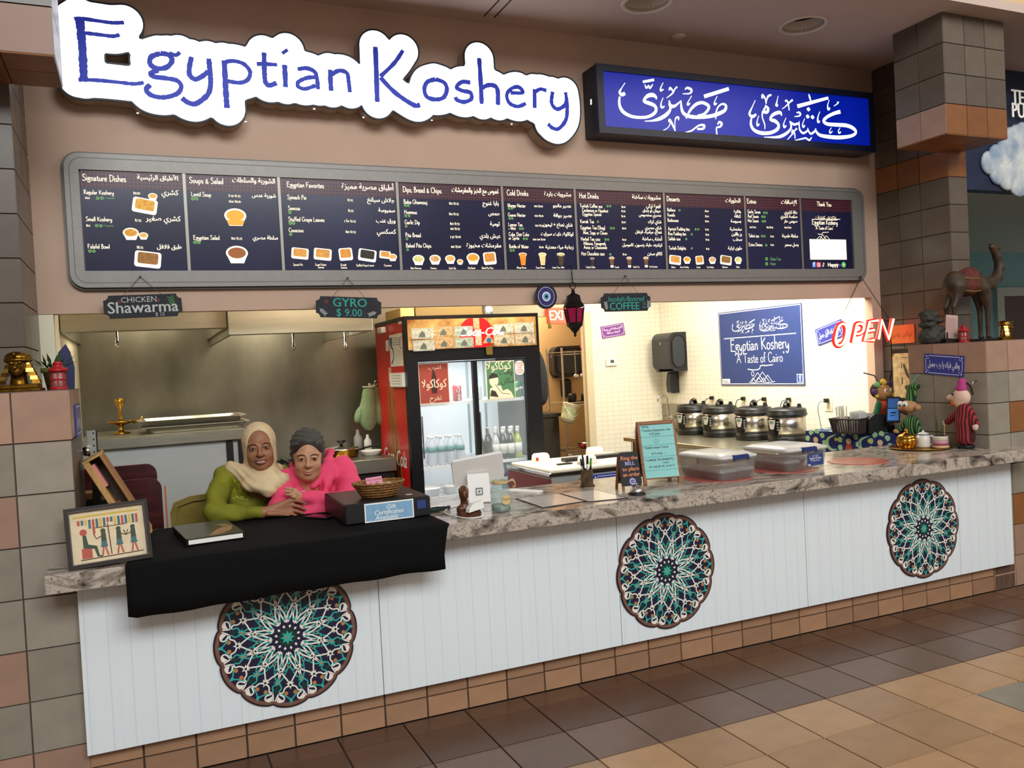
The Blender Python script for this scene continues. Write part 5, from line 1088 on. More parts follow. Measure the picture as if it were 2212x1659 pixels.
# ================================================================ KITCHEN, RIGHT SIDE
sd_ = thing('steel_side_counter', 'long steel side counter along the white tiled wall', 'counter', (4.3, 2.8, 0))
g = G(); g.box((3.85, 1.42, .795), (4.755, 3.72, .835), .004); g.make('top', SS, sd_)
g = G(); g.box((3.90, 1.45, .35), (4.75, 3.70, .38)); g.make('shelf', SS, sd_)
for x in (3.92, 4.70):
    for y in (1.48, 3.65): g = G(); g.cyl((x, y, 0), (x, y, .795), .02, n=10); g.make('leg', CHR, sd_)
CKB = mat('cooker_steel', 'b6b1a6', .24, .95, noise=.05, ns=3)
def cooker(x, y, label):
    o = thing('pressure_cooker', label, 'pressure cooker', (x, y, .835), 0, 'electric pressure cookers on the side counter')
    c = (x, y, .835)
    g = G(); g.lathe([(.155, 0), (.168, .01), (.168, .055), (.160, .06)], c, 32); g.make('base', BLK, o, True)
    g = G(); g.lathe([(.158, .055), (.158, .235), (.150, .238)], c, 32); g.make('body', CKB, o, True)
    g = G(); g.lathe([(.164, .228), (.172, .236), (.172, .252), (.166, .258), (.168, .276), (.160, .292), (.10, .306), (.0, .310)], c, 32); g.make('lid', BLK, o, True)
    g = G(); g.tube(smooth([(x - .075, y - .06, .835 + .295), (x - .055, y - .045, .835 + .335), (x, y, .835 + .350), (x + .055, y + .045, .835 + .335), (x + .075, y + .06, .835 + .295)], 4), .022, 10, flat=.6); g.make('handle', mat('gloss_black', '0c0c0d', .15), o, True)
    g = G(); g.lathe([(.02, .29), (.022, .31), (.014, .322), (.022, .330), (0, .336)], (x + .08, y - .07, .835), 12); g.make('valve', BLK, o, True)
    # control panel faces the kitchen aisle (-x)
    def arc(a0, a1, z0, z1, r0, r1, tp=0):
        g = G(); n = 8; rings = []
        for z, k in ((z0, 1 - tp), ((z0 + z1) / 2, 1 - tp * .3), (z1, 1)):
            am = (a0 + a1) / 2
            A = [am + (a0 + (a1 - a0) * i / n - am) * k for i in range(n + 1)]
            rings.append([(x + r1 * math.cos(a), y + r1 * math.sin(a), .835 + z) for a in A] + [(x + r0 * math.cos(a), y + r0 * math.sin(a), .835 + z) for a in A[::-1]])
        g.loft(rings); return g
    a0 = PI + .05
    arc(a0 - .42, a0 + .42, .075, .215, .155, .176, .35).make('control_panel', mat('gloss_black'), o)
    arc(a0 - .22, a0 + .22, .125, .205, .176, .179, .5).make('display_shield', mat('panel_silver', 'c9c9c6', .35, .4), o)
    arc(a0 - .13, a0 + .13, .175, .196, .179, .181).make('display', mat('lcd', '5a6f5e', .3), o)
    for k in range(8):
        a = a0 + (-.34 if k % 2 else .34); z = .115 + .022 * (k // 2)
        arc(a - .05, a + .05, z, z + .012, .176, .1785).make('button', mat('button_grey', '777a7c', .5), o)
    return o
ck = None
for y, lab in ((2.03, 'steel and black pressure cooker nearest the customer counter'), (2.47, 'steel and black pressure cooker, second from the customer counter'), (2.97, 'steel and black pressure cooker, third from the customer counter'), (3.40, 'steel and black pressure cooker nearest the hand sink')):
    if ck is None: ck = cooker(4.50, y, lab)
    else: dup(ck, None, (4.50, y, .835), None, lab)
# outlets with plugs
for i, (y, lab) in enumerate(((3.40, 'nearest the sink'), (2.90, 'second from the sink'), (2.597, 'in the middle of the row'), (2.265, 'behind the front pressure cooker'), (1.80, 'nearest the customer counter'))):
    o = thing('wall_outlet', 'cream wall outlet on the white tiles, ' + lab, 'outlet', (4.76, y, 1.10), 0, 'wall outlets on the tiled wall')
    F = frame((4.76, y, 1.16), (0, -1, 0))
    g = G(F); g.prism(rrect(-.045, -.065, .045, .065, .006, 3), 0, .006); g.make('plate', mat('outlet_cream', 'e5dec6', .4), o)
    for zz in (-.028, .028): g = G(F); g.prism(rrect(-.016, zz - .02, .016, zz + .02, .010, 3), .006, .008); g.make('socket', mat('outlet_cream2', 'd6cdb0', .4), o)
    p = thing('power_cord', 'black plug and cord in the wall outlet ' + lab, 'cord', (4.73, y, 1.10), 0, 'cords plugged in along the tiled wall')
    g = G(F); g.box((-.018, .01, .008), (.02, .045, .045), .005); g.make('plug', BLK, p)
    g = G(); ex = (4.69, y + .0, 1.03) if i < 4 else (4.60, y - .02, 1.0)
    pts = [(4.715, y, 1.185), (4.68, y + .02, 1.175), (4.67, y + .035, 1.12), (4.69, y + .04, 1.02), (4.70, y + .03, .90), (4.68, y + .02, .84)]
    g.tube(smooth(pts, 4), .004, 6); g.make('cord', BLK if i < 4 else mat('cord_grey', '8a8a86', .5), p, True)
# blue shop poster on the tiled wall
po = thing('wall_poster', 'large blue poster on the tiled wall reading A Taste of Cairo with pyramids', 'poster', (4.75, 2.66, 1.32))
F = frame((4.758, 0, 0), (0, -1, 0)); a0, a1, z0, z1 = -3.251, -2.066, 1.319, 2.050
PB = mat('poster_blue', '2c3f78', .5, noise=.06, ns=4); PWH = mat('print_white', 'eef0f2', .6)
g = G(F); g.rect(a0, z0, a1, z1, 0, .008); g.make('board', PB, po)
g = G(F); g.stroke([(a0 + .012, z0 + .012), (a1 - .012, z0 + .012), (a1 - .012, z1 - .012), (a0 + .012, z1 - .012)], .008, .0084, None, True); g.make('border', PWH, po)
g = G(F); am = (a0 + a1) / 2
callig(g, am - .44, z1 - .245, .375, .0084); g.make('calligraphy', PWH, po, kind='stuff')
g = G(F); g.stroke([(a0 + .08, z1 - .265), (a1 - .08, z1 - .265)], .008, .0084); pap(g, 'Egyptian Koshery', am, z1 - .395, .115, .085, .0084, 'c', .97); pap(g, '"A Taste of Cairo"', am, z1 - .515, .09, .075, .0084, 'c'); g.make('lettering', PWH, po, kind='stuff')
g = G(F); q = lambda u, v_: (am + u, z0 + v_)
g.stroke(smooth([q(-.17, .155), q(-.08, .145), q(.0, .155), q(.02, .185), q(.10, .185), q(.19, .19)], 5), .009, .0084); g.stroke(smooth([q(-.10 + .018 * math.cos(t), .11 + .022 * math.sin(t)) for t in [PI * k / 4 for k in range(8)]], 3, True), .006, .0084, None, True)
for u, hh in ((-.03, .085), (.04, .09), (.11, .06), (-.10, .035), (-.02, .04), (.05, .035)):
    g.stroke([q(u - hh * 1.0, .035), q(u, .035 + hh)], .006, .0084); g.stroke([q(u, .035 + hh), q(u + hh * 1.0, .035)], .006, .0085)
g.stroke(smooth([q(-.16, .03), q(-.08, .022), q(.0, .032), q(.1, .024), q(.21, .034)], 4), .006, .0084); g.make('pyramid_drawing', PWH, po, kind='stuff')
g = G(F); g.use(PWH); g.rect(a1 - .095, z0 + .022, a1 - .018, z0 + .10, .0084); g.use(mat('social_blue', '2f56a8', .5)); g.rect(a1 - .089, z0 + .028, a1 - .024, z0 + .094, .0087); g.use(PWH); txt(g, 'f', a1 - .052, z0 + .034, .09, .009, 'c', bold=.003); g.make('social_icon', None, po)
g = G(F); g.use(PWH); g.rect(a0 + .022, z0 + .02, a0 + .145, z0 + .062, .0084); g.use(mat('ink_dark', '26262c', .6)); txt(g, 'Happy', a0 + .03, z0 + .03, .035, .0087); g.make('small_card', None, po)
# blue and purple enamel-style plaques
def plaque(name, label, F, w, h, m, text, tw=None):
    o = thing(name, label, 'plaque', F.translation)
    g = G(F); g.prism(rrect(-w / 2, -h / 2, w / 2, h / 2, .004, 2), 0, .006); g.make('plate', m, o)
    e = .012; n_ = .022
    pts = [(-w / 2 + e + n_, -h / 2 + e), (w / 2 - e - n_, -h / 2 + e), (w / 2 - e - n_, -h / 2 + e + n_ * .8), (w / 2 - e, -h / 2 + e + n_), (w / 2 - e, h / 2 - e - n_), (w / 2 - e - n_, h / 2 - e - n_ * .8), (w / 2 - e - n_, h / 2 - e), (-w / 2 + e + n_, h / 2 - e), (-w / 2 + e + n_, h / 2 - e - n_ * .8), (-w / 2 + e, h / 2 - e - n_), (-w / 2 + e, -h / 2 + e + n_), (-w / 2 + e + n_, -h / 2 + e + n_ * .8)]
    g = G(F); g.stroke(pts, .0035, .0063, None, True)
    for sx_ in (-1, 1):
        for sy_ in (-1, 1): g.disc((sx_ * (w / 2 - .017), sy_ * (h / 2 - .017)), .006, .0063, 8)
    g.make('border', PWH, o, kind='stuff')
    g = G(F)
    for k, t in enumerate(text): txt(g, t, 0, (len(text) / 2 - k - .68) * h * (.62 if len(text) == 1 else .30), h * (.42 if len(text) == 1 else .26), .0063, 'c', wmax=w * .8, bold=.0008)
    g.make('lettering', PWH, o, kind='stuff')
    return o
PLB = mat('plaque_blue', '383f94', .3)
plaque('enamel_plaque', 'tilted blue plaque with white Arabic text behind the OPEN sign', frame((4.758, 1.748, 1.768), (0, -1, .24), (0, .24, 1)), .315, .145, PLB, ['وظني فيك الأول جميل'])
plaque('enamel_plaque', 'tilted purple plaque with white Arabic text above the thermostat', frame((4.148, 4.328, 1.953), (1, 0, .12), (-.12, 0, 1)), .295, .135, mat('plaque_purple', '7c3f97', .35), ['الابتسامة في وجه', 'أخيك صدقة'])
plaque('enamel_plaque', 'blue plaque with white Arabic text on the right-hand tiled pier', frame((4.366, .315, 1.478), (0, -1, -.09), (0, -.09, 1)), .31, .142, PLB, ['وظني فيك يا رب جميل'])
plaque('enamel_plaque', 'blue plaque seen edge-on at the inside of the left tiled pier', frame((-.910, .36, 1.49), (0, 1, 0), (0, 0, 1)), .30, .14, PLB, ['يا رب'])
plaque('enamel_plaque', 'blue plaque partly hidden behind the bell sign, on the prep counter', frame((2.20, 1.14, .80), (1, 0, 0)), .28, .15, PLB, ['ولا تنسوا'])
# thermostat
th = thing('thermostat', 'small white thermostat on the tiled back wall', 'thermostat', (4.10, 4.33, 1.56))
g = G(); g.box((4.035, 4.305, 1.565), (4.17, 4.33, 1.655), .006); g.make('case', WHT, th)
g = G(); g.box((4.085, 4.302, 1.600), (4.13, 4.306, 1.632)); g.make('screen', mat('lcd_dark', '4a5248', .3), th)
# towel dispensers
def towel(x0, x1, y0, y1, z0, z1, label, front_x=True):
    o = thing('towel_dispenser', label, 'dispenser', ((x0 + x1) / 2, (y0 + y1) / 2, z0), 0, 'black paper towel dispensers')
    TB = mat('towel_black', '24252a', .3)
    prof = rrect(x0, z0, x1 + .08, z1, .09, 6)
    prof = [(min(p[0], x1), p[1]) for p in prof]
    g = G(frame((0, 0, 0), (1, 0, 0), (0, 0, 1))); g.prism(prof, -y1, -y0); g.make('case', TB, o, False)
    g = G(frame((0, y0, 0))); inner = rrect(x0 + .035, z0 + .04, x1 - .02, z1 - .035, .085, 6); g.prism(inner, 0, .004); g.make('side_window', mat('towel_window', '30363f', .12), o)
    g = G(frame((0, y0, 0))); g.stroke(inner, .014, 0, .008, True); g.make('window_rim', mat('gloss_black'), o)
    g = G(); g.box((x0 + .02, y0 + .03, z0 - .004), (x0 + .10, y1 - .03, z0 + .004)); g.make('slot', BLK, o)
    g = G(); g.box((x0 - .002, (y0 + y1) / 2 - .008, z1 - .13), (x0 + .002, (y0 + y1) / 2 + .008, z1 - .10)); g.make('logo', mat('towel_logo', '8b9096', .5), o)
    return o
towel(4.535, 4.76, 3.83, 4.16, 1.475, 1.895, 'large black paper towel dispenser on the tiled wall above the sink')
sp_ = thing('soap_dispenser', 'slim black soap dispenser below the paper towel dispenser', 'dispenser', (4.70, 4.05, 1.24))
g = G(); g.loft([[(4.755 + (px_ - 4.755) * k, 4.05 + .055 * (1 if s_ > 0 else -1) * k2, z) for px_, s_, k2 in ((4.65, -1, .7), (4.755, -1, 1), (4.755, 1, 1), (4.65, 1, .7))] for z, k in ((1.235, .7), (1.25, .95), (1.35, 1.0), (1.45, .85), (1.465, .6))]); g.make('case', mat('towel_black'), sp_, False, sub=0)
g = G(); g.box((4.66, 4.02, 1.232), (4.75, 4.08, 1.245), .004); g.make('nozzle', mat('soap_clear', '8f9498', .3), sp_)
# hand sink in the corner
sk = thing('hand_sink', 'small wall-hung steel hand sink with a gooseneck tap', 'sink', (4.55, 4.05, .78))
g = G(); g.box((4.735, 3.84, .86), (4.757, 4.32, 1.11), .003); g.make('splashback', SS, sk)
g = G(); g.box((4.735, 3.84, 1.04), (4.72, 3.95, 1.10)); g.make('rating_label', mat('sink_label', '59627a', .5), sk)
ri = lambda w, d, z: [(4.545 + p[0], 4.075 + p[1], z) for p in rrect(-w, -d, w, d, .03, 3)]
g = G(); g.loft([ri(.13, .16, .74), ri(.185, .215, .86), ri(.195, .225, .875), ri(.165, .195, .875), ri(.12, .15, .76)]); g.make('basin', SS, sk, True)
g = G(); g.tube(smooth([(4.70, 4.08, .97), (4.66, 4.08, .99), (4.65, 4.08, 1.12), (4.64, 4.08, 1.19), (4.58, 4.08, 1.215), (4.53, 4.08, 1.19), (4.525, 4.08, 1.15)], 5), .011, 10); g.make('spout', CHR, sk, True)
g = G(); g.tube([(4.69, 3.99, .97), (4.69, 4.17, .97)], .016, 10); g.make('tap_body', CHR, sk, True)
for y in (3.98, 4.18): g = G(); g.tube([(4.69, y, .975), (4.60, y + (.02 if y > 4.1 else -.02), .99)], [.012, .009], 8, flat=.5); g.make('lever', CHR, sk, True)
# exit sign on the lintel
ex = thing('exit_sign', 'glowing red exit sign above the back-room doorway', 'exit sign', (3.45, 4.3, 2.05))
g = G(); g.box((3.34, 4.27, 2.045), (3.60, 4.33, 2.215), .004); g.make('case', mat('exit_glow', 'ff6a50', .4, emit=.9, ec='ff3a22'), ex)
g = G(frame((0, 4.268, 0))); txt(g, 'EXIT', 3.47, 2.085, .15, 0, 'c', .8, bold=.003); g.make('lettering', mat('exit_letters', 'ffd0c0', .4, emit=1.2), ex, kind='stuff')

# ---------------------------------------------------------------- back room seen through the doorway
rk = thing('wire_shelving', 'chrome wire shelving rack in the back room doorway', 'shelving', (3.95, 5.0, 0))
for x in (3.72, 4.30):
    for y in (4.75, 5.15): g = G(); g.cyl((x, y, 0), (x, y, 1.80 if x > 4 or True else 1), .013, n=8); g.make('post', CHR, rk)
for z in (.62, 1.17, 1.75):
    g = G()
    for y in (4.75, 5.15): g.tube([(3.72, y, z), (4.30, y, z)], .006, 6); g.tube([(3.72, y, z - .03), (4.30, y, z - .03)], .005, 6)
    for x in [3.72 + .029 * k for k in range(21)]: g.tube([(x, 4.75, z), (x, 5.15, z)], .0025, 4)
    for k in range(20): g.tube([(3.72 + .029 * k, 4.75, z), (3.735 + .029 * k, 4.75, z - .03)], .002, 4)
    g.make('wire_shelf', CHR, rk, kind='stuff')
towel(3.887, 4.287, 5.30, 5.44, 1.454, 1.828, 'black paper towel dispenser in the back room behind the wire shelving')
sb = thing('soap_dispenser', 'black soap dispenser in the back room behind the wire shelving', 'dispenser', (4.081, 5.4, 1.195))
g = G(); x = 4.081; g.box((x - .06, 5.34, 1.206), (x + .06, 5.44, 1.43), .02); g.make('case', mat('towel_black'), sb)
g = G(); g.box((3.4, 5.44, 0), (5.1, 5.5, 2.75)); struct(g.make('wall_back_room_inner', mat('back_room_paint')))
bk = thing('plastic_bucket', 'tilted white plastic bucket with a green label on the wire shelving', 'bucket', (3.95, 4.72, .95))
Mx = Matrix.Translation((3.727, 4.66, 1.059)) @ Matrix.Rotation(.35, 4, 'Y')
g = G(Mx); g.lathe([(.075, -.10), (.095, .09), (.10, .095), (.10, .105), (.088, .10), (.07, -.09)], (0, 0, 0), 24); g.make('tub', mat('bucket_white', 'd8d6c4', .4), bk, True)
g = G(Mx); g.lathe([(.0785, -.07), (.0925, .055)], (0, 0, 0), 24, caps=False); g.make('label', mat('bucket_label', '79a86a', .5, noise=.7, ns=14, c2='d9d7b8'), bk, True)
g = G(Mx); g.tube(smooth([(-.10, 0, .09), (-.06, -.09, .0), (0, -.11, -.03), (.06, -.09, 0), (.10, 0, .09)], 4), .003, 6); g.make('handle', WHT, bk)
for i, (a, b_) in enumerate(((1243, 790), (1256, 790))):
    p = Y_ = [(3.877,4.72,1.586), (3.961,4.72,1.582)][i]
    o = thing('ladle', ['steel ladle hanging left from the wire shelving', 'steel ladle hanging right from the wire shelving'][i], 'ladle', (p[0], 4.73, p[2] - .05), 0, 'ladles hanging from the wire shelving')
    g = G(); g.tube([(p[0], 4.735, 1.745), (p[0], 4.735, 1.50)], .005, 6); g.make('handle', CHR, o); g = G(); g.ell((p[0], 4.73, 1.47), (.035, .035, .03), 12, 6); g.make('bowl', CHR, o, True)
for x, r, z, lab in ((3.86, .05, 1.17, 'small dark jar on the middle wire shelf'), (4.03, .05, 1.17, 'second small dark jar on the middle wire shelf, beside the first')):
    g = G(); g.lathe([(r, 0), (r, .08), (r * .8, .1), (0, .1)], (x, 4.82, z + .003), 14); tag(g.make('jar', BLK, None, True), lab, 'jar')
g = G(); g.box((4.10, 4.80, 1.173), (4.25, 4.98, 1.33), .01); tag(g.make('storage_tin', mat('tin_grey', '6b675c', .4, .6)), 'grey square tin on the middle wire shelf', 'tin')
g = G(); g.lathe([(.12, 0), (.15, .05), (.15, .07)], (4.12, 4.95, .623), 20); tag(g.make('steel_pan', CHR, None, True), 'wide steel pan on the lowest wire shelf', 'pan')
g = G(); g.ell((3.98, 4.86, .655), (.03, .03, .03), 12, 8); tag(g.make('tomato', mat('tomato', 'a3201c', .35), None, True), 'single red tomato on the lowest wire shelf', 'tomato')
g = G(); g.ell((4.14, 4.9, 1.80), (.10, .07, .045), 14, 8); tag(g.make('red_cloth', mat('red_cloth', 'a51a20', .8), None, True), 'bundled red cloth on the top wire shelf', 'cloth')
g = G(); g.box((3.35, 4.86, 0), (3.70, 5.42, 1.02), .01); g.box((3.33, 4.84, 1.02), (3.72, 5.44, 1.06)); tag(g.make('utility_sink', mat('dark_cabinet', '3d3a33', .5, .4)), 'dark steel cabinet in the back room left of the shelving', 'cabinet')
g = G(); g.loft([[(3.745 + w * math.cos(t), 4.70 + .03 * math.sin(t), z) for t in [2 * PI * k / 10 for k in range(10)]] for w, z in ((.03, .60), (.06, .45), (.07, .30), (.05, .22))]); tag(g.make('dish_towel', mat('towel_grey', '8d8c84', .9, noise=.3, ns=20), None, True), 'grey cloth hanging from the wire shelving', 'towel')
# black jacket on the wall beside the fridge
jk = (2.727,3.2,1.567)
g = G(); g.loft([[(2.55 + jk[0] * 0 + w * math.cos(t), 3.45 + .07 * math.sin(t), z) for t in [2 * PI * k / 14 for k in range(14)]] for w, z in ((.03, 1.80), (.10, 1.74), (.15, 1.60), (.16, 1.40), (.15, 1.28), (.09, 1.22))])
dx = 2.789 - .05 - 2.55
g.v = [V((p.x + dx, p.y, p.z)) for p in g.v]
tag(g.make('black_jacket', mat('jacket_black', '17181c', .6, noise=.4, ns=9), None, True, sub=1), 'black jacket hanging beyond the right edge of the fridge', 'jacket')
g = G(); g.cyl((2.55 + dx, 3.45, 0), (2.55 + dx, 3.45, 1.82), .015, n=10); g.lathe([(.18, 0), (.18, .02), (.02, .04)], (2.55 + dx, 3.45, 0), 20); tag(g.make('coat_stand', DKS), 'dark coat stand holding the jacket behind the fridge', 'stand')

# ---------------------------------------------------------------- prep chest behind the counter
pc = thing('prep_chest', 'steel ingredient chest with dark red side and white lids', 'chest', (2.15, 1.5, 0))
g = G(); g.box((1.765, 1.16, .08), (2.62, 1.86, .885), .004); g.make('body', STEELP, pc)
g = G(); g.box((1.752, 1.17, .10), (1.767, 1.85, .87)); g.make('side_panel', mat('chest_red', '6e221c', .4), pc)
g = G(); g.box((1.75, 1.15, .885), (2.64, 1.87, .915), .006); g.make('rim', CHR, pc)
for k, (a, c) in enumerate(((1.77, 2.05), (2.06, 2.34), (2.35, 2.62))):
    g = G(); g.box((a, 1.20, .915), (c, 1.82, .930), .004); g.make('cutting_lid', mat('lid_white', 'e8e0cb', .45), pc)
for x in (1.82, 2.56):
    for y in (1.22, 1.80): g = G(); g.cyl((x, y, 0), (x, y, .08), .025, n=10); g.make('caster', BLK, pc)
F = frame((1.99, 1.16, .80))
g = G(F); g.disc((0, 0), .055, 0, 24, .07, .004); g.make('badge', mat('badge_brown', '9c7f5a', .4, .4), pc); g = G(F); g.disc((0, 0), .040, .004, 20, .052, .006); g.make('badge_centre', mat('badge_dark', '1f3338', .4), pc)
for x, y, lab in ((1.95, 1.70, 'upturned white tub with a red spot at the back of the prep chest'), (2.12, 1.32, 'upturned white tub at the front of the prep chest'), (2.42, 1.75, 'upturned white tub at the far end of the prep chest')):
    o = thing('white_tub', lab, 'tub', (x, y, .93), 0, 'white tubs on the prep chest')
    ri = lambda w, z: [(x + p[0], y + p[1], .93 + z) for p in rrect(-w, -w * .8, w, w * .8, .02, 3)]
    g = G(); g.loft([ri(.06, 0), ri(.055, .045), ri(.045, .058), ri(.02, .06)]); g.make('body', WHT, o, True)
    if x == 1.95: g = G(); g.box((x - .058, y - .049, .94), (x - .04, y - .0455, .965)); g.make('red_spot', mat('spot_red', 'b02a22', .5), o)
g = G(); g.box((1.93, 1.38, .93), (2.04, 1.41, .94)); tag(g.make('black_tongs', BLK), 'small black tongs lying on the prep chest', 'tongs')
g = G(); g.box((2.05, 1.50, .93), (2.60, 1.58, .955), .004); tag(g.make('black_tray', BLK), 'long black tray edge on the prep chest', 'tray')


# ================================================================ blended solids (one continuous skin from many rounded shapes)
def sdf(prims, h=.006, disp=None):
    """prims: ('c',a,b,ra,rb,k) tapered limb | ('e',centre,radii,k,rot3x3) ellipsoid; capital letter cuts away. returns verts, faces"""
    lo = np.array([9e9] * 3); hi = -lo
    for p in prims:
        if p[0] in 'ce':
            pts = [np.array(p[1]), np.array(p[2])] if p[0] == 'c' else [np.array(p[1])]
            r = max(p[3], p[4]) if p[0] == 'c' else max(p[2])
            for q in pts: lo = np.minimum(lo, q - r); hi = np.maximum(hi, q + r)
    lo -= 4 * h; hi += 4 * h
    n = np.ceil((hi - lo) / h).astype(int) + 1
    D = np.full(n, 1., np.float32)
    ax = [lo[i] + h * np.arange(n[i]) for i in range(3)]
    for p in prims:
        if p[0] in 'cC':
            a, b, ra, rb, k = np.array(p[1], float), np.array(p[2], float), p[3], p[4], p[5]
            l0 = np.minimum(a - ra, b - rb); l1 = np.maximum(a + ra, b + rb)
        else:
            c, r, k = np.array(p[1], float), np.array(p[2], float), p[3]; Rm = p[4] if len(p) > 4 else None
            m = r if Rm is None else np.full(3, max(r)); l0, l1 = c - m, c + m
        mg = k * 1.5 + 3 * h
        s = tuple(slice(max(0, int((l0[i] - mg - lo[i]) / h)), max(0, int((l1[i] + mg - lo[i]) / h) + 2)) for i in range(3))
        X, Y, Z = np.meshgrid(ax[0][s[0]], ax[1][s[1]], ax[2][s[2]], indexing='ij')
        if not X.size: continue
        if p[0] in 'cC':
            ab = b - a; L2 = ab @ ab + 1e-12
            t = np.clip(((X - a[0]) * ab[0] + (Y - a[1]) * ab[1] + (Z - a[2]) * ab[2]) / L2, 0, 1)
            d = np.sqrt((X - a[0] - t * ab[0]) ** 2 + (Y - a[1] - t * ab[1]) ** 2 + (Z - a[2] - t * ab[2]) ** 2) - (ra + (rb - ra) * t)
        else:
            x, y, z = X - c[0], Y - c[1], Z - c[2]
            if Rm is not None:
                q = np.array(Rm)
                x, y, z = (q[0][0] * x + q[1][0] * y + q[2][0] * z, q[0][1] * x + q[1][1] * y + q[2][1] * z, q[0][2] * x + q[1][2] * y + q[2][2] * z)
            k0 = np.sqrt((x / r[0]) ** 2 + (y / r[1]) ** 2 + (z / r[2]) ** 2); k1 = np.sqrt((x / r[0] ** 2) ** 2 + (y / r[1] ** 2) ** 2 + (z / r[2] ** 2) ** 2) + 1e-9
            d = k0 * (k0 - 1) / k1
        A = D[s]
        if p[0] in 'ce':
            u = np.clip(.5 + .5 * (A - d) / k, 0, 1); D[s] = A * (1 - u) + d * u - k * u * (1 - u)
        else:
            u = np.clip(.5 - .5 * (A + d) / k, 0, 1); D[s] = A * (1 - u) - d * u + k * u * (1 - u)
    if disp is not None:
        X, Y, Z = np.meshgrid(*ax, indexing='ij'); D = D + disp(X, Y, Z).astype(np.float32)
    S = D < 0
    cs = [S[i:n[0] - 1 + i, j:n[1] - 1 + j, k:n[2] - 1 + k] for i in (0, 1) for j in (0, 1) for k in (0, 1)]
    anyc = np.logical_or.reduce(cs); allc = np.logical_and.reduce(cs)
    I = np.argwhere(anyc & ~allc)
    idx = np.full(anyc.shape, -1, np.int64); idx[I[:, 0], I[:, 1], I[:, 2]] = np.arange(len(I))
    acc = np.zeros((len(I), 3)); cnt = np.zeros(len(I))
    co = [(0, 0, 0), (1, 0, 0), (0, 1, 0), (1, 1, 0), (0, 0, 1), (1, 0, 1), (0, 1, 1), (1, 1, 1)]
    for a in range(8):
        for b in range(a + 1, 8):
            if sum(abs(co[a][i] - co[b][i]) for i in range(3)) != 1: continue
            da = D[I[:, 0] + co[a][0], I[:, 1] + co[a][1], I[:, 2] + co[a][2]]; db = D[I[:, 0] + co[b][0], I[:, 1] + co[b][1], I[:, 2] + co[b][2]]
            m = (da < 0) != (db < 0); t = np.where(m, da / (da - db + 1e-12), 0)
            for i in range(3): acc[:, i] += np.where(m, co[a][i] + t * (co[b][i] - co[a][i]), 0)
            cnt += m
    vs = lo + h * (I + acc / cnt[:, None])
    fs = []
    for axn in range(3):
        o1, o2 = [(1, 2), (2, 0), (0, 1)][axn]
        A = S[tuple(slice(0, -1) if i == axn else slice(None) for i in range(3))]; B = S[tuple(slice(1, None) if i == axn else slice(None) for i in range(3))]
        E = np.argwhere(A != B); E = E[(E[:, o1] > 0) & (E[:, o2] > 0) & (E[:, o1] < n[o1] - 1) & (E[:, o2] < n[o2] - 1)]
        def cell(d1, d2):
            q = E.copy(); q[:, o1] -= d1; q[:, o2] -= d2; return idx[q[:, 0], q[:, 1], q[:, 2]]
        Q = np.stack([cell(1, 1), cell(0, 1), cell(0, 0), cell(1, 0)], 1)
        fl = A[E[:, 0], E[:, 1], E[:, 2]]
        Q[~fl] = Q[~fl][:, ::-1]
        fs += Q.tolist()
    return vs.tolist(), fs
def blob(name, prims, m, parent=None, h=.006, disp=None, T=None, kind=None):
    vs, fs = sdf(prims, h, disp)
    g = G(T); g.add(vs, fs)
    return g.make(name, m, parent, True, kind)
def rotm(x=0, y=0, z=0): return (Matrix.Rotation(z, 3, 'Z') @ Matrix.Rotation(y, 3, 'Y') @ Matrix.Rotation(x, 3, 'X'))


# ================================================================ THINGS HUNG ON THE FRONT
CHK = mat('chalkboard', '23252a', .7, noise=.3, ns=20); STR = mat('twine', '5b4a3a', .9)
def board(label, cx, cz, tilt, nail, draw):
    o = thing('chalkboard_sign', label, 'hanging sign', (cx, 1.2, cz - .06), 0, 'small chalkboard signs hanging from the menu board')
    F = frame((cx, 1.215, cz), (math.cos(tilt), 0, math.sin(tilt)), (-math.sin(tilt), 0, math.cos(tilt)))
    w, h, n_ = .195, .062, .026
    def notch(cx_, cy_, a0, sgn): return [(cx_ + n_ * math.cos(a0 + sgn * PI / 2 * i / 4), cy_ + n_ * math.sin(a0 + sgn * PI / 2 * i / 4)) for i in range(5)]
    poly = notch(-w, -h, PI / 2, -1) + notch(w, -h, PI, -1) + notch(w, h, -PI / 2, -1) + notch(-w, h, 0, -1)
    g = G(F); g.prism(poly, 0, .008); g.make('board', CHK, o)
    for sx_ in (-.10, .10):
        g = G(); q = F @ V((sx_, h - .006, .004)); g.tube([tuple(q), (nail[0], 1.222, nail[1])], .0014, 5); g.make('string', STR, o)
    g = G(); g.cyl((nail[0], 1.235, nail[1]), (nail[0], 1.21, nail[1]), .004, n=8); g.make('nail', BLK, o)
    g = G(F); draw(g); g.make('chalk_drawing', None, o, kind='stuff')
cw, ct_, cg, cr_ = mat('chalk_white', 'b9bcb8', .9), mat('chalk_teal', '35a295', .9), mat('chalk_green', '4f8452', .9), mat('chalk_rust', '8f4a3c', .9)
def sprig(g, x, y, a, s=1, m=None):
    g.use(m or cw); g.stroke([(x, y), (x + .055 * s * math.cos(a), y + .055 * s * math.sin(a))], .002, .0085)
    for k in range(4):
        for sg in (1, -1):
            bx, by = x + .013 * s * (k + .6) * math.cos(a), y + .013 * s * (k + .6) * math.sin(a); q = a + sg * .75
            g.stroke([(bx, by), (bx + .010 * s * math.cos(q), by + .010 * s * math.sin(q)), (bx + .020 * s * math.cos(q), by + .020 * s * math.sin(q))], [.001, .006 * s, .001], .0086)
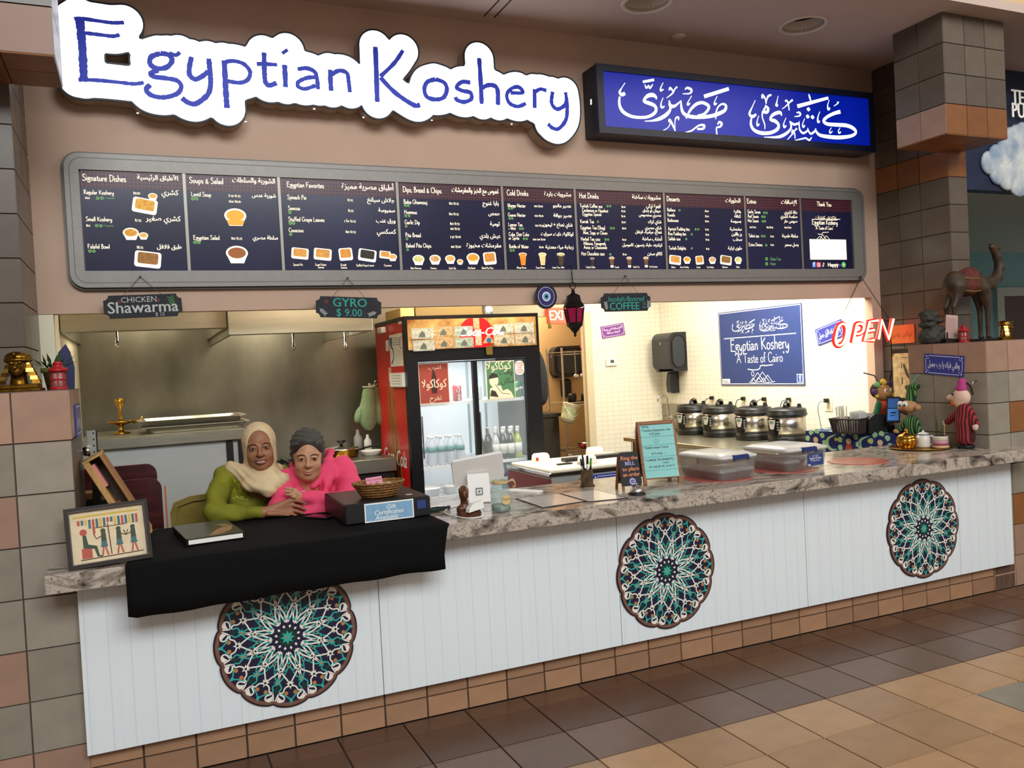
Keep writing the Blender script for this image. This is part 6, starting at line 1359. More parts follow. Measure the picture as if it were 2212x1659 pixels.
def d1(g):
    g.use(cw); txt(g, 'CHICKEN', -.02, .022, .042, .0085, 'c', 1.0); txt(g, 'Shawarma', 0, -.034, .088, .0085, 'c', .98, wmax=.35, bold=.0012); txt(g, '$ 12', .08, -.055, .026, .0086, 'c')
    sprig(g, .155, -.02, PI / 2 + .25, 1.2, cg); g.use(cr_)
    for x in (-.115, .075): [g.stroke([(x, .016), (x + .010 * k, .036)], .003, .0085) for k in (-1, 0, 1)]
def d2(g):
    g.use(ct_); txt(g, 'GYRO', .005, .004, .072, .0085, 'c', 1.05, bold=.0008); txt(g, '$ 9.00', .0, -.052, .062, .0085, 'c', 1.0)
    sprig(g, -.175, -.01, -.75, .9); sprig(g, .165, -.025, PI + .35, .9); g.use(cr_); [g.stroke([(-.135, .032), (-.135 + .016 * math.cos(k * PI / 4), .032 + .016 * math.sin(k * PI / 4))], .002, .0085) for k in range(8)]
def d3(g):
    g.use(ct_); txt(g, 'hookah-flavored', 0, .006, .050, .0085, 'c', .92, wmax=.28, sl=.12); txt(g, 'COFFEE', -.015, -.050, .072, .0085, 'c', .95, wmax=.26, bold=.0008); txt(g, '12', .143, -.020, .028, .0085, 'c'); txt(g, 'oz', .143, -.044, .026, .0085, 'c')
    sprig(g, -.155, -.052, PI / 2 + .15, 1); sprig(g, .175, -.052, PI / 2 - .1, 1)
board('black chalkboard sign reading Chicken Shawarma, hanging over the oven', -.610, 2.053, .022, (-.617, 2.215), d1)
board('black chalkboard sign reading GYRO in teal, hanging beside the fridge', .512, 2.023, -.045, (.516, 2.20), d2)
board('black chalkboard sign reading hookah-flavored COFFEE, hanging in front of the sink wall', 2.425, 2.020, 0, (2.436, 2.20), d3)
# evil-eye disc
ey = thing('evil_eye_disc', 'round blue evil-eye disc hanging below the menu board', 'ornament', (1.84, 1.22, 2.0))
cx, cz = 1.825, 2.069; F = frame((cx, 1.235, cz))
for nm, r, z0, z1, c in (('disc', .078, 0, .014, '17182e'), ('ring', .060, .014, .0148, 'e6e8ec'), ('blue', .0575, .0148, .0154, '2f2a6b'), ('white', .030, .0154, .0160, 'dfe6ea'), ('light_blue', .022, .0160, .0166, '5f9fc0'), ('pupil', .010, .0166, .0172, '10131f')):
    g = G(F); g.disc((0, 0), r, z0, 36, r * 1.05, z1); g.make(nm, mat('eye_' + nm, c, .25, coat=.3), ey)
g = G(F); g.tube([(.012, -.08, .006), (.018, -.14, .006)], .0014, 5); g.make('cord', STR, ey)
g = G(); q = F @ V((.019, -.14, .006)); g.lathe([(.003, 0), (.006, -.008), (.004, -.016), (.013, -.07)], tuple(q), 12); g.make('tassel', mat('tassel_yellow', 'd8b04a', .8), ey, True)
# hanging lantern
ln = thing('hanging_lantern', 'dark metal hanging lantern with magenta glass panes', 'lantern', (2.003, 1.2, 1.80))
cx = 2.014; LM = mat('lantern_metal', '1c1517', .5, .6); c = (cx, 1.2, 0)
def hexring(pairs): return [[(cx + r * math.cos(PI / 3 * k + .3), 1.2 + r * math.sin(PI / 3 * k + .3), z) for k in range(6)] for r, z in pairs]
g = G(); g.loft(hexring(((.008, 2.115), (.012, 2.10), (.014, 2.085), (.045, 2.07), (.052, 2.03), (.07, 2.005), (.075, 1.995), (.055, 1.99)))); g.make('roof', LM, ln)
g = G(); g.loft(hexring(((.063, 1.985), (.045, 1.885)))); g.make('glass', mat('lantern_glass', '8e1240', .15, emit=.12, ec='c0184c', noise=.4, ns=60), ln)
for k in range(6):
    a = PI / 3 * k + .3; g = G(); g.tube([(cx + .068 * math.cos(a), 1.2 + .068 * math.sin(a), 1.99), (cx + .049 * math.cos(a), 1.2 + .049 * math.sin(a), 1.88)], .006, 5); g.make('rib', LM, ln)
g = G(); g.loft(hexring(((.055, 1.892), (.056, 1.872), (.038, 1.855), (.022, 1.835), (.010, 1.822), (.008, 1.812), (.011, 1.806), (.001, 1.795)))); g.make('base', LM, ln)
g = G(); g.tube([(cx + .022 * math.cos(t), 1.2, 2.135 + .022 * math.sin(t)) for t in [2 * PI * k / 14 for k in range(14)]], .003, 6, closed=True); g.make('ring', LM, ln)
for k in range(8):
    z = 2.165 + k * .009; g = G(); g.tube([(cx - .003 * k / 8 + (.004 * math.cos(t) if k % 2 else 0), 1.2 + (0 if k % 2 else .004 * math.cos(t)), z + .008 * math.sin(t)) for t in [PI * j / 4 for j in range(8)]], .0015, 4, closed=True); g.make('chain_link', LM, ln)
g = G(); g.tube(smooth([(cx - .01, 1.225, 2.262), (cx - .003, 1.205, 2.268), (cx + .004, 1.198, 2.256), (cx - .003, 1.2, 2.243), (cx - .002, 1.2, 2.235)], 4), .003, 6); g.make('hook', LM, ln)
# neon OPEN sign
op = thing('neon_sign', 'glowing red neon OPEN sign hanging on a chain', 'neon sign', (4.46, 1.1, 1.65))
OPX = (((4.174,1.734),(4.201,1.793),(4.249,1.813),(4.278,1.779),(4.263,1.708),(4.225,1.659),(4.182,1.653),(4.163,1.687),(4.174,1.734)),((4.334,1.663),(4.382,1.805),(4.422,1.81),(4.453,1.791),(4.439,1.75),(4.402,1.733),(4.365,1.734)),((4.6,1.829),(4.514,1.822),(4.454,1.677),(4.551,1.679)),((4.482,1.748),(4.555,1.756)),((4.6,1.684),(4.641,1.831),(4.706,1.68),(4.764,1.837)))
rb = mat('neon_backing_glow', 'c00d12', .3, emit=.9, ec='ff1010'); nt_ = mat('neon_tube', 'ffd9c8', .3, emit=4.0, ec='ff8a6a')  # backing emits by itself, standing in for red light from the tubes
F = frame((0, 1.1, 0))
for i, (L_, sm_) in enumerate(zip(OPX, (1, 0, 0, 0, 0))):
    L_ = list(L_)
    if i == 1: L_ = [L_[0], L_[1]] + smooth(L_[1:], 4)[1:]
    pts = smooth(L_[:-1], 5, True) if i == 0 else L_
    g = G(F); g.stroke(pts + ([pts[0]] if i == 0 else []), .040, 0, .012); g.make('letter_backing', rb, op)
    g = G(F); g.tube([(p[0], p[1], .020) for p in pts], .0085, 8, closed=(i == 0)); g.make('letter_tube', nt_, op, True)
for a, b_ in (((4.588,1.22,2.183), (4.284,1.1,1.91)), ((4.588,1.22,2.183), (4.733,1.1,1.842))):
    A, B = V(a), V(b_); n_ = int((B - A).length / .014); d_ = (B - A).normalized(); s_ = d_.cross(V((0, 1, 0))).normalized()
    for k in range(n_):
        c_ = A + (B - A) * (k + .5) / n_; e_ = s_ if k % 2 else V((0, 1, 0))
        g = G(); g.tube([tuple(c_ + d_ * .010 * math.cos(t) + e_ * .005 * math.sin(t)) for t in [PI * j / 3 for j in range(6)]], .0016, 4, closed=True); g.make('chain_link', BLK, op)
g = G(); g.cyl((4.603,1.235,2.188), (4.572,1.205,2.185), .005, n=8); g.make('nail', BLK, op)
g = G(); g.tube(smooth([tuple((4.748,1.11,1.828)), tuple((4.791,1.14,1.653)), tuple((4.849,1.2,1.43)), (4.78, 1.25, 1.1), (4.80, 1.26, .9)], 5), .004, 6); g.make('cable', BLK, op)

# ================================================================ RIGHT-HAND PIER
ARAB = mat('sign_orange', 'd8682a', .5, noise=.1, ns=6)
os_ = thing('orange_notice', 'orange notice with Arabic writing on the column behind the OPEN sign', 'notice', (4.845, 1.08, 1.64))
F = frame((4.847, 1.08, 1.715), (0, -1, 0)); g = G(F); g.prism(rrect(-.115, -.072, .12, .072, .008, 3), 0, .006); g.make('board', ARAB, os_)
g = G(F); txt(g, 'نوافير عصير', 0, -.02, .07, .0064, 'c', wmax=.19); g.make('lettering', mat('ink_brown', '7c2f16', .7), os_, kind='stuff')
fp = thing('framed_papyrus', 'dark framed narrow papyrus print behind the right pier', 'framed picture', (4.845, 1.03, 1.2))
F = frame((4.848, 1.03, 1.40), (0, -1, 0)); g = G(F); g.rect(-.15, -.20, .15, .20, 0, .02); g.make('frame', mat('dark_frame', '2a211c', .4), fp); g = G(F); g.rect(-.135, -.185, .135, .165, .02, .0205); g.make('papyrus', mat('papyrus', 'cbb083', .8, noise=.25, ns=30, c2='a98b5c'), fp)
g = G(F); g.use(mat('ink_sepia', '4a3a2a', .8)); g.stroke([(-.06, .13), (.06, .13)], .004, .021); g.stroke([(-.03, .08), (.0, .0), (.04, -.06)], [.02, .03, .012], .021); g.stroke([(-.05, .09), (-.05, .05)], .008, .021); g.stroke([(.045, .12), (.045, .06)], .012, .021); g.stroke([(-.05, -.02), (-.05, -.08)], .012, .021); g.stroke([(-.02, -.09), (.03, -.15)], [.03, .05], .021); g.make('drawing', None, fp, kind='stuff')
LZ = 1.6256
# rock fountain
fo = [('e', (4.44, .47, LZ + .05), (.095, .085, .065), .02), ('e', (4.455, .46, LZ + .10), (.075, .07, .035), .015), ('e', (4.40, .47, LZ + .135), (.055, .06, .025), .015), ('e', (4.46, .45, LZ + .16), (.06, .06, .022), .012), ('e', (4.42, .47, LZ + .205), (.07, .065, .035), .012), ('e', (4.40, .46, LZ + .175), (.05, .05, .03), .01), ('e', (4.50, .46, LZ + .045), (.045, .05, .04), .01)]
tag(blob('rock_fountain', fo, mat('slate_rock', '38362f', .7, noise=.4, ns=25, bump=.5, bs=40), None, .006, lambda X, Y, Z: .006 * np.sin(X * 90) * np.sin(Y * 80 + 1) * np.sin(Z * 110)), 'small tabletop fountain of stacked dark rocks on the right pier', 'fountain')
# acrylic sign holder on a black tray with little rails
ah = thing('acrylic_sign_holder', 'clear acrylic sign holder tinted pink on a black stand', 'sign holder', (4.53, .40, LZ))
g = G(); g.box((4.455, .36, LZ), (4.63, .45, LZ + .028), .003); g.make('stand', BLK, ah)
for x in (4.475, 4.615): g = G(); g.cyl((x, .37, LZ + .028), (x, .37, LZ + .075), .005, n=8); g.make('post', BLK, ah)
g = G(Matrix.Translation((4.545, .395, LZ + .03)) @ Matrix.Rotation(.08, 4, 'Y')); g.box((-.058, -.004, 0), (.058, .004, .165), .002); g.make('acrylic', mat('acrylic', 'e9c9c0', .08, alpha=.45, spec=.7), ah)
g = G(Matrix.Translation((4.545, .40, LZ + .03)) @ Matrix.Rotation(.08, 4, 'Y')); g.box((-.05, -.001, .002), (.05, .001, .145)); g.make('leaflet', mat('leaflet_pink', 'c9907e', .7), ah)
g = G(Matrix.Translation((4.545, .398, LZ + .03)) @ Matrix.Rotation(.08, 4, 'Y') @ frame((0, 0, 0)))
for k in range(9): g.stroke([(-.01, .135 - k * .012), (.035, .135 - k * .012)], .004, .0003)
g.make('print', mat('ink_maroon', '8a3030', .7), ah, kind='stuff')
def mini_lantern(x, y, label, s=1.0):
    o = thing('candle_lantern', label, 'lantern', (x, y, LZ), 0, 'small red candle lanterns')
    m = mat('lantern_red', 'a3171f', .3); c = (x, y, LZ)
    g = G(); g.lathe([(.036 * s, 0), (.036 * s, .006 * s), (.030 * s, .012 * s)], c, 20); g.make('base', m, o, True)
    for k in range(8):
        a = PI / 4 * k; g = G(); g.tube([(x + .028 * s * math.cos(a), y + .028 * s * math.sin(a), LZ + .010 * s), (x + .028 * s * math.cos(a), y + .028 * s * math.sin(a), LZ + .078 * s)], .0028 * s, 5); g.make('bar', m, o)
    g = G(); g.lathe([(.029 * s, .040 * s), (.031 * s, .043 * s), (.029 * s, .046 * s)], c, 20, caps=False); g.make('band', m, o)
    g = G(); g.lathe([(.024 * s, .012 * s), (.024 * s, .075 * s)], c, 16); g.make('glass', mat('lantern_clear', 'd8a8a0', .1, alpha=.5), o, True)
    g = G(); g.lathe([(.031 * s, .074 * s), (.041 * s, .082 * s), (.036 * s, .088 * s), (.020 * s, .098 * s), (.018 * s, .108 * s), (.021 * s, .110 * s), (.012 * s, .120 * s), (.0, .121 * s)], c, 20); g.make('roof', m, o, True)
mini_lantern(4.585, .33, 'small red candle lantern beside the camel on the right pier', .98)
mini_lantern(-.966, .28, 'small red candle lantern beside the plant pot on the left pier', 1.0)
# black display base and camel
g = G(); g.box((4.80, .36, LZ), (5.06, .58, LZ + .020), .002); tag(g.make('black_plinth', BLK), 'flat black plinth under the camel on the right pier', 'plinth')
CM = mat('camel_leather', '4a361f', .55, noise=.45, ns=14, c2='2a1e13')
cb = thing('camel_statue', 'brown standing camel statue with a patterned saddle cloth', 'statue', (4.62, .32, LZ))
def cp_(x, z, y=.32): return (x, y, z)
prim = [('e', cp_(4.60, 2.035), (.155, .075, .085), .03), ('e', cp_(4.50, 2.05), (.075, .065, .085), .03), ('e', cp_(4.66, 2.09), (.085, .05, .065), .04), ('c', cp_(4.74, 2.04), cp_(4.86, 2.045), .065, .042, .04), ('c', cp_(4.86, 2.045), cp_(4.945, 2.09), .045, .036, .03), ('c', cp_(4.945, 2.09), cp_(4.975, 2.16), .036, .031, .02), ('c', cp_(4.975, 2.16), cp_(4.955, 2.24), .031, .027, .02), ('c', cp_(4.955, 2.24), cp_(4.915, 2.30), .027, .025, .02), ('e', cp_(4.905, 2.31), (.030, .022, .022), .012), ('c', cp_(4.915, 2.315), cp_(4.975, 2.300), .017, .012, .012), ('e', cp_(4.895, 2.335, .305), (.008, .006, .012), .004), ('e', cp_(4.895, 2.335, .335), (.008, .006, .012), .004)]
for y, dx in ((.285, 0), (.355, .012)):
    prim += [('c', cp_(4.755 + dx, 2.00, y), cp_(4.785 + dx, 1.86, y), .045, .020, .03), ('c', cp_(4.785 + dx, 1.86, y), cp_(4.782 + dx, LZ + .035, y), .020, .014, .01), ('e', cp_(4.79 + dx, LZ + .032, y), (.024, .018, .012), .01),
             ('c', cp_(4.49 + dx, 2.02, y), cp_(4.48 + dx, 1.955, y), .052, .032, .03), ('c', cp_(4.48 + dx, 1.955, y), cp_(4.435 + dx, 1.88, y), .030, .020, .015), ('c', cp_(4.435 + dx, 1.88, y), cp_(4.462 + dx, LZ + .02, y), .018, .014, .01), ('e', cp_(4.470 + dx, LZ + .012, y), (.024, .018, .012), .01)]
prim += [('c', cp_(4.435, 2.09), cp_(4.432, 2.0), .008, .006, .006)]
blob('body', prim, CM, cb, .006)
sad = [('e', cp_(4.605, 2.045), (.115, .082, .098), .02), ('e', cp_(4.66, 2.097), (.080, .056, .068), .03)]
blob('saddle_cloth', sad + [('E', cp_(4.605, 1.86), (.3, .2, .10), .01), ('E', cp_(4.40, 2.05), (.095, .2, .3), .01), ('E', cp_(4.86, 2.05), (.12, .2, .3), .01)], mat('saddle_red', '3f1815', .8, noise=.6, ns=40, c2='6e2c24'), cb, .006)
for z in (1.985, 2.075): g = G(); g.tube([(4.605 + .117 * math.cos(t), .32 + .085 * math.sin(t) * (1 if z < 2.05 else .95), z + .004 * math.sin(5 * t)) for t in [2 * PI * k / 24 for k in range(24)]], .004, 6, closed=True); g.make('trim_cord', mat('cord_gold', '7e6634', .6), cb, True)
cb.location = (4.81, .47, LZ)
# pharaoh busts
GOLD = mat('antique_gold', '9a7328', .26, .95, noise=.35, ns=18, c2='5a3d12')
def bust(x, y, label, rz, s):
    o = thing('pharaoh_bust', label, 'bust', (x, y, LZ), rz, 'golden pharaoh busts')
    T_ = Matrix.Translation((x, y, LZ)) @ Matrix.Rotation(rz, 4, 'Z') @ Matrix.Scale(s, 4)
    g = G(T_); g.box((-.085, -.05, 0), (.085, .05, .012), .002); g.box((-.075, -.042, .012), (.075, .042, .030), .003); g.make('base', GOLD, o)
    face = [('e', (0, -.012, .105), (.034, .036, .046), .01), ('e', (0, -.036, .075), (.016, .014, .014), .012), ('c', (0, -.046, .116), (0, -.056, .098), .005, .008, .006), ('e', (-.015, -.044, .118), (.010, .006, .005), .004), ('e', (.015, -.044, .118), (.010, .006, .005), .004), ('e', (0, -.046, .083), (.013, .006, .004), .004), ('c', (0, 0, .07), (0, 0, .03), .028, .034, .015), ('c', (-.038, -.005, .105), (-.040, -.002, .098), .008, .008, .004), ('c', (.038, -.005, .105), (.040, -.002, .098), .008, .008, .004)]
    blob('face', [tuple(tuple(T_ @ V(q)) if isinstance(q, tuple) and i in ((1, 2) if p[0] == 'c' else (1,)) else (tuple(v * s for v in q) if isinstance(q, tuple) else (q * s if not isinstance(q, str) else q)) for i, q in enumerate(p)) for p in face], GOLD, o, .0022)
    g = G(T_); g.lathe([(.046, .125), (.050, .138), (.046, .152), (.030, .163), (.0, .166)], (0, .004, 0), 20, 1, 1.0); g.lathe([(.048, .122), (.052, .126), (.052, .134), (.048, .137)], (0, .002, 0), 24, caps=False); g.make('crown', GOLD, o, True)
    for sg in (-1, 1):
        for k in range(6):      # striped lappets of the headdress
            w0, w1 = .040 + .007 * k, .044 + .007 * k; z0_, z1_ = .128 - .016 * k, .112 - .016 * k
            g = G(T_); g.loft([[(sg * (w0 - .022), -.022, z0_), (sg * w0, -.006, z0_), (sg * w0, .022, z0_), (sg * (w0 - .022), .022, z0_)], [(sg * (w1 - .026), -.026, z1_), (sg * w1, -.008, z1_), (sg * w1, .022, z1_), (sg * (w1 - .026), .022, z1_)]]); g.make('lappet', GOLD if k % 2 else mat('bright_gold', 'd2ad5e', .2, .9), o)
    g = G(T_); g.tube([(0, -.046, .140), (0, -.058, .152), (0, -.052, .164)], [.006, .005, .003], 8); g.make('cobra', GOLD, o, True)
bust(-1.105, .22, 'golden pharaoh bust on the left tiled pier', -.12, 1.0)
bust(4.86, .22, 'golden pharaoh bust in front of the brown door on the right pier', .9, .82)
# plant pot on the left pier with a leaning blue leaf-shaped plaque
pt = thing('potted_plant', 'small green plant in an olive pot behind the red lantern', 'potted plant', (-.995, .46, LZ))
g = G(); g.lathe([(.032, 0), (.045, .075), (.054, .078), (.054, .098), (.047, .098), (.044, .085)], (-.995, .46, LZ), 20); g.make('pot', mat('olive_pot', '5b5a2c', .5), pt, True)
random.seed(3)
LF = mat('plant_green', '3d5a2c', .6, noise=.4, ns=20)
for k in range(26):
    a = random.uniform(0, 2 * PI); l = random.uniform(.05, .10); t = random.uniform(.2, 1.1)
    b0 = V((-.995 + .03 * math.cos(a), .46 + .03 * math.sin(a), LZ + .09)); d_ = V((math.cos(a) * math.sin(t), math.sin(a) * math.sin(t), math.cos(t))); s_ = d_.cross(V((0, 0, 1))).normalized() * .008
    g = G(); m1 = b0 + d_ * l * .5; e1 = b0 + d_ * l + V((0, 0, -.01)); g.add([b0, m1 + s_, e1, m1 - s_, m1 + V((0, 0, .003))], [(0, 1, 4), (1, 2, 4), (2, 3, 4), (3, 0, 4)]); g.make('leaf', LF, pt)
g = G(frame((-.965, .58, LZ), (.6, .3, 0), (0, 0, 1))); g.prism([(-.04, 0), (.04, 0), (.045, .10), (.03, .17), (.012, .205), (-.02, .17), (-.045, .08)], 0, .008); tag(g.make('blue_tablet', mat('tablet_blue', '2c2f58', .4)), 'dark blue upright tablet behind the plant on the left pier', 'plaque')

# ================================================================ CLOTH-COVERED STAND AT THE RIGHT END
tb = thing('covered_stand', 'low stand covered with a blue Ramadan-patterned tablecloth', 'stand', (4.3, .95, .835))
AX = V((.168, -.774, 0)).normalized(); NX = V((-AX.y, AX.x, 0)) * -1      # along the face; outwards (-x)
O_ = V((4.072, 1.345, 0))
F = frame((O_.x, O_.y, 0), tuple(AX), (0, 0, 1)); TL = .70
CBL = mat('cloth_blue', '1f2c66', .8, noise=.25, ns=10); CGR = mat('cloth_green', 'a5cc9a', .8); CYE = mat('cloth_yellow', 'e2c74a', .8); CRE = mat('cloth_red', 'b9402c', .8); CSK = mat('cloth_tan', 'e0bd92', .8)
g = G(F); g.prism([(0, .70), (TL, .70), (TL, 1.0), (0, 1.0)], -.45, 0); g.make('cloth', CBL, tb)
g = G(F); g.prism([(.02, .40), (TL - .02, .40), (TL - .02, .699), (.02, .699)], -.43, -.02); g.make('box', BLK, tb)
gp = G(F)
for k, u in enumerate((.09, .37, .62)):
    gp.use(CGR)
    for j in range(9): a = PI * 2 * j / 9; gp.disc((u + .075 * math.cos(a), .915 + .085 * math.sin(a)), .022, .0006, 8)
    gp.use(CBL); gp.disc((u, .915), .058, .0010, 18, .072); gp.use(CSK); gp.disc((u, .935), .022, .0013, 12); gp.use((CYE, CRE, CYE)[k]); gp.prism([(u - .03, .86), (u + .03, .86), (u + .02, .912), (u - .02, .912)], .0012, .0012)
for u in (.235, .505):
    gp.use(CGR); gp.stroke(smooth([(u + .03, .98), (u - .035, .95), (u - .045, .90), (u - .01, .865), (u + .035, .87)], 5), [.004 + .022 * math.sin(PI * i / 20) for i in range(21)], .0006)
    gp.use(CYE); gp.prism([(u + .03 + (.020 if i % 2 == 0 else .009) * math.sin(PI * i / 5), .945 + (.020 if i % 2 == 0 else .009) * math.cos(PI * i / 5)) for i in range(10)], .0007, .0007)
gp.make('printed_motifs', None, tb, kind='stuff')
gp = G(F @ Matrix.Translation((0, 1.0, 0)) @ Matrix.Rotation(-PI / 2, 4, 'X')); gp.use(CGR)
for u in (.06, .2, .34, .48, .62):
    for v_ in (.06, .2, .34): gp.disc((u, v_), .03, .0006, 10)
gp.make('printed_dots', None, tb, kind='stuff')
# woven basket with straws and cutlery packs
bx = (4.065,.888,1); BK = mat('basket_brown', '2e1d1a', .6)
bs = thing('utensil_basket', 'dark brown slatted basket of wrapped straws and cutlery', 'basket', (bx[0] + .06, bx[1] + .03, 1.0))
BX, BY = bx[0] + .06, bx[1] + .04
TW = Matrix.Translation((BX, BY, 1.001)) @ Matrix.Rotation(math.atan2(AX.y, AX.x) + PI / 2 - PI / 2, 4, 'Z')
g = G(TW); g.box((-.10, -.075, 0), (.10, .075, .006)); g.make('floor', BK, bs)
for k in range(44):
    t = k / 44 * 4
    def per(t, w, d): q = t % 4; return (-w + 2 * w * q, -d) if q < 1 else (w, -d + 2 * d * (q - 1)) if q < 2 else (w - 2 * w * (q - 2), d) if q < 3 else (-w, d - 2 * d * (q - 3))
    a, b_ = per(t, .10, .075), per(t, .118, .09); g = G(TW); g.tube([(a[0], a[1], .003), (b_[0], b_[1], .105)], .0055, 4); g.make('slat', BK, bs)
g = G(TW); g.tube([(per(k / 20 * 4, .119, .091)[0], per(k / 20 * 4, .119, .091)[1], .108) for k in range(20)], .007, 6, closed=True); g.make('rim', BK, bs)
random.seed(9)
SW = mat('straw_wrap', 'dcd6c8', .5, alpha=.8)
for k in range(14):
    x, y = random.uniform(-.085, -.02), random.uniform(-.05, .05); g = G(TW); g.cyl((x, y, .01), (x + random.uniform(-.02, .02), y, .175 + random.uniform(0, .03)), .004, n=6); tag(g.make('straw', SW), 'paper-wrapped straw standing in the utensil basket', 'straw', 'straws in the utensil basket')
for k in range(6):
    x = .02 + .014 * k; g = G(TW); g.box((x, -.05, .02), (x + .008, .05, .15 + random.uniform(0, .025)), .002); tag(g.make('cutlery_pack', mat('cutlery_clear', 'd9d9d2', .25, alpha=.7)), 'clear wrapped cutlery pack standing in the utensil basket', 'cutlery', 'cutlery packs in the utensil basket')
# napkin box, customer display and card printer
nb_ = (4.216,.792,1)
g = G(Matrix.Translation((nb_[0] + .03, nb_[1] + .05, 1.001)) @ Matrix.Rotation(-.25, 4, 'Z')); g.loft([[(p[0], -.07 + .14 * k, p[1]) for p in ((-.075, 0), (.075, 0), (.075, .10), (.04, .135), (-.02, .14), (-.075, .10))] for k in (1, 0)]); tag(g.make('napkin_box', mat('napkin_black', '0d0d0e', .6)), 'black napkin dispenser beside the utensil basket', 'dispenser')
dp = thing('customer_display', 'tilted tablet showing a blue screen at the right end of the counter', 'tablet', (4.343,.795,1))
T_ = frame((4.302,.7,1.169), (.35, -.50, .0), (.45, .05, .8)); 
g = G(T_); g.prism(rrect(-.045, -.10, .045, .10, .008, 3), -.012, 0); g.make('body', mat('tablet_black', '15161b', .3), dp)
g = G(T_); g.rect(-.037, -.085, .037, .005, .0, .0006); g.make('screen', mat('screen_blue', '3f6fb0', .3, emit=.35, ec='3f78c8'), dp)
g = G(T_); g.rect(-.037, .012, .037, .085, .0, .0006); g.make('screen', mat('screen_blue2', '2f5488', .3, emit=.25, ec='2f5a98'), dp)
g = G(T_); g.use(mat('screen_text', '16233f', .5)); g.rect(-.018, -.03, .02, -.02, .0009); g.rect(-.022, -.05, .012, -.044, .0009); g.make('screen_text', None, dp, kind='stuff')
q = (4.32,.72,1.097); g = G(); g.tube([(q[0], .74, 1.06), (q[0] + .02, .76, 1.003)], [.02, .03], 10); g.make('stand', BLK, dp)
q = (4.41,.827,1)
g = G(Matrix.Translation((q[0] + .04, q[1] - .02, 1.001)) @ Matrix.Rotation(-.35, 4, 'Z')); g.box((-.11, -.05, 0), (.10, .05, .045), .01); tag(g.make('receipt_printer', mat('printer_grey', '9c9e9b', .45)), 'flat grey device in front of the customer display', 'printer')

# three cloth dolls (plain generic shapes in the colours of the photo)
def plush(name, label, cat, parts, loc):
    o = thing(name, label, cat, loc, 0, 'cloth dolls at the right end of the counter')
    for nm, prims, m, hh in parts: blob(nm, prims, m, o, hh)
    return o
sk_ = mat('doll_tan', 'b07a45', .85, bump=.2, bs=90); grn = mat('doll_green', '1f5a35', .9); orr = mat('doll_orange', 'c94a2a', .85)
c0 = V((4.40, .88, 0))
def q3(x, y, z): return (c0.x + x, c0.y + y, z)
d = plush('cloth_doll', 'tan-faced cloth doll in green and orange with coloured pompoms on its head', 'doll', [
    ('head', [('e', q3(0, 0, 1.285), (.075, .06, .062), .01)], sk_, .005),
    ('hair', [('e', q3(.0, .025, 1.30), (.082, .055, .065), .01), ('E', q3(0, -.06, 1.28), (.09, .07, .055), .01)], mat('doll_hair', '2a1916', .9), .005),
    ('shirt', [('e', q3(0, .0, 1.165), (.042, .035, .065), .01)], orr, .005),
    ('jacket', [('c', q3(-.045, 0, 1.20), q3(-.085, -.01, 1.13), .022, .022, .015), ('c', q3(-.085, -.01, 1.13), q3(-.05, -.02, 1.09), .022, .018, .01), ('c', q3(.045, 0, 1.20), q3(.09, -.01, 1.13), .022, .022, .015), ('c', q3(.09, -.01, 1.13), q3(.06, -.02, 1.09), .022, .018, .01), ('e', q3(0, .02, 1.16), (.05, .03, .06), .015)], grn, .005),
    ('trousers', [('e', q3(0, 0, 1.085), (.055, .045, .045), .02), ('c', q3(-.03, 0, 1.07), q3(-.035, -.03, 1.02), .032, .028, .02), ('c', q3(.03, 0, 1.07), q3(.03, -.03, 1.02), .032, .028, .02)], grn, .005)], (4.40, .88, 1.0))
for i, (x, z, c_) in enumerate(((-.065, 1.345, '7fae6a'), (.0, 1.362, 'd6b640'), (.055, 1.345, '4a2a4f'), (-.088, 1.295, '5c3a5f'))): g = G(); g.ell(q3(x, -.01, z), (.024, .024, .024), 12, 8); g.make('pompom', mat('pom_' + c_, c_, .9), d, True)
for x in (-.026, .026): g = G(); g.ell(q3(x, -.052, 1.298), (.014, .008, .016), 12, 8); g.make('eye', WHT, d, True); g = G(); g.ell(q3(x, -.060, 1.298), (.006, .004, .007), 10, 6); g.make('pupil', BLK, d, True)
for x in (-.078, .078): g = G(); g.ell(q3(x, -.02, 1.262), (.013, .013, .015), 10, 8); g.make('earring', mat('pom_d6b640'), d, True)
g = G(); g.tube(smooth([q3(-.03, -.058, 1.262), q3(0, -.063, 1.256), q3(.03, -.058, 1.262)], 4), .002, 5); g.make('mouth', mat('doll_hair'), d)
g = G(); g.tube([q3(0, .03, 1.35), q3(.03, .10, 1.41), q3(.05, .22, 1.43)], .005, 6); g.make('hanging_cord', mat('doll_hair'), d)
GS = mat('doll_stripes', '27512c', .9)
N, L, b = nodes(GS); tc = N.new('ShaderNodeTexCoord'); wv = N.new('ShaderNodeTexWave'); wv.inputs['Scale'].default_value = 18; wv.bands_direction = 'Y'; L(tc.outputs['Object'], wv.inputs[0]); rp = N.new('ShaderNodeValToRGB'); rp.color_ramp.interpolation = 'CONSTANT'; rp.color_ramp.elements[0].color = lin('16321c') + (1,); rp.color_ramp.elements[1].position = .55; rp.color_ramp.elements[1].color = lin('5d8a48') + (1,); L(wv.outputs['Fac'], rp.inputs[0]); L(rp.outputs[0], b.inputs['Base Color'])
c0 = V((4.30, .545, 0))
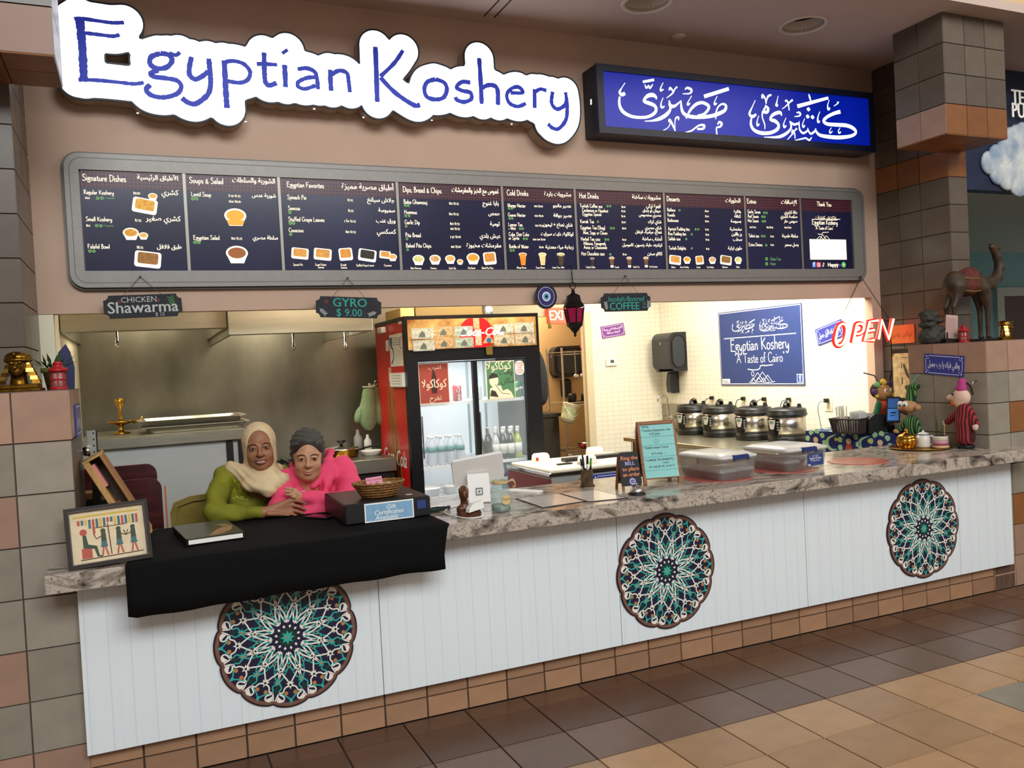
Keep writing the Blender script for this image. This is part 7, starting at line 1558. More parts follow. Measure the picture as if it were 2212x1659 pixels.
d = plush('cloth_doll', 'cloth doll in a tall green striped hat hanging on the pier', 'doll', [
    ('head', [('e', q3(-.02, 0, 1.195), (.055, .065, .045), .01), ('e', q3(-.05, .035, 1.185), (.026, .026, .022), .01), ('e', q3(-.03, -.085, 1.19), (.022, .022, .022), .01)], mat('doll_peach', 'b98a5e', .9), .005),
    ('hat', [('c', q3(0, 0, 1.225), q3(.005, -.01, 1.31), .035, .034, .01), ('e', q3(.005, -.03, 1.335), (.035, .045, .026), .012)], GS, .005),
    ('body', [('e', q3(0, 0, 1.06), (.035, .045, .075), .02), ('c', q3(0, .04, 1.10), q3(-.01, .10, 1.03), .018, .02, .01), ('c', q3(0, -.04, 1.10), q3(-.01, -.07, 1.02), .018, .02, .01)], GS, .005),
    ('hand', [('e', q3(-.02, .115, 1.015), (.022, .024, .018), .01)], mat('doll_peach'), .005)], (4.30, .545, .96))
for y in (.028, -.012): g = G(); g.ell(q3(-.068, y, 1.215), (.012, .022, .022), 12, 8); g.make('eye', WHT, d, True); g = G(); g.ell(q3(-.080, y - .004, 1.207), (.004, .008, .008), 10, 6); g.make('pupil', BLK, d, True)
g = G(); g.tube(smooth([q3(-.07, .05, 1.165), q3(-.08, .02, 1.165), q3(-.07, -.01, 1.150), q3(-.06, -.03, 1.14)], 4), [.004] * 3 + [.009] * 7 + [.004] * 3, 6); g.make('moustache', mat('doll_hair'), d)
g = G(); g.tube([q3(.0, -.005, 1.345), q3(.04, -.02, 1.40), (4.366, .52, 1.42)], .004, 6); g.make('hanging_cord', mat('cord_green', '5a9a6a', .8), d)
RS = mat('doll_robe', '7c1f24', .9)
N, L, b = nodes(RS); tc = N.new('ShaderNodeTexCoord'); wv = N.new('ShaderNodeTexWave'); wv.inputs['Scale'].default_value = 17; wv.bands_direction = 'Y'; L(tc.outputs['Object'], wv.inputs[0]); rp = N.new('ShaderNodeValToRGB'); rp.color_ramp.interpolation = 'CONSTANT'; rp.color_ramp.elements[0].color = lin('3b1214') + (1,); rp.color_ramp.elements[1].position = .5; rp.color_ramp.elements[1].color = lin('9a2b30') + (1,); L(wv.outputs['Fac'], rp.inputs[0]); L(rp.outputs[0], b.inputs['Base Color'])
c0 = V((4.30, .14, 0)); pk_ = mat('doll_pale', 'd8b6a0', .9)
d = plush('cloth_doll', 'cloth doll in a red striped robe and pink fez hanging on the pier', 'doll', [
    ('head', [('e', q3(0, .0, 1.265), (.045, .06, .058), .01), ('e', q3(-.01, .06, 1.262), (.022, .045, .022), .015), ('e', q3(0, .01, 1.225), (.04, .045, .035), .015)], pk_, .005),
    ('fez', [('c', q3(0, -.005, 1.325), q3(0, -.01, 1.365), .035, .026, .008)], mat('fez_pink', 'b03a7a', .8), .005),
    ('robe', [('c', q3(0, -.02, 1.19), q3(0, -.02, 1.10), .045, .055, .02), ('c', q3(0, -.02, 1.10), q3(0, -.02, 1.0), .055, .058, .02), ('c', q3(0, .02, 1.165), q3(0, .11, 1.10), .026, .022, .015), ('c', q3(0, -.06, 1.165), q3(-.005, -.095, 1.10), .028, .024, .015)], RS, .005),
    ('hand', [('e', q3(0, .135, 1.085), (.014, .016, .022), .005)], pk_, .004), ('hand', [('e', q3(-.01, -.10, 1.075), (.018, .02, .026), .005)], pk_, .004),
    ('beard', [('e', q3(-.012, .035, 1.225), (.035, .03, .026), .01)], mat('doll_beard', 'b5622c', .9), .005)], (4.30, .14, .94))
g = G(); g.lathe([(.05, 0), (.055, .012), (.05, .02)], (4.30, .12, .931), 16); g.make('base', BLK, d, True)
g = G(); g.ell(q3(-.044, .03, 1.285), (.005, .008, .008), 10, 6); g.make('eye', BLK, d, True)
g = G(); g.tube(smooth([q3(0, -.02, 1.37), q3(.02, -.05, 1.34), q3(.03, -.062, 1.28)], 4), .007, 6); g.make('tassel', mat('doll_hair'), d)
g = G(); g.tube([(4.367, .075, 1.37), (4.33, .075, 1.365), (4.325, .075, 1.335), (4.335, .075, 1.325)], .004, 6); tag(g.make('wall_hook', CHR, None, True), 'chrome hook on the pier beside the red-robed doll', 'hook')


# ================================================================ THINGS ON THE COUNTER
# framed papyrus leaning at the left end
fa = thing('framed_papyrus', 'dark framed papyrus picture of Egyptian figures leaning at the left end', 'framed picture', (-.79, -.07, CT))
F = frame((-.792, -.115, CT + .001), (1, .12, .02), (0, .22, 1)); w, h = .150, .236
g = G(F); g.prism([(-w, 0), (w, 0), (w, h), (-w, h)], 0, .018, [[(-w + .018, .018), (-w + .018, h - .018), (w - .018, h - .018), (w - .018, .018)]]); g.make('frame', mat('walnut_frame', '2a1e18', .5, noise=.3, ns=20, spec=.3), fa)
g = G(F); g.stroke([(-w + .015, .015), (w - .015, .015), (w - .015, h - .015), (-w + .015, h - .015)], .006, .014, .021, True); g.make('inner_bead', mat('bead_brown', '3d3028', .5), fa)
g = G(F); g.rect(-w + .016, .016, w - .016, h - .016, .004, .006); g.make('papyrus', mat('papyrus_light', 'dcc9a6', .85, noise=.12, ns=30), fa)
gp = G(F); U = lambda a, b_: (-w + .02 + (2 * w - .04) * a, .02 + (h - .04) * b_)
inkb, inkr, inkg, inky, inkd = mat('ink_teal', '4a6a72', .8), mat('ink_red', 'b0564a', .8), mat('ink_green', '42503f', .8), mat('ink_ochre', 'c9a94e', .8), mat('ink_brown2', '5d4030', .8)
gp.use(inky); gp.rect(*U(.04, .89), *U(.94, .93), .0063)
for k in range(17):
    gp.use((inkr, inkb, inky, inkb)[k % 4]); a = .09 + k * .05; gp.rect(*U(a, .66 + (.08 if k in (0, 1, 2, 8, 9) else -.12 if k in (4, 6) else 0)), *U(a + .035, .84), .0063)
gp.use(inkd); gp.stroke([U(.10, .06), U(.96, .075)], .004, .0063); gp.stroke([U(.52, .10), U(.50, .72)], .004, .0064); gp.stroke([U(.32, .66), U(.74, .66)], .003, .0064)
for x, lean, m in ((.20, 0, 0), (.43, -1, 1), (.64, 1, 1), (.84, -1, 0)):
    gp.use(inkg); 
    if m == 0 and x < .3:
        gp.use(inkr); gp.rect(*U(.12, .08), *U(.26, .28), .0064); gp.disc(U(.16, .60), .013, .0066, 12); gp.use(inkg); gp.stroke([U(.17, .54), U(.18, .32), U(.31, .28), U(.34, .10), U(.39, .09)], [.012, .022, .014, .009, .006], .0067)
    else:
        gp.disc(U(x, .585), .009, .0067, 10); gp.stroke([U(x, .55), U(x, .34)], [.016, .020], .0066); gp.use(inkd if m else inkg); gp.stroke([U(x, .50), U(x + lean * .10, .44), U(x + lean * .13, .54)], .004, .0068); gp.use(inkr); gp.stroke([U(x, .34), U(x - .035, .09)], .006, .0065); gp.stroke([U(x, .34), U(x + .045, .09)], .006, .0065)
        gp.use(inkb); gp.prism([U(x - .05, .26), U(x + .05, .26), U(x + .03, .38), U(x - .03, .38)], .0068, .0068)
gp.make('painting', None, fa, kind='stuff')
g = G(F); g.box((-.03, .02, -.05), (.03, .03, 0)); g.make('prop', mat('walnut_frame'), fa)
# wooden shadow box leaning behind it
sb = thing('shadow_box', 'pale wooden box frame with pink lining leaning beside the left pier', 'box frame', (-.78, .3, CT))
T_ = Matrix.Translation((-.855, .30, 1.315)) @ Matrix.Rotation(-.47, 4, 'Y')
WL = mat('pale_wood', 'c99a5c', .55, noise=.25, ns=9, stretch=(9, 9, .8))
g = G(T_); g.box((-.045, -.012, -.395), (-.020, .20, 0), .002); g.make('side', WL, sb); g = G(T_); g.box((.028, -.012, -.395), (.040, .20, 0), .002); g.make('side', mat('mid_wood', '9a6a3c', .55), sb)
g = G(T_); g.box((-.045, -.012, 0), (.040, .20, .010), .002); g.make('end', WL, sb); g = G(T_); g.box((-.045, -.012, -.405), (.040, .20, -.395), .002); g.make('end', WL, sb)
g = G(T_); g.box((-.020, .10, -.395), (.028, .108, 0)); g.make('back', mat('box_dark', '4a3f33', .7), sb)
for a, b_ in ((-.13, -.02), (-.39, -.22)): g = G(T_); g.box((-.020, .0, a), (-.004 if a < -.2 else -.006, .10, b_)); g.make('pink_lining', mat('lining_pink', 'c98274', .8), sb)
# dark red boards, black shelf, gold chair behind the counter
MH_ = mat('mahogany', '4a1717', .3, noise=.35, ns=5, stretch=(1, 1, 7), c2='2c0d0f', coat=.2)
for i, (y, z1, x1, lab) in enumerate(((1.08, 1.21, -.595, 'rear dark red wooden chair back beside the steel oven'), (.95, 1.145, -.578, 'front dark red wooden chair back beside the steel oven'))):
    o = thing('dining_chair', lab, 'chair', (x1 - .22, y + .0, 0), 0, 'dark red dining chairs stacked behind the counter')
    g = G(frame((0, y, 0))); g.prism(rrect(x1 - .44, z1 - .55, x1, z1, .055, 6), -.012, .012); g.make('backrest', MH_, o)
    g = G(); g.box((x1 - .43, y + .02, .44 + .0), (x1 - .01, y + .11, .47), .006); g.make('seat', MH_, o)
    for xx in (x1 - .42, x1 - .03):
        g = G(); g.box((xx, y - .012, 0), (xx + .025, y + .012, z1 - .54)); g.make('leg', DKS, o); g = G(); g.box((xx, y + .085, 0), (xx + .025, y + .107, .44)); g.make('leg', DKS, o)
g = G(); g.box((-.565, .93, .84), (-.558, .97, 1.10), .002); tag(g.make('orange_strap', mat('strap_orange', 'c9602c', .6)), 'thin orange strap hanging at the edge of the dark red chair back', 'strap')
bs_ = thing('low_cabinet', 'black low cabinet between the left pier and the chairs', 'cabinet', (-.95, .85, 0))
g = G(); g.box((-1.04, .78, 0), (-.80, 1.05, 1.08), .004); g.make('body', BLK, bs_); g = G(); g.box((-1.02, .80, 1.081), (-.88, 1.0, 1.115), .004); g.make('crate', mat('crate_tan', '8c5f35', .6), bs_)
GV = mat('gold_vinyl', '8d7b3a', .26, .25, noise=.2, ns=12, bump=.2, bs=25)
gc = thing('gold_chair', 'metallic gold vinyl chair behind the woman in the cream headscarf', 'chair', (-.31, .98, 0))
g = G(frame((0, .99, 0))); pr_ = [(-.515, .60), (-.525, .80), (-.53, .95), (-.515, .995), (-.44, 1.018), (-.31, 1.025), (-.18, 1.018), (-.105, .995), (-.09, .95), (-.095, .80), (-.105, .60)]; g.prism(pr_, -.03, .03); g.make('backrest', GV, gc, False, sub=0)
g = G(frame((0, .958, 0))); g.stroke(pr_, .03, -.015, .015); g.make('piping', GV, gc)
g = G(); g.box((-.52, .72, .40), (-.10, 1.0, .455), .02); g.make('seat', GV, gc)
for x in (-.50, -.13):
    for y in (.76, 1.0): g = G(); g.cyl((x, y, 0), (x, y, .42 if y < .9 else .62), .014, n=8); g.make('leg', BRS, gc)
# hardback book
bk_ = thing('book', 'black hardback book with an orange cover picture lying on the cloth', 'book', (-.40, .25, .935))
T_ = Matrix.Translation((-.505, .035, .9375)) @ Matrix.Rotation(.10, 4, 'Z')
g = G(T_); g.box((.006, .004, .003), (.230, .40, .024)); g.make('pages', PAP, bk_)
g = G(T_); g.box((0, 0, 0), (.236, .408, .003)); g.make('cover', BLK, bk_); g = G(T_); g.box((0, 0, .024), (.236, .408, .027)); g.make('cover', mat('book_cover', '1d1c1a', .3), bk_); g = G(T_); g.box((-.003, 0, 0), (.001, .408, .027)); g.make('spine', BLK, bk_)
g = G(T_); g.prism([(.09, .02), (.15, .03), (.20, .10), (.225, .20), (.21, .28), (.17, .30), (.19, .22), (.14, .14)], .0272, .0272); g.make('cover_picture', mat('cover_orange', 'a0693c', .4, noise=.6, ns=14, c2='4a3c24'), bk_)
# black box with the gift-certificate card
bb = thing('black_box', 'wide black box with a light blue gift certificates card on the front', 'box', (.38, .3, .935))
g = G(); g.box((.172, .052, .936), (.582, .52, 1.031), .006); g.make('case', mat('matte_black', '191718', .45), bb)
F = frame((0, .051, 0), (1, 0, 0))
g = G(F); g.rect(.262, .938, .497, 1.026, 0, .003); g.make('card', PAP, bb); g = G(F); g.rect(.268, .944, .491, 1.020, .003, .0034); g.make('card_ground', mat('card_blue', '86b0d0', .7, noise=.2, ns=60), bb)
g = G(F)
for k, s in enumerate(('Gift', 'Certificates', 'Available')): txt(g, s, .375 + .012 * (k - 1) * -1, .993 - .0235 * k, .029, .0037, 'c', 1.05, sl=.3, bold=.0004)
g.make('lettering', PAP, bb, kind='stuff')
g = G(F); g.rect(.515, .975, .558, 1.015, 0, .001); g.make('label', PB, bb); g = G(); g.lathe([(.018, 0), (.018, .001), (0, .001)], (.51, .16, 1.031), 16); g.make('sticker', mat('sticker_tan', 'c9b9a0', .5), bb)
# wicker basket with sweets on the box
wk = thing('wicker_basket', 'round wicker basket with candies and a pink price card', 'basket', (.37, .22, 1.032))
WK = mat('wicker', '9a6a34', .55, noise=.45, ns=55, bump=.5, bs=110)
c = (.372, .20, 1.032)
g = G(); g.lathe([(.075, 0), (.085, .004), (.105, .04), (.122, .066), (.116, .068), (.098, .04), (.078, .010)], c, 44, 1.0, .8, lob=.012, nl=22); g.make('bowl', WK, wk, True)
for k in range(5): r = .083 + .0085 * k; g = G(); g.tube([(c[0] + r * math.cos(t), c[1] + r * .8 * math.sin(t), c[2] + .006 + .0125 * k) for t in [2 * PI * j / 40 for j in range(40)]], .0035, 5, closed=True); g.make('weave_band', WK, wk, True)
g = G(); g.tube([(c[0] + .122 * math.cos(t), c[1] + .0976 * math.sin(t), c[2] + .069 + .002 * math.sin(20 * t)) for t in [2 * PI * j / 60 for j in range(60)]], .006, 6, closed=True); g.make('rim', WK, wk, True)
g = G(frame((c[0] - .01, c[1] + .02, c[2] + .05), (1, 0, .05), (0, .5, 1))); g.use(mat('price_pink', 'd88aa0', .7)); g.rect(-.04, 0, .04, .045, 0, .001); g.use(inkd); txt(g, 'Mini Candies', 0, .027, .014, .0014, 'c'); txt(g, '$ 1.00', 0, .010, .016, .0014, 'c'); tag(g.make('price_card', None), 'small pink handwritten price card in the wicker basket', 'card')
random.seed(21)
for k in range(12):
    a = random.uniform(0, 2 * PI); r = random.uniform(.0, .07); c_ = ('2f6b45', 'c9c4b8', '2f6b45', 'b9a88c')[k % 4] if r > .0 else 'c9c4b8'
    g = G(); g.ell((c[0] + r * math.cos(a), c[1] + r * .75 * math.sin(a), c[2] + .045 + .012 * (k % 2)), (.020, .013, .010), 10, 6, rotm(0, 0, a)); tag(g.make('candy', mat('candy_' + c_, c_, .25, .3), None, True), ['green', 'silver', 'green', 'tan'][k % 4] + ' wrapped candy in the wicker basket', 'candy', 'candies in the wicker basket')
# phone
g = G(Matrix.Translation((.115, .365, .9365)) @ Matrix.Rotation(-.95, 4, 'Z')); g.use(BLK); g.box((-.075, -.036, 0), (.075, .036, .008), .003); g.use(mat('phone_glass', '2a0e16', .06)); g.box((-.071, -.033, .008), (.071, .033, .0084)); tag(g.make('mobile_phone', None), 'dark mobile phone lying on the black cloth', 'phone')
# payment stand
ps = thing('payment_stand', 'white swivel payment tablet stand seen from behind', 'payment terminal', (.93, .33, CT))
T_ = Matrix.Translation((.932, .33, CT)) @ Matrix.Rotation(-.22, 4, 'Z')
WP_ = mat('gloss_white', 'e8e4de', .22)
g = G(T_); g.loft([[(x * k, y, z) for x, y in ((-.057, 0), (.057, 0), (.057, .012), (-.057, .012))] for k, y, z in ((1, 0, .0), (1, 0, .13), (.97, 0, .148))]); g.v = [p + (T_.to_3x3() @ V((0, -.06 + .62 * (p.z - CT) * .35, 0))) for p in g.v]; g.make('stand', WP_, ps)
g = G(T_); g.box((-.057, -.065, 0), (.057, .10, .010), .004); g.make('base', WP_, ps)
F = T_ @ frame((0, -.065, .0)) ; F = F @ Matrix.Rotation(-.215, 4, 'X')
g = G(F); q = [(-.016, .045), (.016, .045), (.016, .077), (-.016, .077)]; g.stroke(q, .006, .003, .0042, True); g.rect(-.005, .056, .005, .066, .003, .0042); g.make('square_mark', mat('mark_grey', '6a6a6a', .5), ps, kind='stuff')
TT = T_ @ Matrix.Translation((.005, -.005, .168)) @ Matrix.Rotation(-.12, 4, 'Y') @ Matrix.Rotation(-1.05, 4, 'X')
g = G(TT); g.prism(rrect(-.135, -.082, .135, .082, .016, 4), -.010, .010); g.make('tablet', WP_, ps)
# glass jar with raffia
jr = thing('tip_jar', 'blue-green glass tip jar with raffia bow and round thank-you label', 'jar', (.905, -.04, CT))
GJ = mat('jar_glass', 'a9cdc6', .04, alpha=.14, spec=.8); c = (.905, -.04, CT + .0005)
g = G(); g.lathe([(.044, 0), (.049, .006), (.049, .105), (.044, .122), (.036, .134), (.036, .158), (.038, .160), (.033, .160), (.033, .134), (.046, .10), (.046, .008), (0, .006)], c, 28, caps=False); g.make('glass', GJ, jr, True)
g = G(); g.lathe([(.044, .006), (.044, .035), (0, .042)], c, 20); g.make('coins_and_notes', mat('jar_bills', '5f6f62', .6, noise=.7, ns=40, c2='a9b2a2'), jr, True)
for k in range(3): g = G(); g.tube([(c[0] + .038 * math.cos(t), c[1] + .038 * math.sin(t), c[2] + .138 + .004 * k) for t in [2 * PI * j / 18 for j in range(18)]], .003, 5, closed=True); g.make('raffia', mat('raffia', 'c9ab7a', .8), jr)
for a in (-.4, .3): g = G(); g.tube(smooth([(c[0] + .035, c[1] - .015, c[2] + .14), (c[0] + .06, c[1] - .02, c[2] + .15 + .01 * a), (c[0] + .072, c[1] - .02, c[2] + .12), (c[0] + .055, c[1] - .018, c[2] + .115 + .02 * a)], 4), [.003, .006, .007, .007, .007, .007, .007, .006, .006, .005, .004, .003, .002], 5, flat=.4); g.make('bow', mat('raffia'), jr, True)
F = frame((c[0] + .008, c[1] - .0505, c[2] + .062)); g = G(F); g.disc((0, 0), .024, 0, 24, None, .001); g.make('label', mat('label_kraft', 'cbb27a', .7), jr); g = G(F); txt(g, 'Thanks!', 0, -.002, .017, .0013, 'c'); g.make('lettering', inkd, jr, kind='stuff')
# carved bust with a white card reader leaning on it
bu = thing('wooden_bust', 'small brown carved bust beside the payment stand', 'bust', (.725, -.05, CT))
BW = mat('bust_brown', '5b3218', .35, noise=.3, ns=20)
g = G(); g.box((.685, -.085, CT), (.785, -.02, CT + .028), .003); g.make('base', BW, bu)
blob('head', [('e', (.715, -.05, CT + .105), (.022, .026, .030), .008), ('c', (.715, -.045, CT + .09), (.72, -.04, CT + .04), .014, .020, .01), ('c', (.70, -.045, CT + .035), (.755, -.045, CT + .035), .022, .022, .01), ('e', (.722, -.03, CT + .118), (.024, .028, .026), .01), ('c', (.708, -.074, CT + .108), (.708, -.078, CT + .098), .004, .005, .004)], BW, bu, .0035)
rd = thing('card_reader', 'small white card reader resting on the bust base with a white cable', 'card reader', (.75, -.09, CT + .03))
g = G(Matrix.Translation((.752, -.092, CT + .045)) @ Matrix.Rotation(-.15, 4, 'Y') @ Matrix.Rotation(.2, 4, 'Z')); g.loft([[(x, -.016, z) for x, z in ((-.045, -.012), (.038, -.012), (.040, .022), (-.015, .024), (-.040, .004))], [(x, .016, z) for x, z in ((-.045, -.012), (.038, -.012), (.040, .022), (-.015, .024), (-.040, .004))]]); g.make('case', WHT, rd)
g = G(); g.tube(smooth([(.775, -.10, CT + .035), (.778, -.13, CT + .012), (.74, -.135, CT + .004), (.69, -.10, CT + .004), (.67, -.02, CT + .006), (.665, .10, CT + .004), (.72, .20, CT + .004), (.80, .26, CT + .004), (.88, .29, CT + .004)], 5), .003, 6); g.make('cable', WHT, rd, True)
g = G(Matrix.Translation((.66, .22, CT + .0005)) @ Matrix.Rotation(.3, 4, 'Z')); g.box((-.06, -.05, 0), (.06, .05, .018), .005); tag(g.make('cash_tray', mat('dark_green_tray', '24342f', .4)), 'small dark tray with tangled cables behind the bust', 'tray')
for k in range(2): g = G(); g.tube(smooth([(.66 + .05 * math.sin(2.2 * t + k), .20 + .04 * math.cos(3.1 * t + k), CT + .022 + .004 * (t % 2)) for t in range(7)], 5), .0028, 6); tag(g.make('loose_cable', WHT, None, True), ['looped white cable on the dark tray, lower coil', 'looped white cable on the dark tray, upper coil'][k], 'cable')
g = G(Matrix.Translation((1.25, .46, CT)) @ Matrix.Rotation(.55, 4, 'Z')); g.box((-.03, -.11, 0), (.03, .11, .010), .001); tag(g.make('paper_stack', PAP), 'narrow stack of white slips behind the placemats', 'paper')
# two laminated menus
for i, (pts, lab) in enumerate(((((1.113,.259),(1.363,.257),(1.351,-.067),(1.098,-.093)), 'black-edged laminated menu sheet lying nearer the tip jar'), (((1.367,.253),(1.577,.233),(1.564,-.125),(1.357,-.09)), 'black-edged laminated menu sheet lying nearer the bell'))):
    o = thing('menu_sheet', lab, 'menu', (pts[0][0], pts[0][1], CT), 0, 'laminated menus on the counter')
    pts = [pts[3], pts[2], pts[1], pts[0]]
    g = G(Matrix.Translation((0, 0, CT + .0005))); g.prism(pts, 0, .003); g.make('edge', BLK, o)
    m_ = V((sum(p[0] for p in pts) / 4, sum(p[1] for p in pts) / 4)); g = G(Matrix.Translation((0, 0, CT + .0035))); g.prism([tuple(m_ + (V(p) - m_) * .93) for p in pts], 0, .0006); g.make('sheet', mat('menu_gloss', 'd9cfc8', .08, noise=.35, ns=8, c2='e3d8d0', spec=.6), o)
# pen cup
pu = thing('pen_cup', 'brown bark-textured pen cup with black pens', 'pen cup', (1.615, .395, CT))
g = G(); g.lathe([(.042, 0), (.042, .006), (.034, .008), (.034, .095), (.030, .095), (.030, .012), (0, .010)], (1.618, .40, CT), 24); g.make('cup', mat('bark', '5c4426', .8, noise=.6, ns=30, c2='35260f', bump=.6, bs=50), pu, True)
for k in range(7):
    a = 2 * PI * k / 7; x, y = 1.618 + .018 * math.cos(a), .40 + .018 * math.sin(a); o = thing('pen', ('green-capped pen' if k == 6 else ['first', 'second', 'third', 'fourth', 'fifth', 'sixth'][k] + ' black pen from the right') + ' in the bark pen cup', 'pen', (x, y, CT + .02), 0, 'pens in the pen cup')
    e_ = (x + .012 * math.cos(a), y + .012 * math.sin(a), CT + .155 + .01 * (k % 3)); g = G(); g.tube([(x, y, CT + .02), tuple(V((x, y, CT + .02)).lerp(V(e_), .72))], .005, 8); g.make('barrel', WHT if k % 2 else BLK, o); g = G(); g.tube([tuple(V((x, y, CT + .02)).lerp(V(e_), .70)), e_], [.006, .005], 8); g.make('cap', BLK if k < 6 else mat('pen_green', '5ea23c', .4), o)
# desk bell
bl_ = thing('desk_bell', 'chrome desk bell on a black base', 'bell', (1.665, -.045, CT)); c = (1.665, -.045, CT)
g = G(); g.lathe([(.044, 0), (.045, .006), (.040, .011), (.02, .012)], c, 28); g.make('base', BLK, bl_, True); g = G(); g.lathe([(.035, .012), (.034, .022), (.026, .036), (.012, .044), (0, .046)], c, 28); g.make('dome', CHR, bl_, True); g = G(); g.lathe([(.003, .044), (.003, .053), (.007, .055), (.006, .059), (0, .06)], c, 12); g.make('plunger', CHR, bl_, True)
# A-frame signs
def aframe(name, label, cx, cy, w, hgt, rz, spread, thick, draw, inset, leg=.02, bd=None):
    o = thing(name, label, 'A-frame sign', (cx, cy, CT), rz)
    T0 = Matrix.Translation((cx, cy, CT)) @ Matrix.Rotation(rz, 4, 'Z'); tl = math.atan2(spread, hgt)
    for sgn, nm in ((-1, 'front'), (1, 'rear')):
        T_ = T0 @ Matrix.Translation((0, sgn * spread, 0)) @ Matrix.Rotation(sgn * tl, 4, 'X'); L_ = hgt / math.cos(tl)
        for x in (-w / 2, w / 2 - leg): g = G(T_); g.box((x, -thick / 2, 0), (x + leg, thick / 2, L_), .002); g.make('leg', WOOD, o)
        g = G(T_); g.box((-w / 2 + leg, -thick / 2, L_ - leg), (w / 2 - leg, thick / 2, L_), .002); g.make('rail', WOOD, o)
        g = G(T_); g.box((-w / 2 + leg, -thick / 2, inset), (w / 2 - leg, thick / 2, inset + leg), .002); g.make('rail', WOOD, o)
        g = G(T_); g.box((-w / 2 + leg, -.003, inset + leg), (w / 2 - leg, .003, L_ - leg)); g.make('panel', CHK, o)
        if sgn < 0: draw(o, T_ @ frame((0, -thick / 2 - .001, 0)), w, L_)
tq, tq2, pen = mat('paper_teal', '8fc9c4', .75, noise=.06, ns=6), mat('paper_line', '4f9fa5', .75), mat('pen_black', '1c2428', .8)
def dr1(o, F, w, L_):
    g = G(F); g.rect(-w / 2 + .014, .035, w / 2 - .014, L_ - .022, 0, .0008); g.make('paper', tq, o)
    g = G(F)
    for z in (.075, .150, .215, .262): g.rect(-w / 2 + .014, z, w / 2 - .014, z + .003, .001)
    g.make('paper_seams', tq2, o, kind='stuff')
    g = G(F); a = -w / 2 + .022
    for s, z, h_, x in (('Spring :', .318, .014, a + .002), ('* Chicken Shawarma, now', .295, .0145, a - .002), ('$ 12 wrap  - -', .275, .013, a + .045), ('* Falafel wraps !! wow', .198, .0145, a - .002), ('$ 12 wrap  - -', .165, .013, a + .045), ('* LARGE "KOSHERY"', .128, .0155, a), ('Yummy !', .112, .010, a + .10), ('for only [$ 10]  not $ 12', .092, .013, a + .02)): txt(g, s, x, z, h_ * 1.15, .0012, wmax=w - .05, bold=.0003)
    g.stroke([(a + .055, .289), (a + .115, .289)], .0012, .0012); g.stroke([(a + .06, .270), (a + .10, .270)], .0012, .0012)
    for x, z in ((a + .08, .238), (a + .165, .132)): g.stroke(circ(x, z, .012 if z > .2 else .008, 14), .0012, .0012, None, True); g.disc((x - .004, z + .003), .0012, .0013, 6); g.disc((x + .004, z + .003), .0012, .0013, 6); g.stroke([(x - .003, z - .004), (x, z - .005), (x + .003, z - .004)], .001, .0013)
    g.make('handwriting', pen, o, kind='stuff')
aframe('special_board', 'tall wooden A-frame board with a turquoise handwritten specials sheet', 1.99, .255, .225, .345, -.20, .075, .016, dr1, .03, .02)
mo_, ml_ = mat('chalk_orange', 'e08a5c', .85), mat('chalk_lilac', 'b3a8e0', .85)
def dr2(o, F, w, L_):
    g = G(F); n_ = .010; h0, h1 = .022, L_ + .003; p_ = [(-w / 2, h0 + n_), (-w / 2 + n_, h0), (w / 2 - n_, h0), (w / 2, h0 + n_), (w / 2, h1 - n_), (w / 2 - n_, h1), (-w / 2 + n_, h1), (-w / 2, h1 - n_)]; g.prism(p_, 0, .004); g.make('board', CHK, o)
    g = G(F); z = .0044
    for s, y, m, h_ in (('Ring the', .162, mo_, .030), ('BELL', .133, ml_, .028), ('to place', .103, mo_, .030), ('an order', .073, mo_, .030)): g.use(m); txt(g, s, .003, y, h_, z, 'c', wmax=w * .84, bold=.0006)
    g.use(ml_); g.disc((.004, .045), .016, z, 24); g.use(CHK); g.disc((.004, .045), .009, z + .0003, 16); g.use(ml_); g.disc((.004, .045), .004, z + .0005, 10)
    for k in range(10): a = 2 * PI * k / 10; g.disc((.004 + .016 * math.cos(a), .045 + .016 * math.sin(a)), .004, z, 8)
    g.make('chalk_lettering', None, o, kind='stuff')
aframe('bell_sign', 'small wooden A-frame chalkboard reading Ring the BELL to place an order', 1.735, .150, .115, .195, -.13, .048, .010, dr2, .03, .014)
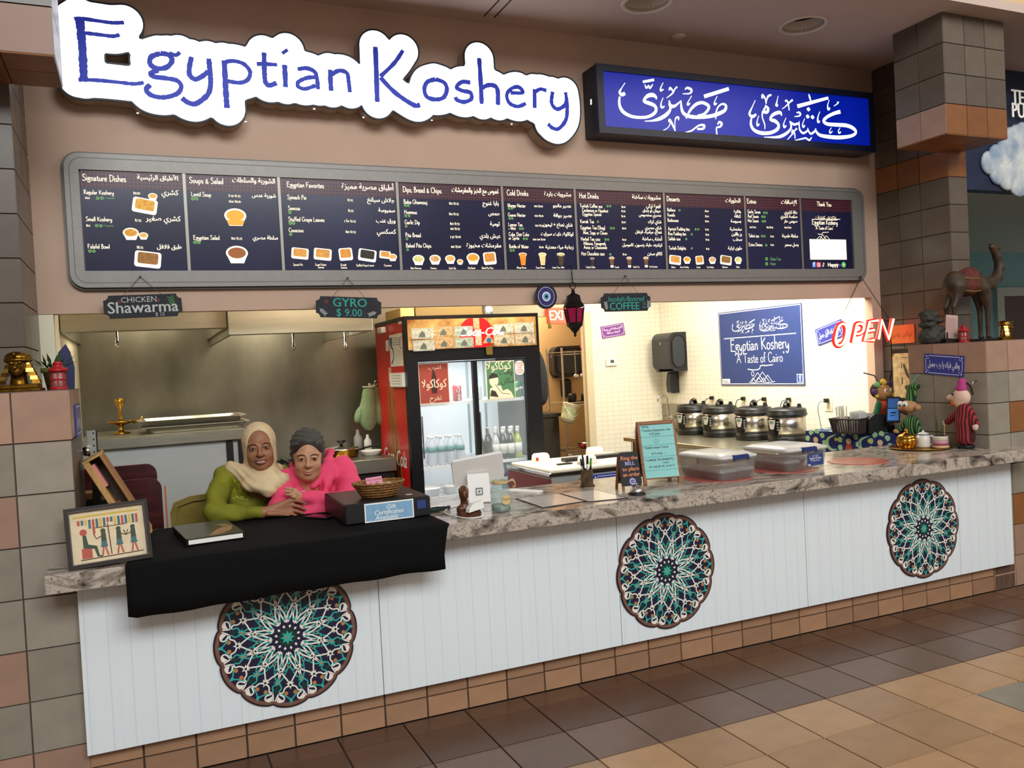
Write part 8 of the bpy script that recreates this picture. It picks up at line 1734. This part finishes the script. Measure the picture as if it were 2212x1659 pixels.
# pink round placemats and clear storage bins
PM = mat('placemat_coral', 'c9685a', .25, alpha=.85, noise=.15, ns=12)
for x, y, r, lab in ((2.34, .17, .20, 'coral round placemat under the bin beside the A-frame board'), (2.83, .19, .20, 'coral round placemat under the bin with the blue label'), (3.36, .13, .175, 'bare coral round placemat near the right end of the counter')):
    g = G(); g.lathe([(r, 0), (r, .003), (r - .004, .004)], (x, y, CT), 40); tag(g.make('placemat', PM), lab, 'placemat', 'coral placemats')
BIN = mat('bin_clear', 'd9d9d6', .18, alpha=.30, spec=.5); LID = mat('bin_lid', 'e2e0da', .3, alpha=.72); LAT = mat('latch_blue', '1f2c63', .35); TRY = mat('foil_tray', 'a9a9ae', .35, alpha=.8)
def bin_(cx, cy, w, d, hgt, rz, label, lab_card, trays):
    o = thing('storage_bin', label, 'storage bin', (cx, cy, CT + .004), rz, 'clear lidded storage bins')
    T_ = Matrix.Translation((cx, cy, CT + .004)) @ Matrix.Rotation(rz, 4, 'Z')
    ri = lambda k, z, r=.03: [(p[0], p[1], z) for p in rrect(-w / 2 * k, -d / 2 * k, w / 2 * k, d / 2 * k, r, 4)]
    g = G(T_); g.loft([ri(.93, 0), ri(1, hgt), ri(1.02, hgt), ri(1.02, hgt + .004), ri(.985, hgt + .004), ri(.915, .004)], caps=True); g.make('tub', BIN, o, True)
    g = G(T_); g.loft([ri(1.03, hgt + .004), ri(1.03, hgt + .016), ri(.94, hgt + .020), ri(.80, hgt + .030), ri(.30, hgt + .031)]); g.make('lid', LID, o, True)
    for s_ in (-1, 1):
        g = G(T_ @ Matrix.Translation((0, s_ * (d / 2 * 1.03), hgt - .006))); g.loft([[(x, s_ * y, z) for y, z in ((-.008, .03), (.010, .024 + b_), (.014, .0 + b_), (.004, -.004 + b_), (-.004, .02))] for x, b_ in ((-.055, 0), (-.035, .006), (.035, .006), (.055, 0))]); g.make('latch', LAT, o)
    for i, (x, y, z, lb) in enumerate(trays):
        t_ = thing('food_tray', lb, 'food tray', tuple(T_ @ V((x, y, z))), rz, 'lidded foil trays inside the bins')
        rj = lambda k, zz: [(x + p[0], y + p[1], z + zz) for p in rrect(-.062 * k, -.085 * k, .062 * k, .085 * k, .015, 3)]
        g = G(T_); g.loft([rj(.82, .005), rj(1, .040), rj(1.06, .042)]); g.make('tray', TRY, t_, True); g = G(T_); g.loft([rj(1.06, .042), rj(1.0, .054), rj(.9, .058)]); g.make('lid', mat('tray_lid', 'e2e2e0', .2, alpha=.6), t_, True)
    if lab_card:
        F = T_ @ frame((-w * .02, -d / 2 * .97 - .001, .022)); g = G(F); g.prism([(0, 0), (.13, 0), (.13, .082), (.012, .075), (0, .06)], 0, .0012); cd_ = g.make('label_card', PB, o); g = G(F); callig(g, .032, .050, .026, .0016); pap(g, 'Egyptian Koshery', .065, .037, .014, .09, .0016, 'c', .9); pap(g, '"A Taste of Cairo"', .065, .024, .010, .09, .0016, 'c', .9); g.rect(.005, .003, .024, .009, .0016); g.make('label_print', PWH, cd_, kind='stuff')
bin_(2.345, .185, .27, .385, .115, -.05 + .13, 'clear storage bin with a blue latch beside the turquoise board', False, ((-.062, -.09, .002, 'lidded foil tray at the left front of the nearer bin'), (.066, -.085, .002, 'lidded foil tray at the right front of the nearer bin'), (-.06, .09, .002, 'lidded foil tray at the rear of the nearer bin')))
bin_(2.86, .205, .33, .37, .112, .07, 'clear storage bin with a blue latch and blue shop label', True, ((-.085, -.06, .002, 'lidded foil tray at the left of the bin with the blue label'), (.05, .02, .002, 'lidded foil tray in the middle of the bin with the blue label'), (-.08, .11, .002, 'lidded foil tray at the back of the bin with the blue label')))
# brass tray with sugar bowl, teapot and planter
tx, ty = 4.13, .33
g = G(); g.lathe([(.16, 0), (.19, .006), (.20, .012), (.195, .013), (.16, .004)], (tx, ty, CT), 44); tag(g.make('brass_tray', BRS, None, True), 'round brass tray at the right end of the counter', 'tray')
su = thing('brass_sugar_bowl', 'lobed shiny brass lidded bowl on the brass tray', 'bowl', (4.07, .39, CT + .004)); c = (4.055, .375, CT + .005)
g = G(); g.lathe([(.045, 0), (.05, .006), (.045, .012), (.062, .03), (.068, .05), (.060, .065), (.058, .068)], c, 36, lob=.05, nl=9); g.make('bowl', BRS, su, True); g = G(); g.lathe([(.060, .068), (.062, .074), (.045, .092), (.020, .102), (.010, .108), (.016, .118), (.008, .128), (0, .132)], c, 36, lob=.04, nl=9); g.make('lid', BRS, su, True)
tp = thing('teapot', 'small white enamel teapot with a dark rim on the brass tray', 'teapot', (4.15, .33, CT + .004)); c = (4.165, .335, CT + .005); EN = mat('enamel_pot', 'd8d5cd', .25)
g = G(); g.lathe([(.045, 0), (.05, .01), (.046, .06), (.036, .085)], c, 28); g.make('body', EN, tp, True); g = G(); g.lathe([(.037, .085), (.037, .090), (.02, .100), (.006, .104), (.008, .112), (0, .114)], c, 24); g.make('lid', EN, tp, True); g = G(); g.lathe([(.0375, .083), (.0385, .086), (.0375, .089)], c, 24, caps=False); g.make('rim', mat('enamel_rim', '20242a', .3), tp)
g = G(); g.tube(smooth([(c[0] + .015, c[1] - .042, c[2] + .075), (c[0] + .02, c[1] - .075, c[2] + .07), (c[0] + .02, c[1] - .082, c[2] + .04), (c[0] + .015, c[1] - .05, c[2] + .018)], 5), .007, 8); g.make('handle', EN, tp, True); g = G(); g.tube(smooth([(c[0] - .02, c[1] + .04, c[2] + .03), (c[0] - .03, c[1] + .065, c[2] + .05), (c[0] - .035, c[1] + .08, c[2] + .08)], 4), [.014, .012, .011, .01, .009, .008, .008, .007, .006], 8); g.make('spout', EN, tp, True)
pl_ = thing('potted_plant', 'small leafy plant in a layered cake-shaped pink and cream pot', 'potted plant', (4.20, .23, CT + .004)); c = (4.205, .235, CT + .005)
for z0_, z1_, r, m in ((0, .016, .052, mat('cake_cream', 'cfae86', .6)), (.016, .026, .050, mat('cake_berry', '8a3b3f', .6)), (.026, .050, .049, mat('cake_pink', 'c48aa0', .6)), (.050, .058, .049, mat('cake_mint', 'b7c9a0', .6)), (.058, .078, .048, mat('cake_icing', 'd8c3b4', .6))):
    g = G(); g.lathe([(r * .94, z0_), (r, z0_ + .003), (r, z1_ - .003), (r * .94, z1_)], c, 28); g.make('cake_layer', m, pl_, True)
g = G(); g.lathe([(.044, .078), (.03, .084), (0, .086)], c, 20); g.make('soil', mat('soil', '2c1d14', .9), pl_, True)
random.seed(8)
for k in range(3):
    x, y = c[0] + random.uniform(-.02, .02), c[1] + random.uniform(-.02, .02); hh = (.13, .10, .08)[k]; g = G(); g.tube([(x, y, c[2] + .08), (x + .008, y, c[2] + .08 + hh)], .002, 5); g.make('stem', LF, pl_)
    for j in range(9):
        a = random.uniform(0, 2 * PI); z = c[2] + .09 + hh * j / 9; d_ = V((math.cos(a), math.sin(a), .5)).normalized(); s_ = d_.cross(V((0, 0, 1))).normalized() * .005; b0 = V((x, y, z)); g = G(); g.add([b0, b0 + d_ * .012 + s_, b0 + d_ * .026, b0 + d_ * .012 - s_], [(0, 1, 2, 3)]); g.make('leaf', LF, pl_)
g = G(); g.box((c[0] + .002, c[1] - .034, c[2] + .08), (c[0] + .005, c[1] - .028, c[2] + .16)); g.make('plant_stick', mat('stick', 'b59a6a', .7), pl_)


# ================================================================ THE TWO WOMEN
from mathutils.bvhtree import BVHTree
def head_prims(H, R_, s):
    H = V(H)
    def e(c, r, k, cut=False): return ('E' if cut else 'e', tuple(H + R_ @ (V(c) * s)), tuple(v * s for v in r), k * s, R_)
    def c(a, b, ra, rb, k): return ('c', tuple(H + R_ @ (V(a) * s)), tuple(H + R_ @ (V(b) * s)), ra * s, rb * s, k * s)
    P = [e((0, .018, .035), (.072, .090, .082), .02), e((0, -.024, -.028), (.062, .066, .086), .03), e((0, -.050, -.090), (.030, .032, .024), .03)]
    for g_ in (-1, 1):
        P += [e((g_ * .036, -.060, -.034), (.024, .020, .022), .02), e((g_ * .040, -.02, -.070), (.016, .03, .022), .025), c((g_ * .014, -.084, .022), (g_ * .046, -.070, .020), .008, .007, .014)]
    P += [c((0, -.084, .014), (0, -.106, -.026), .007, .011, .010), e((0, -.105, -.030), (.013, .011, .010), .008)]
    for g_ in (-1, 1):
        P += [e((g_ * .011, -.096, -.033), (.0075, .008, .006), .006), e((g_ * .031, -.100, .001), (.018, .013, .0095), .008, True)]
    for g_ in (-1, 1): P += [e((g_ * .031, -.078, .001), (.0165, .013, .011), .004), c((g_ * .020, -.0885, .0075), (g_ * .043, -.0835, .006), .0032, .0032, .004)]
    P += [e((0, -.090, -.058), (.022, .008, .0048), .006), e((0, -.088, -.0685), (.019, .008, .0060), .006), c((0, .02, -.06), (0, .04, -.19), .050, .055, .03)]
    return P
def hand_prims(wr, kn, ti, th, r=.0088):
    P = []
    wr = V(wr)
    for k_, t_ in zip(kn, ti):
        k_, t_ = V(k_), V(t_); m_ = (k_ + t_) / 2 + V((0, -.010, .004))
        P += [('c', tuple(wr), tuple(k_), .021, .0125, .012), ('c', tuple(k_), tuple(m_), r * 1.08, r, .004), ('c', tuple(m_), tuple(t_), r, r * .82, .003)]
    return P + [('c', tuple(V(a)), tuple(V(b)), ra, rb, .006) for a, b, ra, rb in ((th[0], th[1], .014, .011), (th[1], th[2], .0105, .0085))]
def face_parts(o, H, R_, s, iris, brow, lip, smile, hk=1):
    H = V(H); T_ = Matrix.Translation(H) @ R_.to_4x4() @ Matrix.Scale(s, 4)
    for g_ in (-1, 1):
        g = G(T_); g.ell((g_ * .031, -.0825, .0008), (.0128, .0092, .0054), 14, 8); ey_ = g.make('eye', mat('eye_white', 'b9aa9c', .35), o, True)
        g = G(T_); g.ell((g_ * .031, -.0896, .0010), (.0066, .0028, .0056), 14, 6); g.make('iris', iris, ey_, True)
        g = G(T_); g.tube(smooth([(g_ * .0175, -.0868, .0015), (g_ * .025, -.0925, .0058), (g_ * .036, -.0912, .0056), (g_ * .0455, -.0835, .0012)], 4), .0017, 5); g.make('lash_line', brow, o, True)
        g = G(T_); g.tube(smooth([(g_ * .013, -.0935, .0190), (g_ * .025, -.0915, .0235), (g_ * .038, -.0865, .0230), (g_ * .050, -.0765, .0170)], 4), [.0022] * 4 + [.0030] * 5 + [.0020] * 4, 6, flat=.6); g.make('eyebrow', brow, o, True)
    w = .024 + .006 * smile; gp_ = .0032 * max(0, smile - .5)
    for z, zc_, r in ((-.0585 + gp_, -.0600 + gp_, .0040), (-.0685 - gp_, -.0700 - gp_, .0050)):
        g = G(T_); g.tube(smooth([(-w, -.0800, -.0600 + .004 * smile), (-w * .5, -.0925, z), (0, -.0965, zc_ - .001), (w * .5, -.0925, z), (w, -.0800, -.0600 + .004 * smile)], 4), [.0012, .002, .003, .0036] + [r * .85] * 9 + [.0036, .003, .002, .0012], 8); g.make('lip', lip, o, True)
    if smile > .8: g = G(T_); g.ell((0, -.0900, -.0645), (.0205, .0068, .0036), 14, 6); g.make('teeth', mat('teeth', 'e2d8c8', .3), o, True)
    for g_ in (-1, 1):
        g = G(T_); g.tube(smooth([(g_ * .016, -.0925, -.030), (g_ * .029, -.0835, -.045), (g_ * .033, -.0765, -.060)], 4), [.0006, .0010, .0013, .0013, .0012, .0011, .0010, .0007, .0004], 5); g.make('smile_line', lip, o, True)
def on_surface(bvh, x, z, off=.0015, ymin=.70):
    h_ = bvh.ray_cast(V((x, -.5, z)), V((0, 1, 0)))
    return h_[0] + h_[1] * off if h_[0] and h_[0].y > ymin else None
def patch(g, bvh, pts, off=.0015):
    q = [on_surface(bvh, x, z, off) for x, z in pts]
    if any(p is None for p in q): return
    c_ = sum(q, V((0, 0, 0))) / len(q); g.add([c_] + q, [(0, i + 1, (i + 1) % len(q) + 1) for i in range(len(q))])
def fold(a, f1, f2, f3): return lambda X, Y, Z: a * (np.sin(X * f1 + Z * f2) * np.cos(Y * f3 + Z * 21) + .5 * np.sin(Z * f2 * 1.7 - X * 25))

# ---- woman in the lime tunic and cream headscarf
SK1 = mat('skin_brown', '9a6748', .5, noise=.12, ns=14, bump=.05, bs=160); DK = mat('brow_dark', '2c1c16', .7); IR = mat('iris_dark', '1a100c', .15)
H1 = V((-.103,.75,1.271)); R1 = rotm(-.03, -.05, -.117); s1 = 1.05
w1 = thing('person', 'woman in a cream headscarf and lime embroidered tunic leaning on the counter', 'person', (-.14, .9, 0))
wr1 = V((-.134,.565,.962)); el1 = V((-.348,.615,.971)); sh1 = V((-.278,.8,1.129)); sh1b = V((.018,.84,1.095))
kn1 = ((.011,.55,1.01),(.015,.55,.986),(.004,.55,.961),(-.013,.55,.947)); ti1 = ((.071,.54,.993),(.076,.54,.957),(.063,.54,.939),(.03,.54,.931))
th1 = ((wr1.x + .03, .54, wr1.z - .005), (wr1.x + .09, .525, wr1.z - .012), (wr1.x + .125, .525, wr1.z - .02))
body = head_prims(H1, R1, s1) + [('c', tuple(H1 + V((0, .03, -.13))), tuple(H1 + V((0, .08, -.24))), .05, .06, .04), ('e', (-.155, .87, .98), (.135, .085, .17), .06), ('e', (-.155, .92, .72), (.13, .10, .18), .06), ('e', (-.155, .94, .52), (.17, .13, .10), .05),
    ('c', tuple(sh1), tuple(el1 + V((0, .01, .0))), .042, .034, .03), ('c', tuple(el1), tuple(wr1), .036, .024, .01), ('c', tuple(sh1b), (.02, .92, .88), .04, .034, .03), ('c', (.02, .92, .88), (-.05, .74, .70), .034, .024, .01), ('e', (-.06, .70, .69), (.03, .05, .018), .02),
    ('c', (-.24, .90, .50), (-.26, .52, .50), .07, .05, .03), ('c', (-.26, .52, .50), (-.26, .56, .08), .045, .032, .02), ('c', (-.26, .56, .06), (-.26, .46, .04), .03, .025, .02), ('c', (-.07, .90, .50), (-.05, .52, .50), .07, .05, .03), ('c', (-.05, .52, .50), (-.05, .56, .08), .045, .032, .02), ('c', (-.05, .56, .06), (-.05, .46, .04), .03, .025, .02)] + hand_prims(wr1, kn1, ti1, th1)
blob('body', body, SK1, w1, .0042)
face_parts(w1, H1, R1, s1, IR, DK, mat('lip_brown', '7c4238', .5), 1.0)
LIME = mat('tunic_lime', '7d7c14', .8, noise=.22, ns=9, c2='66660f', bump=.12, bs=200)
dn = (wr1 - el1).normalized()
tun = [('e', (-.155, .865, .99), (.155, .105, .185), .05), ('e', (-.155, .92, .72), (.155, .125, .20), .06), ('e', (-.155, .93, .52), (.20, .17, .12), .05), ('c', tuple(sh1 + V((.01, .0, .005))), tuple(sh1b + V((-.01, 0, 0))), .058, .058, .05), ('c', tuple(sh1), tuple(sh1.lerp(el1, .55) + V((-.012, .01, .006))), .054, .052, .03), ('c', tuple(sh1.lerp(el1, .55) + V((-.012, .01, .006))), tuple(el1 + V((0, .005, .006))), .052, .052, .02), ('c', tuple(el1 + V((0, .0, .004))), tuple(wr1 - dn * .055 + V((0, .004, .0))), .048, .036, .02), ('c', tuple(wr1 - dn * .055), tuple(wr1 - dn * .012), .036, .030, .01), ('c', tuple(sh1b), (.02, .92, .88), .055, .05, .03), ('c', (.02, .92, .88), (-.03, .78, .73), .05, .04, .02), ('c', (-.25, .90, .50), (-.27, .55, .50), .095, .075, .03), ('c', (-.06, .90, .50), (-.04, .55, .50), .095, .075, .03), ('c', (-.27, .56, .50), (-.27, .57, .12), .07, .06, .03), ('c', (-.05, .56, .50), (-.05, .57, .12), .07, .06, .03), ('E', tuple(H1 + V((0, -.02, -.215))), (.075, .10, .055), .01)]
vs, fs = sdf(tun, .0055, fold(.005, 46, 38, 33)); bv1 = BVHTree.FromPolygons(vs, fs)
g = G(); g.add(vs, fs); g.make('tunic', LIME, w1, True)
g = G(); random.seed(4); g.use(mat('embroidery', 'a9a52c', .7))
for k in range(64):
    cx_ = -.155 + random.choice((-1, 1)) * random.uniform(.02, .115); cz_ = random.uniform(.97, 1.12); a = random.uniform(0, PI); l_ = random.uniform(.009, .018)
    patch(g, bv1, [(cx_ + l_ * math.cos(a), cz_ + l_ * math.sin(a)), (cx_ - l_ * .3 * math.sin(a), cz_ + l_ * .3 * math.cos(a)), (cx_ - l_ * math.cos(a), cz_ - l_ * math.sin(a)), (cx_ + l_ * .3 * math.sin(a), cz_ - l_ * .3 * math.cos(a))])
for cx_, cz_ in ((-.215, 1.09), (-.205, 1.055), (-.19, 1.0), (-.09, 1.02), (-.105, 1.065)): patch(g, bv1, [(cx_ + (.012 if i % 2 else .006) * math.cos(PI * i / 5), cz_ + (.012 if i % 2 else .006) * math.sin(PI * i / 5)) for i in range(10)], .002)
g.make('embroidery', None, w1, kind='stuff')
for k in range(4):
    q = on_surface(bv1, H1.x + .010, 1.075 - .026 * k, .003)
    if q: g = G(); g.ell(tuple(q), (.0045, .003, .0045), 10, 6); g.make('button', mat('button_pearl', 'cfc08a', .3), w1, True)
def hp(c): return tuple(H1 + R1 @ (V(c) * s1))
def he(c, r, k, cut=False): return ('E' if cut else 'e', hp(c), tuple(v * s1 for v in r), k, R1)
CRS = mat('scarf_cream', 'd6c19a', .85, noise=.12, ns=7, c2='c2a67c', bump=.15, bs=140)
scf = [he((0, .022, .034), (.083, .104, .094), .02), he((0, .02, -.05), (.080, .085, .10), .03), he((0, .0, -.135), (.082, .080, .050), .03), he((0, -.015, -.172), (.105, .085, .040), .03), ('c', hp((-.03, .0, -.16)), tuple(sh1 + V((.03, -.03, .055))), .055, .030, .03), ('c', hp((.03, .0, -.165)), tuple(sh1b + V((-.03, -.04, .050))), .055, .030, .03), ('c', hp((-.07, -.05, -.165)), hp((.02, -.085, -.205)), .030, .030, .03), ('c', hp((.02, -.085, -.205)), hp((.10, -.03, -.165)), .030, .030, .03), he((0, -.115, -.018), (.058, .085, .094), .008, True), he((0, -.075, .0), (.0625, .055, .09), .006, True)]
def dsc(X, Y, Z): q = (X - H1.x) * .8 + (Z - H1.z); return .0022 * np.sin(q * 130 + 3 * np.sin(X * 30)) * np.clip((H1.z - .04 - Z) * 14, .15, 1)
blob('headscarf', scf, CRS, w1, .0042, dsc)
g = G(); q = V(ti1[2]).lerp(V(kn1[2]), .72); d_ = (V(ti1[2]) - V(kn1[2])).normalized(); s_ = d_.cross(V((0, 1, 0))).normalized(); n_ = d_.cross(s_)
g.tube([tuple(q + V((0, -.004, .002)) + (s_ * math.cos(t) + n_ * math.sin(t)) * .0105) for t in [2 * PI * j / 14 for j in range(14)]], .002, 6, closed=True); g.make('ring', mat('jewel_gold', 'd0a23c', .2, 1), w1, True)
g = G(); d_ = dn; s_ = d_.cross(V((0, 1, 0))).normalized(); n_ = d_.cross(s_); g.tube([tuple(wr1 - dn * .008 + (s_ * math.cos(t) + n_ * math.sin(t)) * .0275) for t in [2 * PI * j / 18 for j in range(18)]], .0035, 6, closed=True); g.make('bracelet', mat('jewel_gold'), w1, True)

# ---- woman in the pink hooded top and grey turban
SK2 = mat('skin_light', 'b98866', .5, noise=.10, ns=14, bump=.04, bs=160)
H2 = V((.132,.7,1.207)); R2 = rotm(.06, .03, -.167); s2 = 1.06
w2 = thing('person', 'woman in a pink hooded top and grey turban resting folded arms on the counter', 'person', (.14, .9, 0))
shl = V((.03,.77,1.071)); shr = V((.324,.8,1.106)); elr = V((-.038,.6,.967)); wrr = V((.202,.575,.911)); ell_ = V((.319,.66,.949)); wrl = V((.066,.575,1.012))
kn2 = ((.032,.55,1.057),(.029,.55,1.043),(.031,.55,1.029),(.039,.55,1.016)); ti2 = ((-.012,.54,1.074),(-.017,.54,1.059),(-.009,.54,1.041),(.011,.54,1.027))
th2 = ((wrl.x - .01, .555, wrl.z + .012), (wrl.x - .035, .545, wrl.z + .03), (wrl.x - .05, .545, wrl.z + .042))
body = head_prims(H2, R2, s2) + [('c', tuple(H2 + V((0, .04, -.12))), tuple(H2 + V((.03, .12, -.22))), .05, .06, .04), ('e', (.14, .84, .98), (.14, .09, .15), .06), ('e', (.15, .93, .74), (.13, .10, .18), .06), ('e', (.15, .98, .52), (.17, .13, .10), .05), ('c', tuple(shl), tuple(elr), .042, .036, .03), ('c', tuple(elr), tuple(wrr), .036, .025, .01), ('c', tuple(shr), tuple(ell_), .042, .036, .03), ('c', tuple(ell_), tuple(wrl), .036, .025, .01),
    ('e', (wrr.x + .06, .60, wrr.z - .005), (.055, .035, .016), .02), ('c', (.07, .94, .50), (.10, .52, .50), .07, .05, .03), ('c', (.10, .52, .50), (.10, .56, .08), .045, .032, .02), ('c', (.10, .56, .06), (.10, .46, .04), .03, .025, .02), ('c', (.24, .94, .50), (.28, .52, .50), .07, .05, .03), ('c', (.28, .52, .50), (.28, .56, .08), .045, .032, .02), ('c', (.28, .56, .06), (.28, .46, .04), .03, .025, .02)] + hand_prims(wrl, kn2, ti2, th2, .0078)
blob('body', body, SK2, w2, .0042)
face_parts(w2, H2, R2, s2, IR, DK, mat('lip_rose', 'a8695c', .5), .4)
PNK = mat('hoodie_pink', 'e8486e', .85, noise=.10, ns=8, bump=.12, bs=220)
d1_ = (wrr - elr).normalized(); d2_ = (wrl - ell_).normalized()
hoo = [('e', (.14, .83, .985), (.165, .115, .165), .05), ('e', (.15, .93, .74), (.155, .125, .20), .06), ('e', (.15, .98, .54), (.19, .15, .12), .05), ('c', tuple(shl), tuple(shr), .066, .075, .05), ('c', tuple(shl), tuple(elr + V((0, .012, .008))), .066, .054, .03), ('c', tuple(elr + V((0, .01, .006))), tuple(wrr - d1_ * .02), .054, .040, .02), ('c', tuple(shr), tuple(shr.lerp(ell_, .5) + V((.025, .0, .015))), .068, .060, .03), ('c', tuple(shr.lerp(ell_, .5) + V((.025, 0, .015))), tuple(ell_ + V((0, .01, .01))), .060, .052, .03), ('c', tuple(ell_ + V((0, .01, .006))), tuple(wrl - d2_ * .015), .056, .040, .015)]
nk = H2 + V((.02, .06, -.165))
for k in range(14):   # rolled hood around the neck, higher behind
    a0_, a1_ = [2 * PI * (k + j) / 14 for j in (0, 1)]
    def hd_(a): b_ = (1 + math.sin(a)) / 2; return (nk.x + .112 * math.cos(a) * (.75 + .25 * b_), nk.y + .095 * math.sin(a), nk.z - .050 + .105 * b_ + .075 * max(0, math.cos(a)))
    hoo.append(('c', hd_(a0_), hd_(a1_), .034, .034, .02))
hoo.append(('E', tuple(H2 + V((.012, -.045, -.145))), (.058, .075, .060), .012))
vp = V((.148,.69,1.058))
for L_ in ([V((.282,.84,1.206)), V((.247,.77,1.154)), V((.202,.72,1.098)), vp], [V((.073,.83,1.145)), V((.075,.76,1.117)), V((.1,.71,1.085)), vp], [V((.282,.84,1.206)), V((.232,.93,1.18)), V((.129,.92,1.165)), V((.073,.83,1.145))]):
    for a, b_ in zip(L_[:-1], L_[1:]): hoo.append(('c', tuple(a), tuple(b_), .021, .021, .010))
vs, fs = sdf(hoo, .0055, fold(.005, 42, 44, 31)); bv2 = BVHTree.FromPolygons(vs, fs)
g = G(); g.add(vs, fs); g.make('hooded_top', PNK, w2, True)
for a, b_ in (((.091,.7,1.082), (.109,.66,1.007)), ((.219,.72,1.091), (.276,.68,.981))):
    L_, Rr = [], []
    for k in range(9):
        t = k / 8; x, z = a[0] + (b_[0] - a[0]) * t, a[2] + (b_[2] - a[2]) * t
        p, q = on_surface(bv2, x - .016, z, .003), on_surface(bv2, x + .016, z, .003)
        if p and q: L_.append(p); Rr.append(q)
    if len(L_) > 1: g = G(); n_ = len(L_); g.add(L_ + Rr, [(i, i + n_, i + n_ + 1, i + 1) for i in range(n_ - 1)]); o = g.make('apron_strap', mat('strap_black', '121213', .7), w2, True); o.modifiers.new('sol', 'SOLIDIFY').thickness = .003
for c_, d_ in ((wrl, d2_), (wrr, d1_)): g = G(); g.tube([tuple(c_ - d_ * .022), tuple(c_ - d_ * .004), tuple(c_ + d_ * .004)], [.039, .036, .030], 18); g.make('cuff', mat('cuff_white', 'dcd6cc', .85), w2, True)
def hp(c): return tuple(H2 + R2 @ (V(c) * s2))
def he(c, r, k, cut=False): return ('E' if cut else 'e', hp(c), tuple(v * s2 for v in r), k, R2)
blob('hair', [he((0, .012, .040), (.0765, .088, .074), .01), he((0, -.075, -.02), (.064, .075, .088), .008, True), he((0, .02, -.09), (.2, .2, .06), .01, True)], mat('hair_dark', '2b1d17', .7), w2, .004)
TG = mat('turban_grey', '4d4b45', .9, noise=.2, ns=30, bump=.2, bs=180)
def dtb(X, Y, Z): return .0028 * np.sin(((Z - H2.z) * 1.0 - np.abs(X - H2.x) * .55 + (Y - H2.y) * .35) * 190)
blob('turban', [he((0, .035, .058), (.083, .100, .082), .02), he((0, .05, .0), (.083, .085, .075), .03), he((0, -.105, -.005), (.068, .085, .092), .008, True), he((0, -.01, -.125), (.2, .2, .062), .01, True)], TG, w2, .0042, dtb)
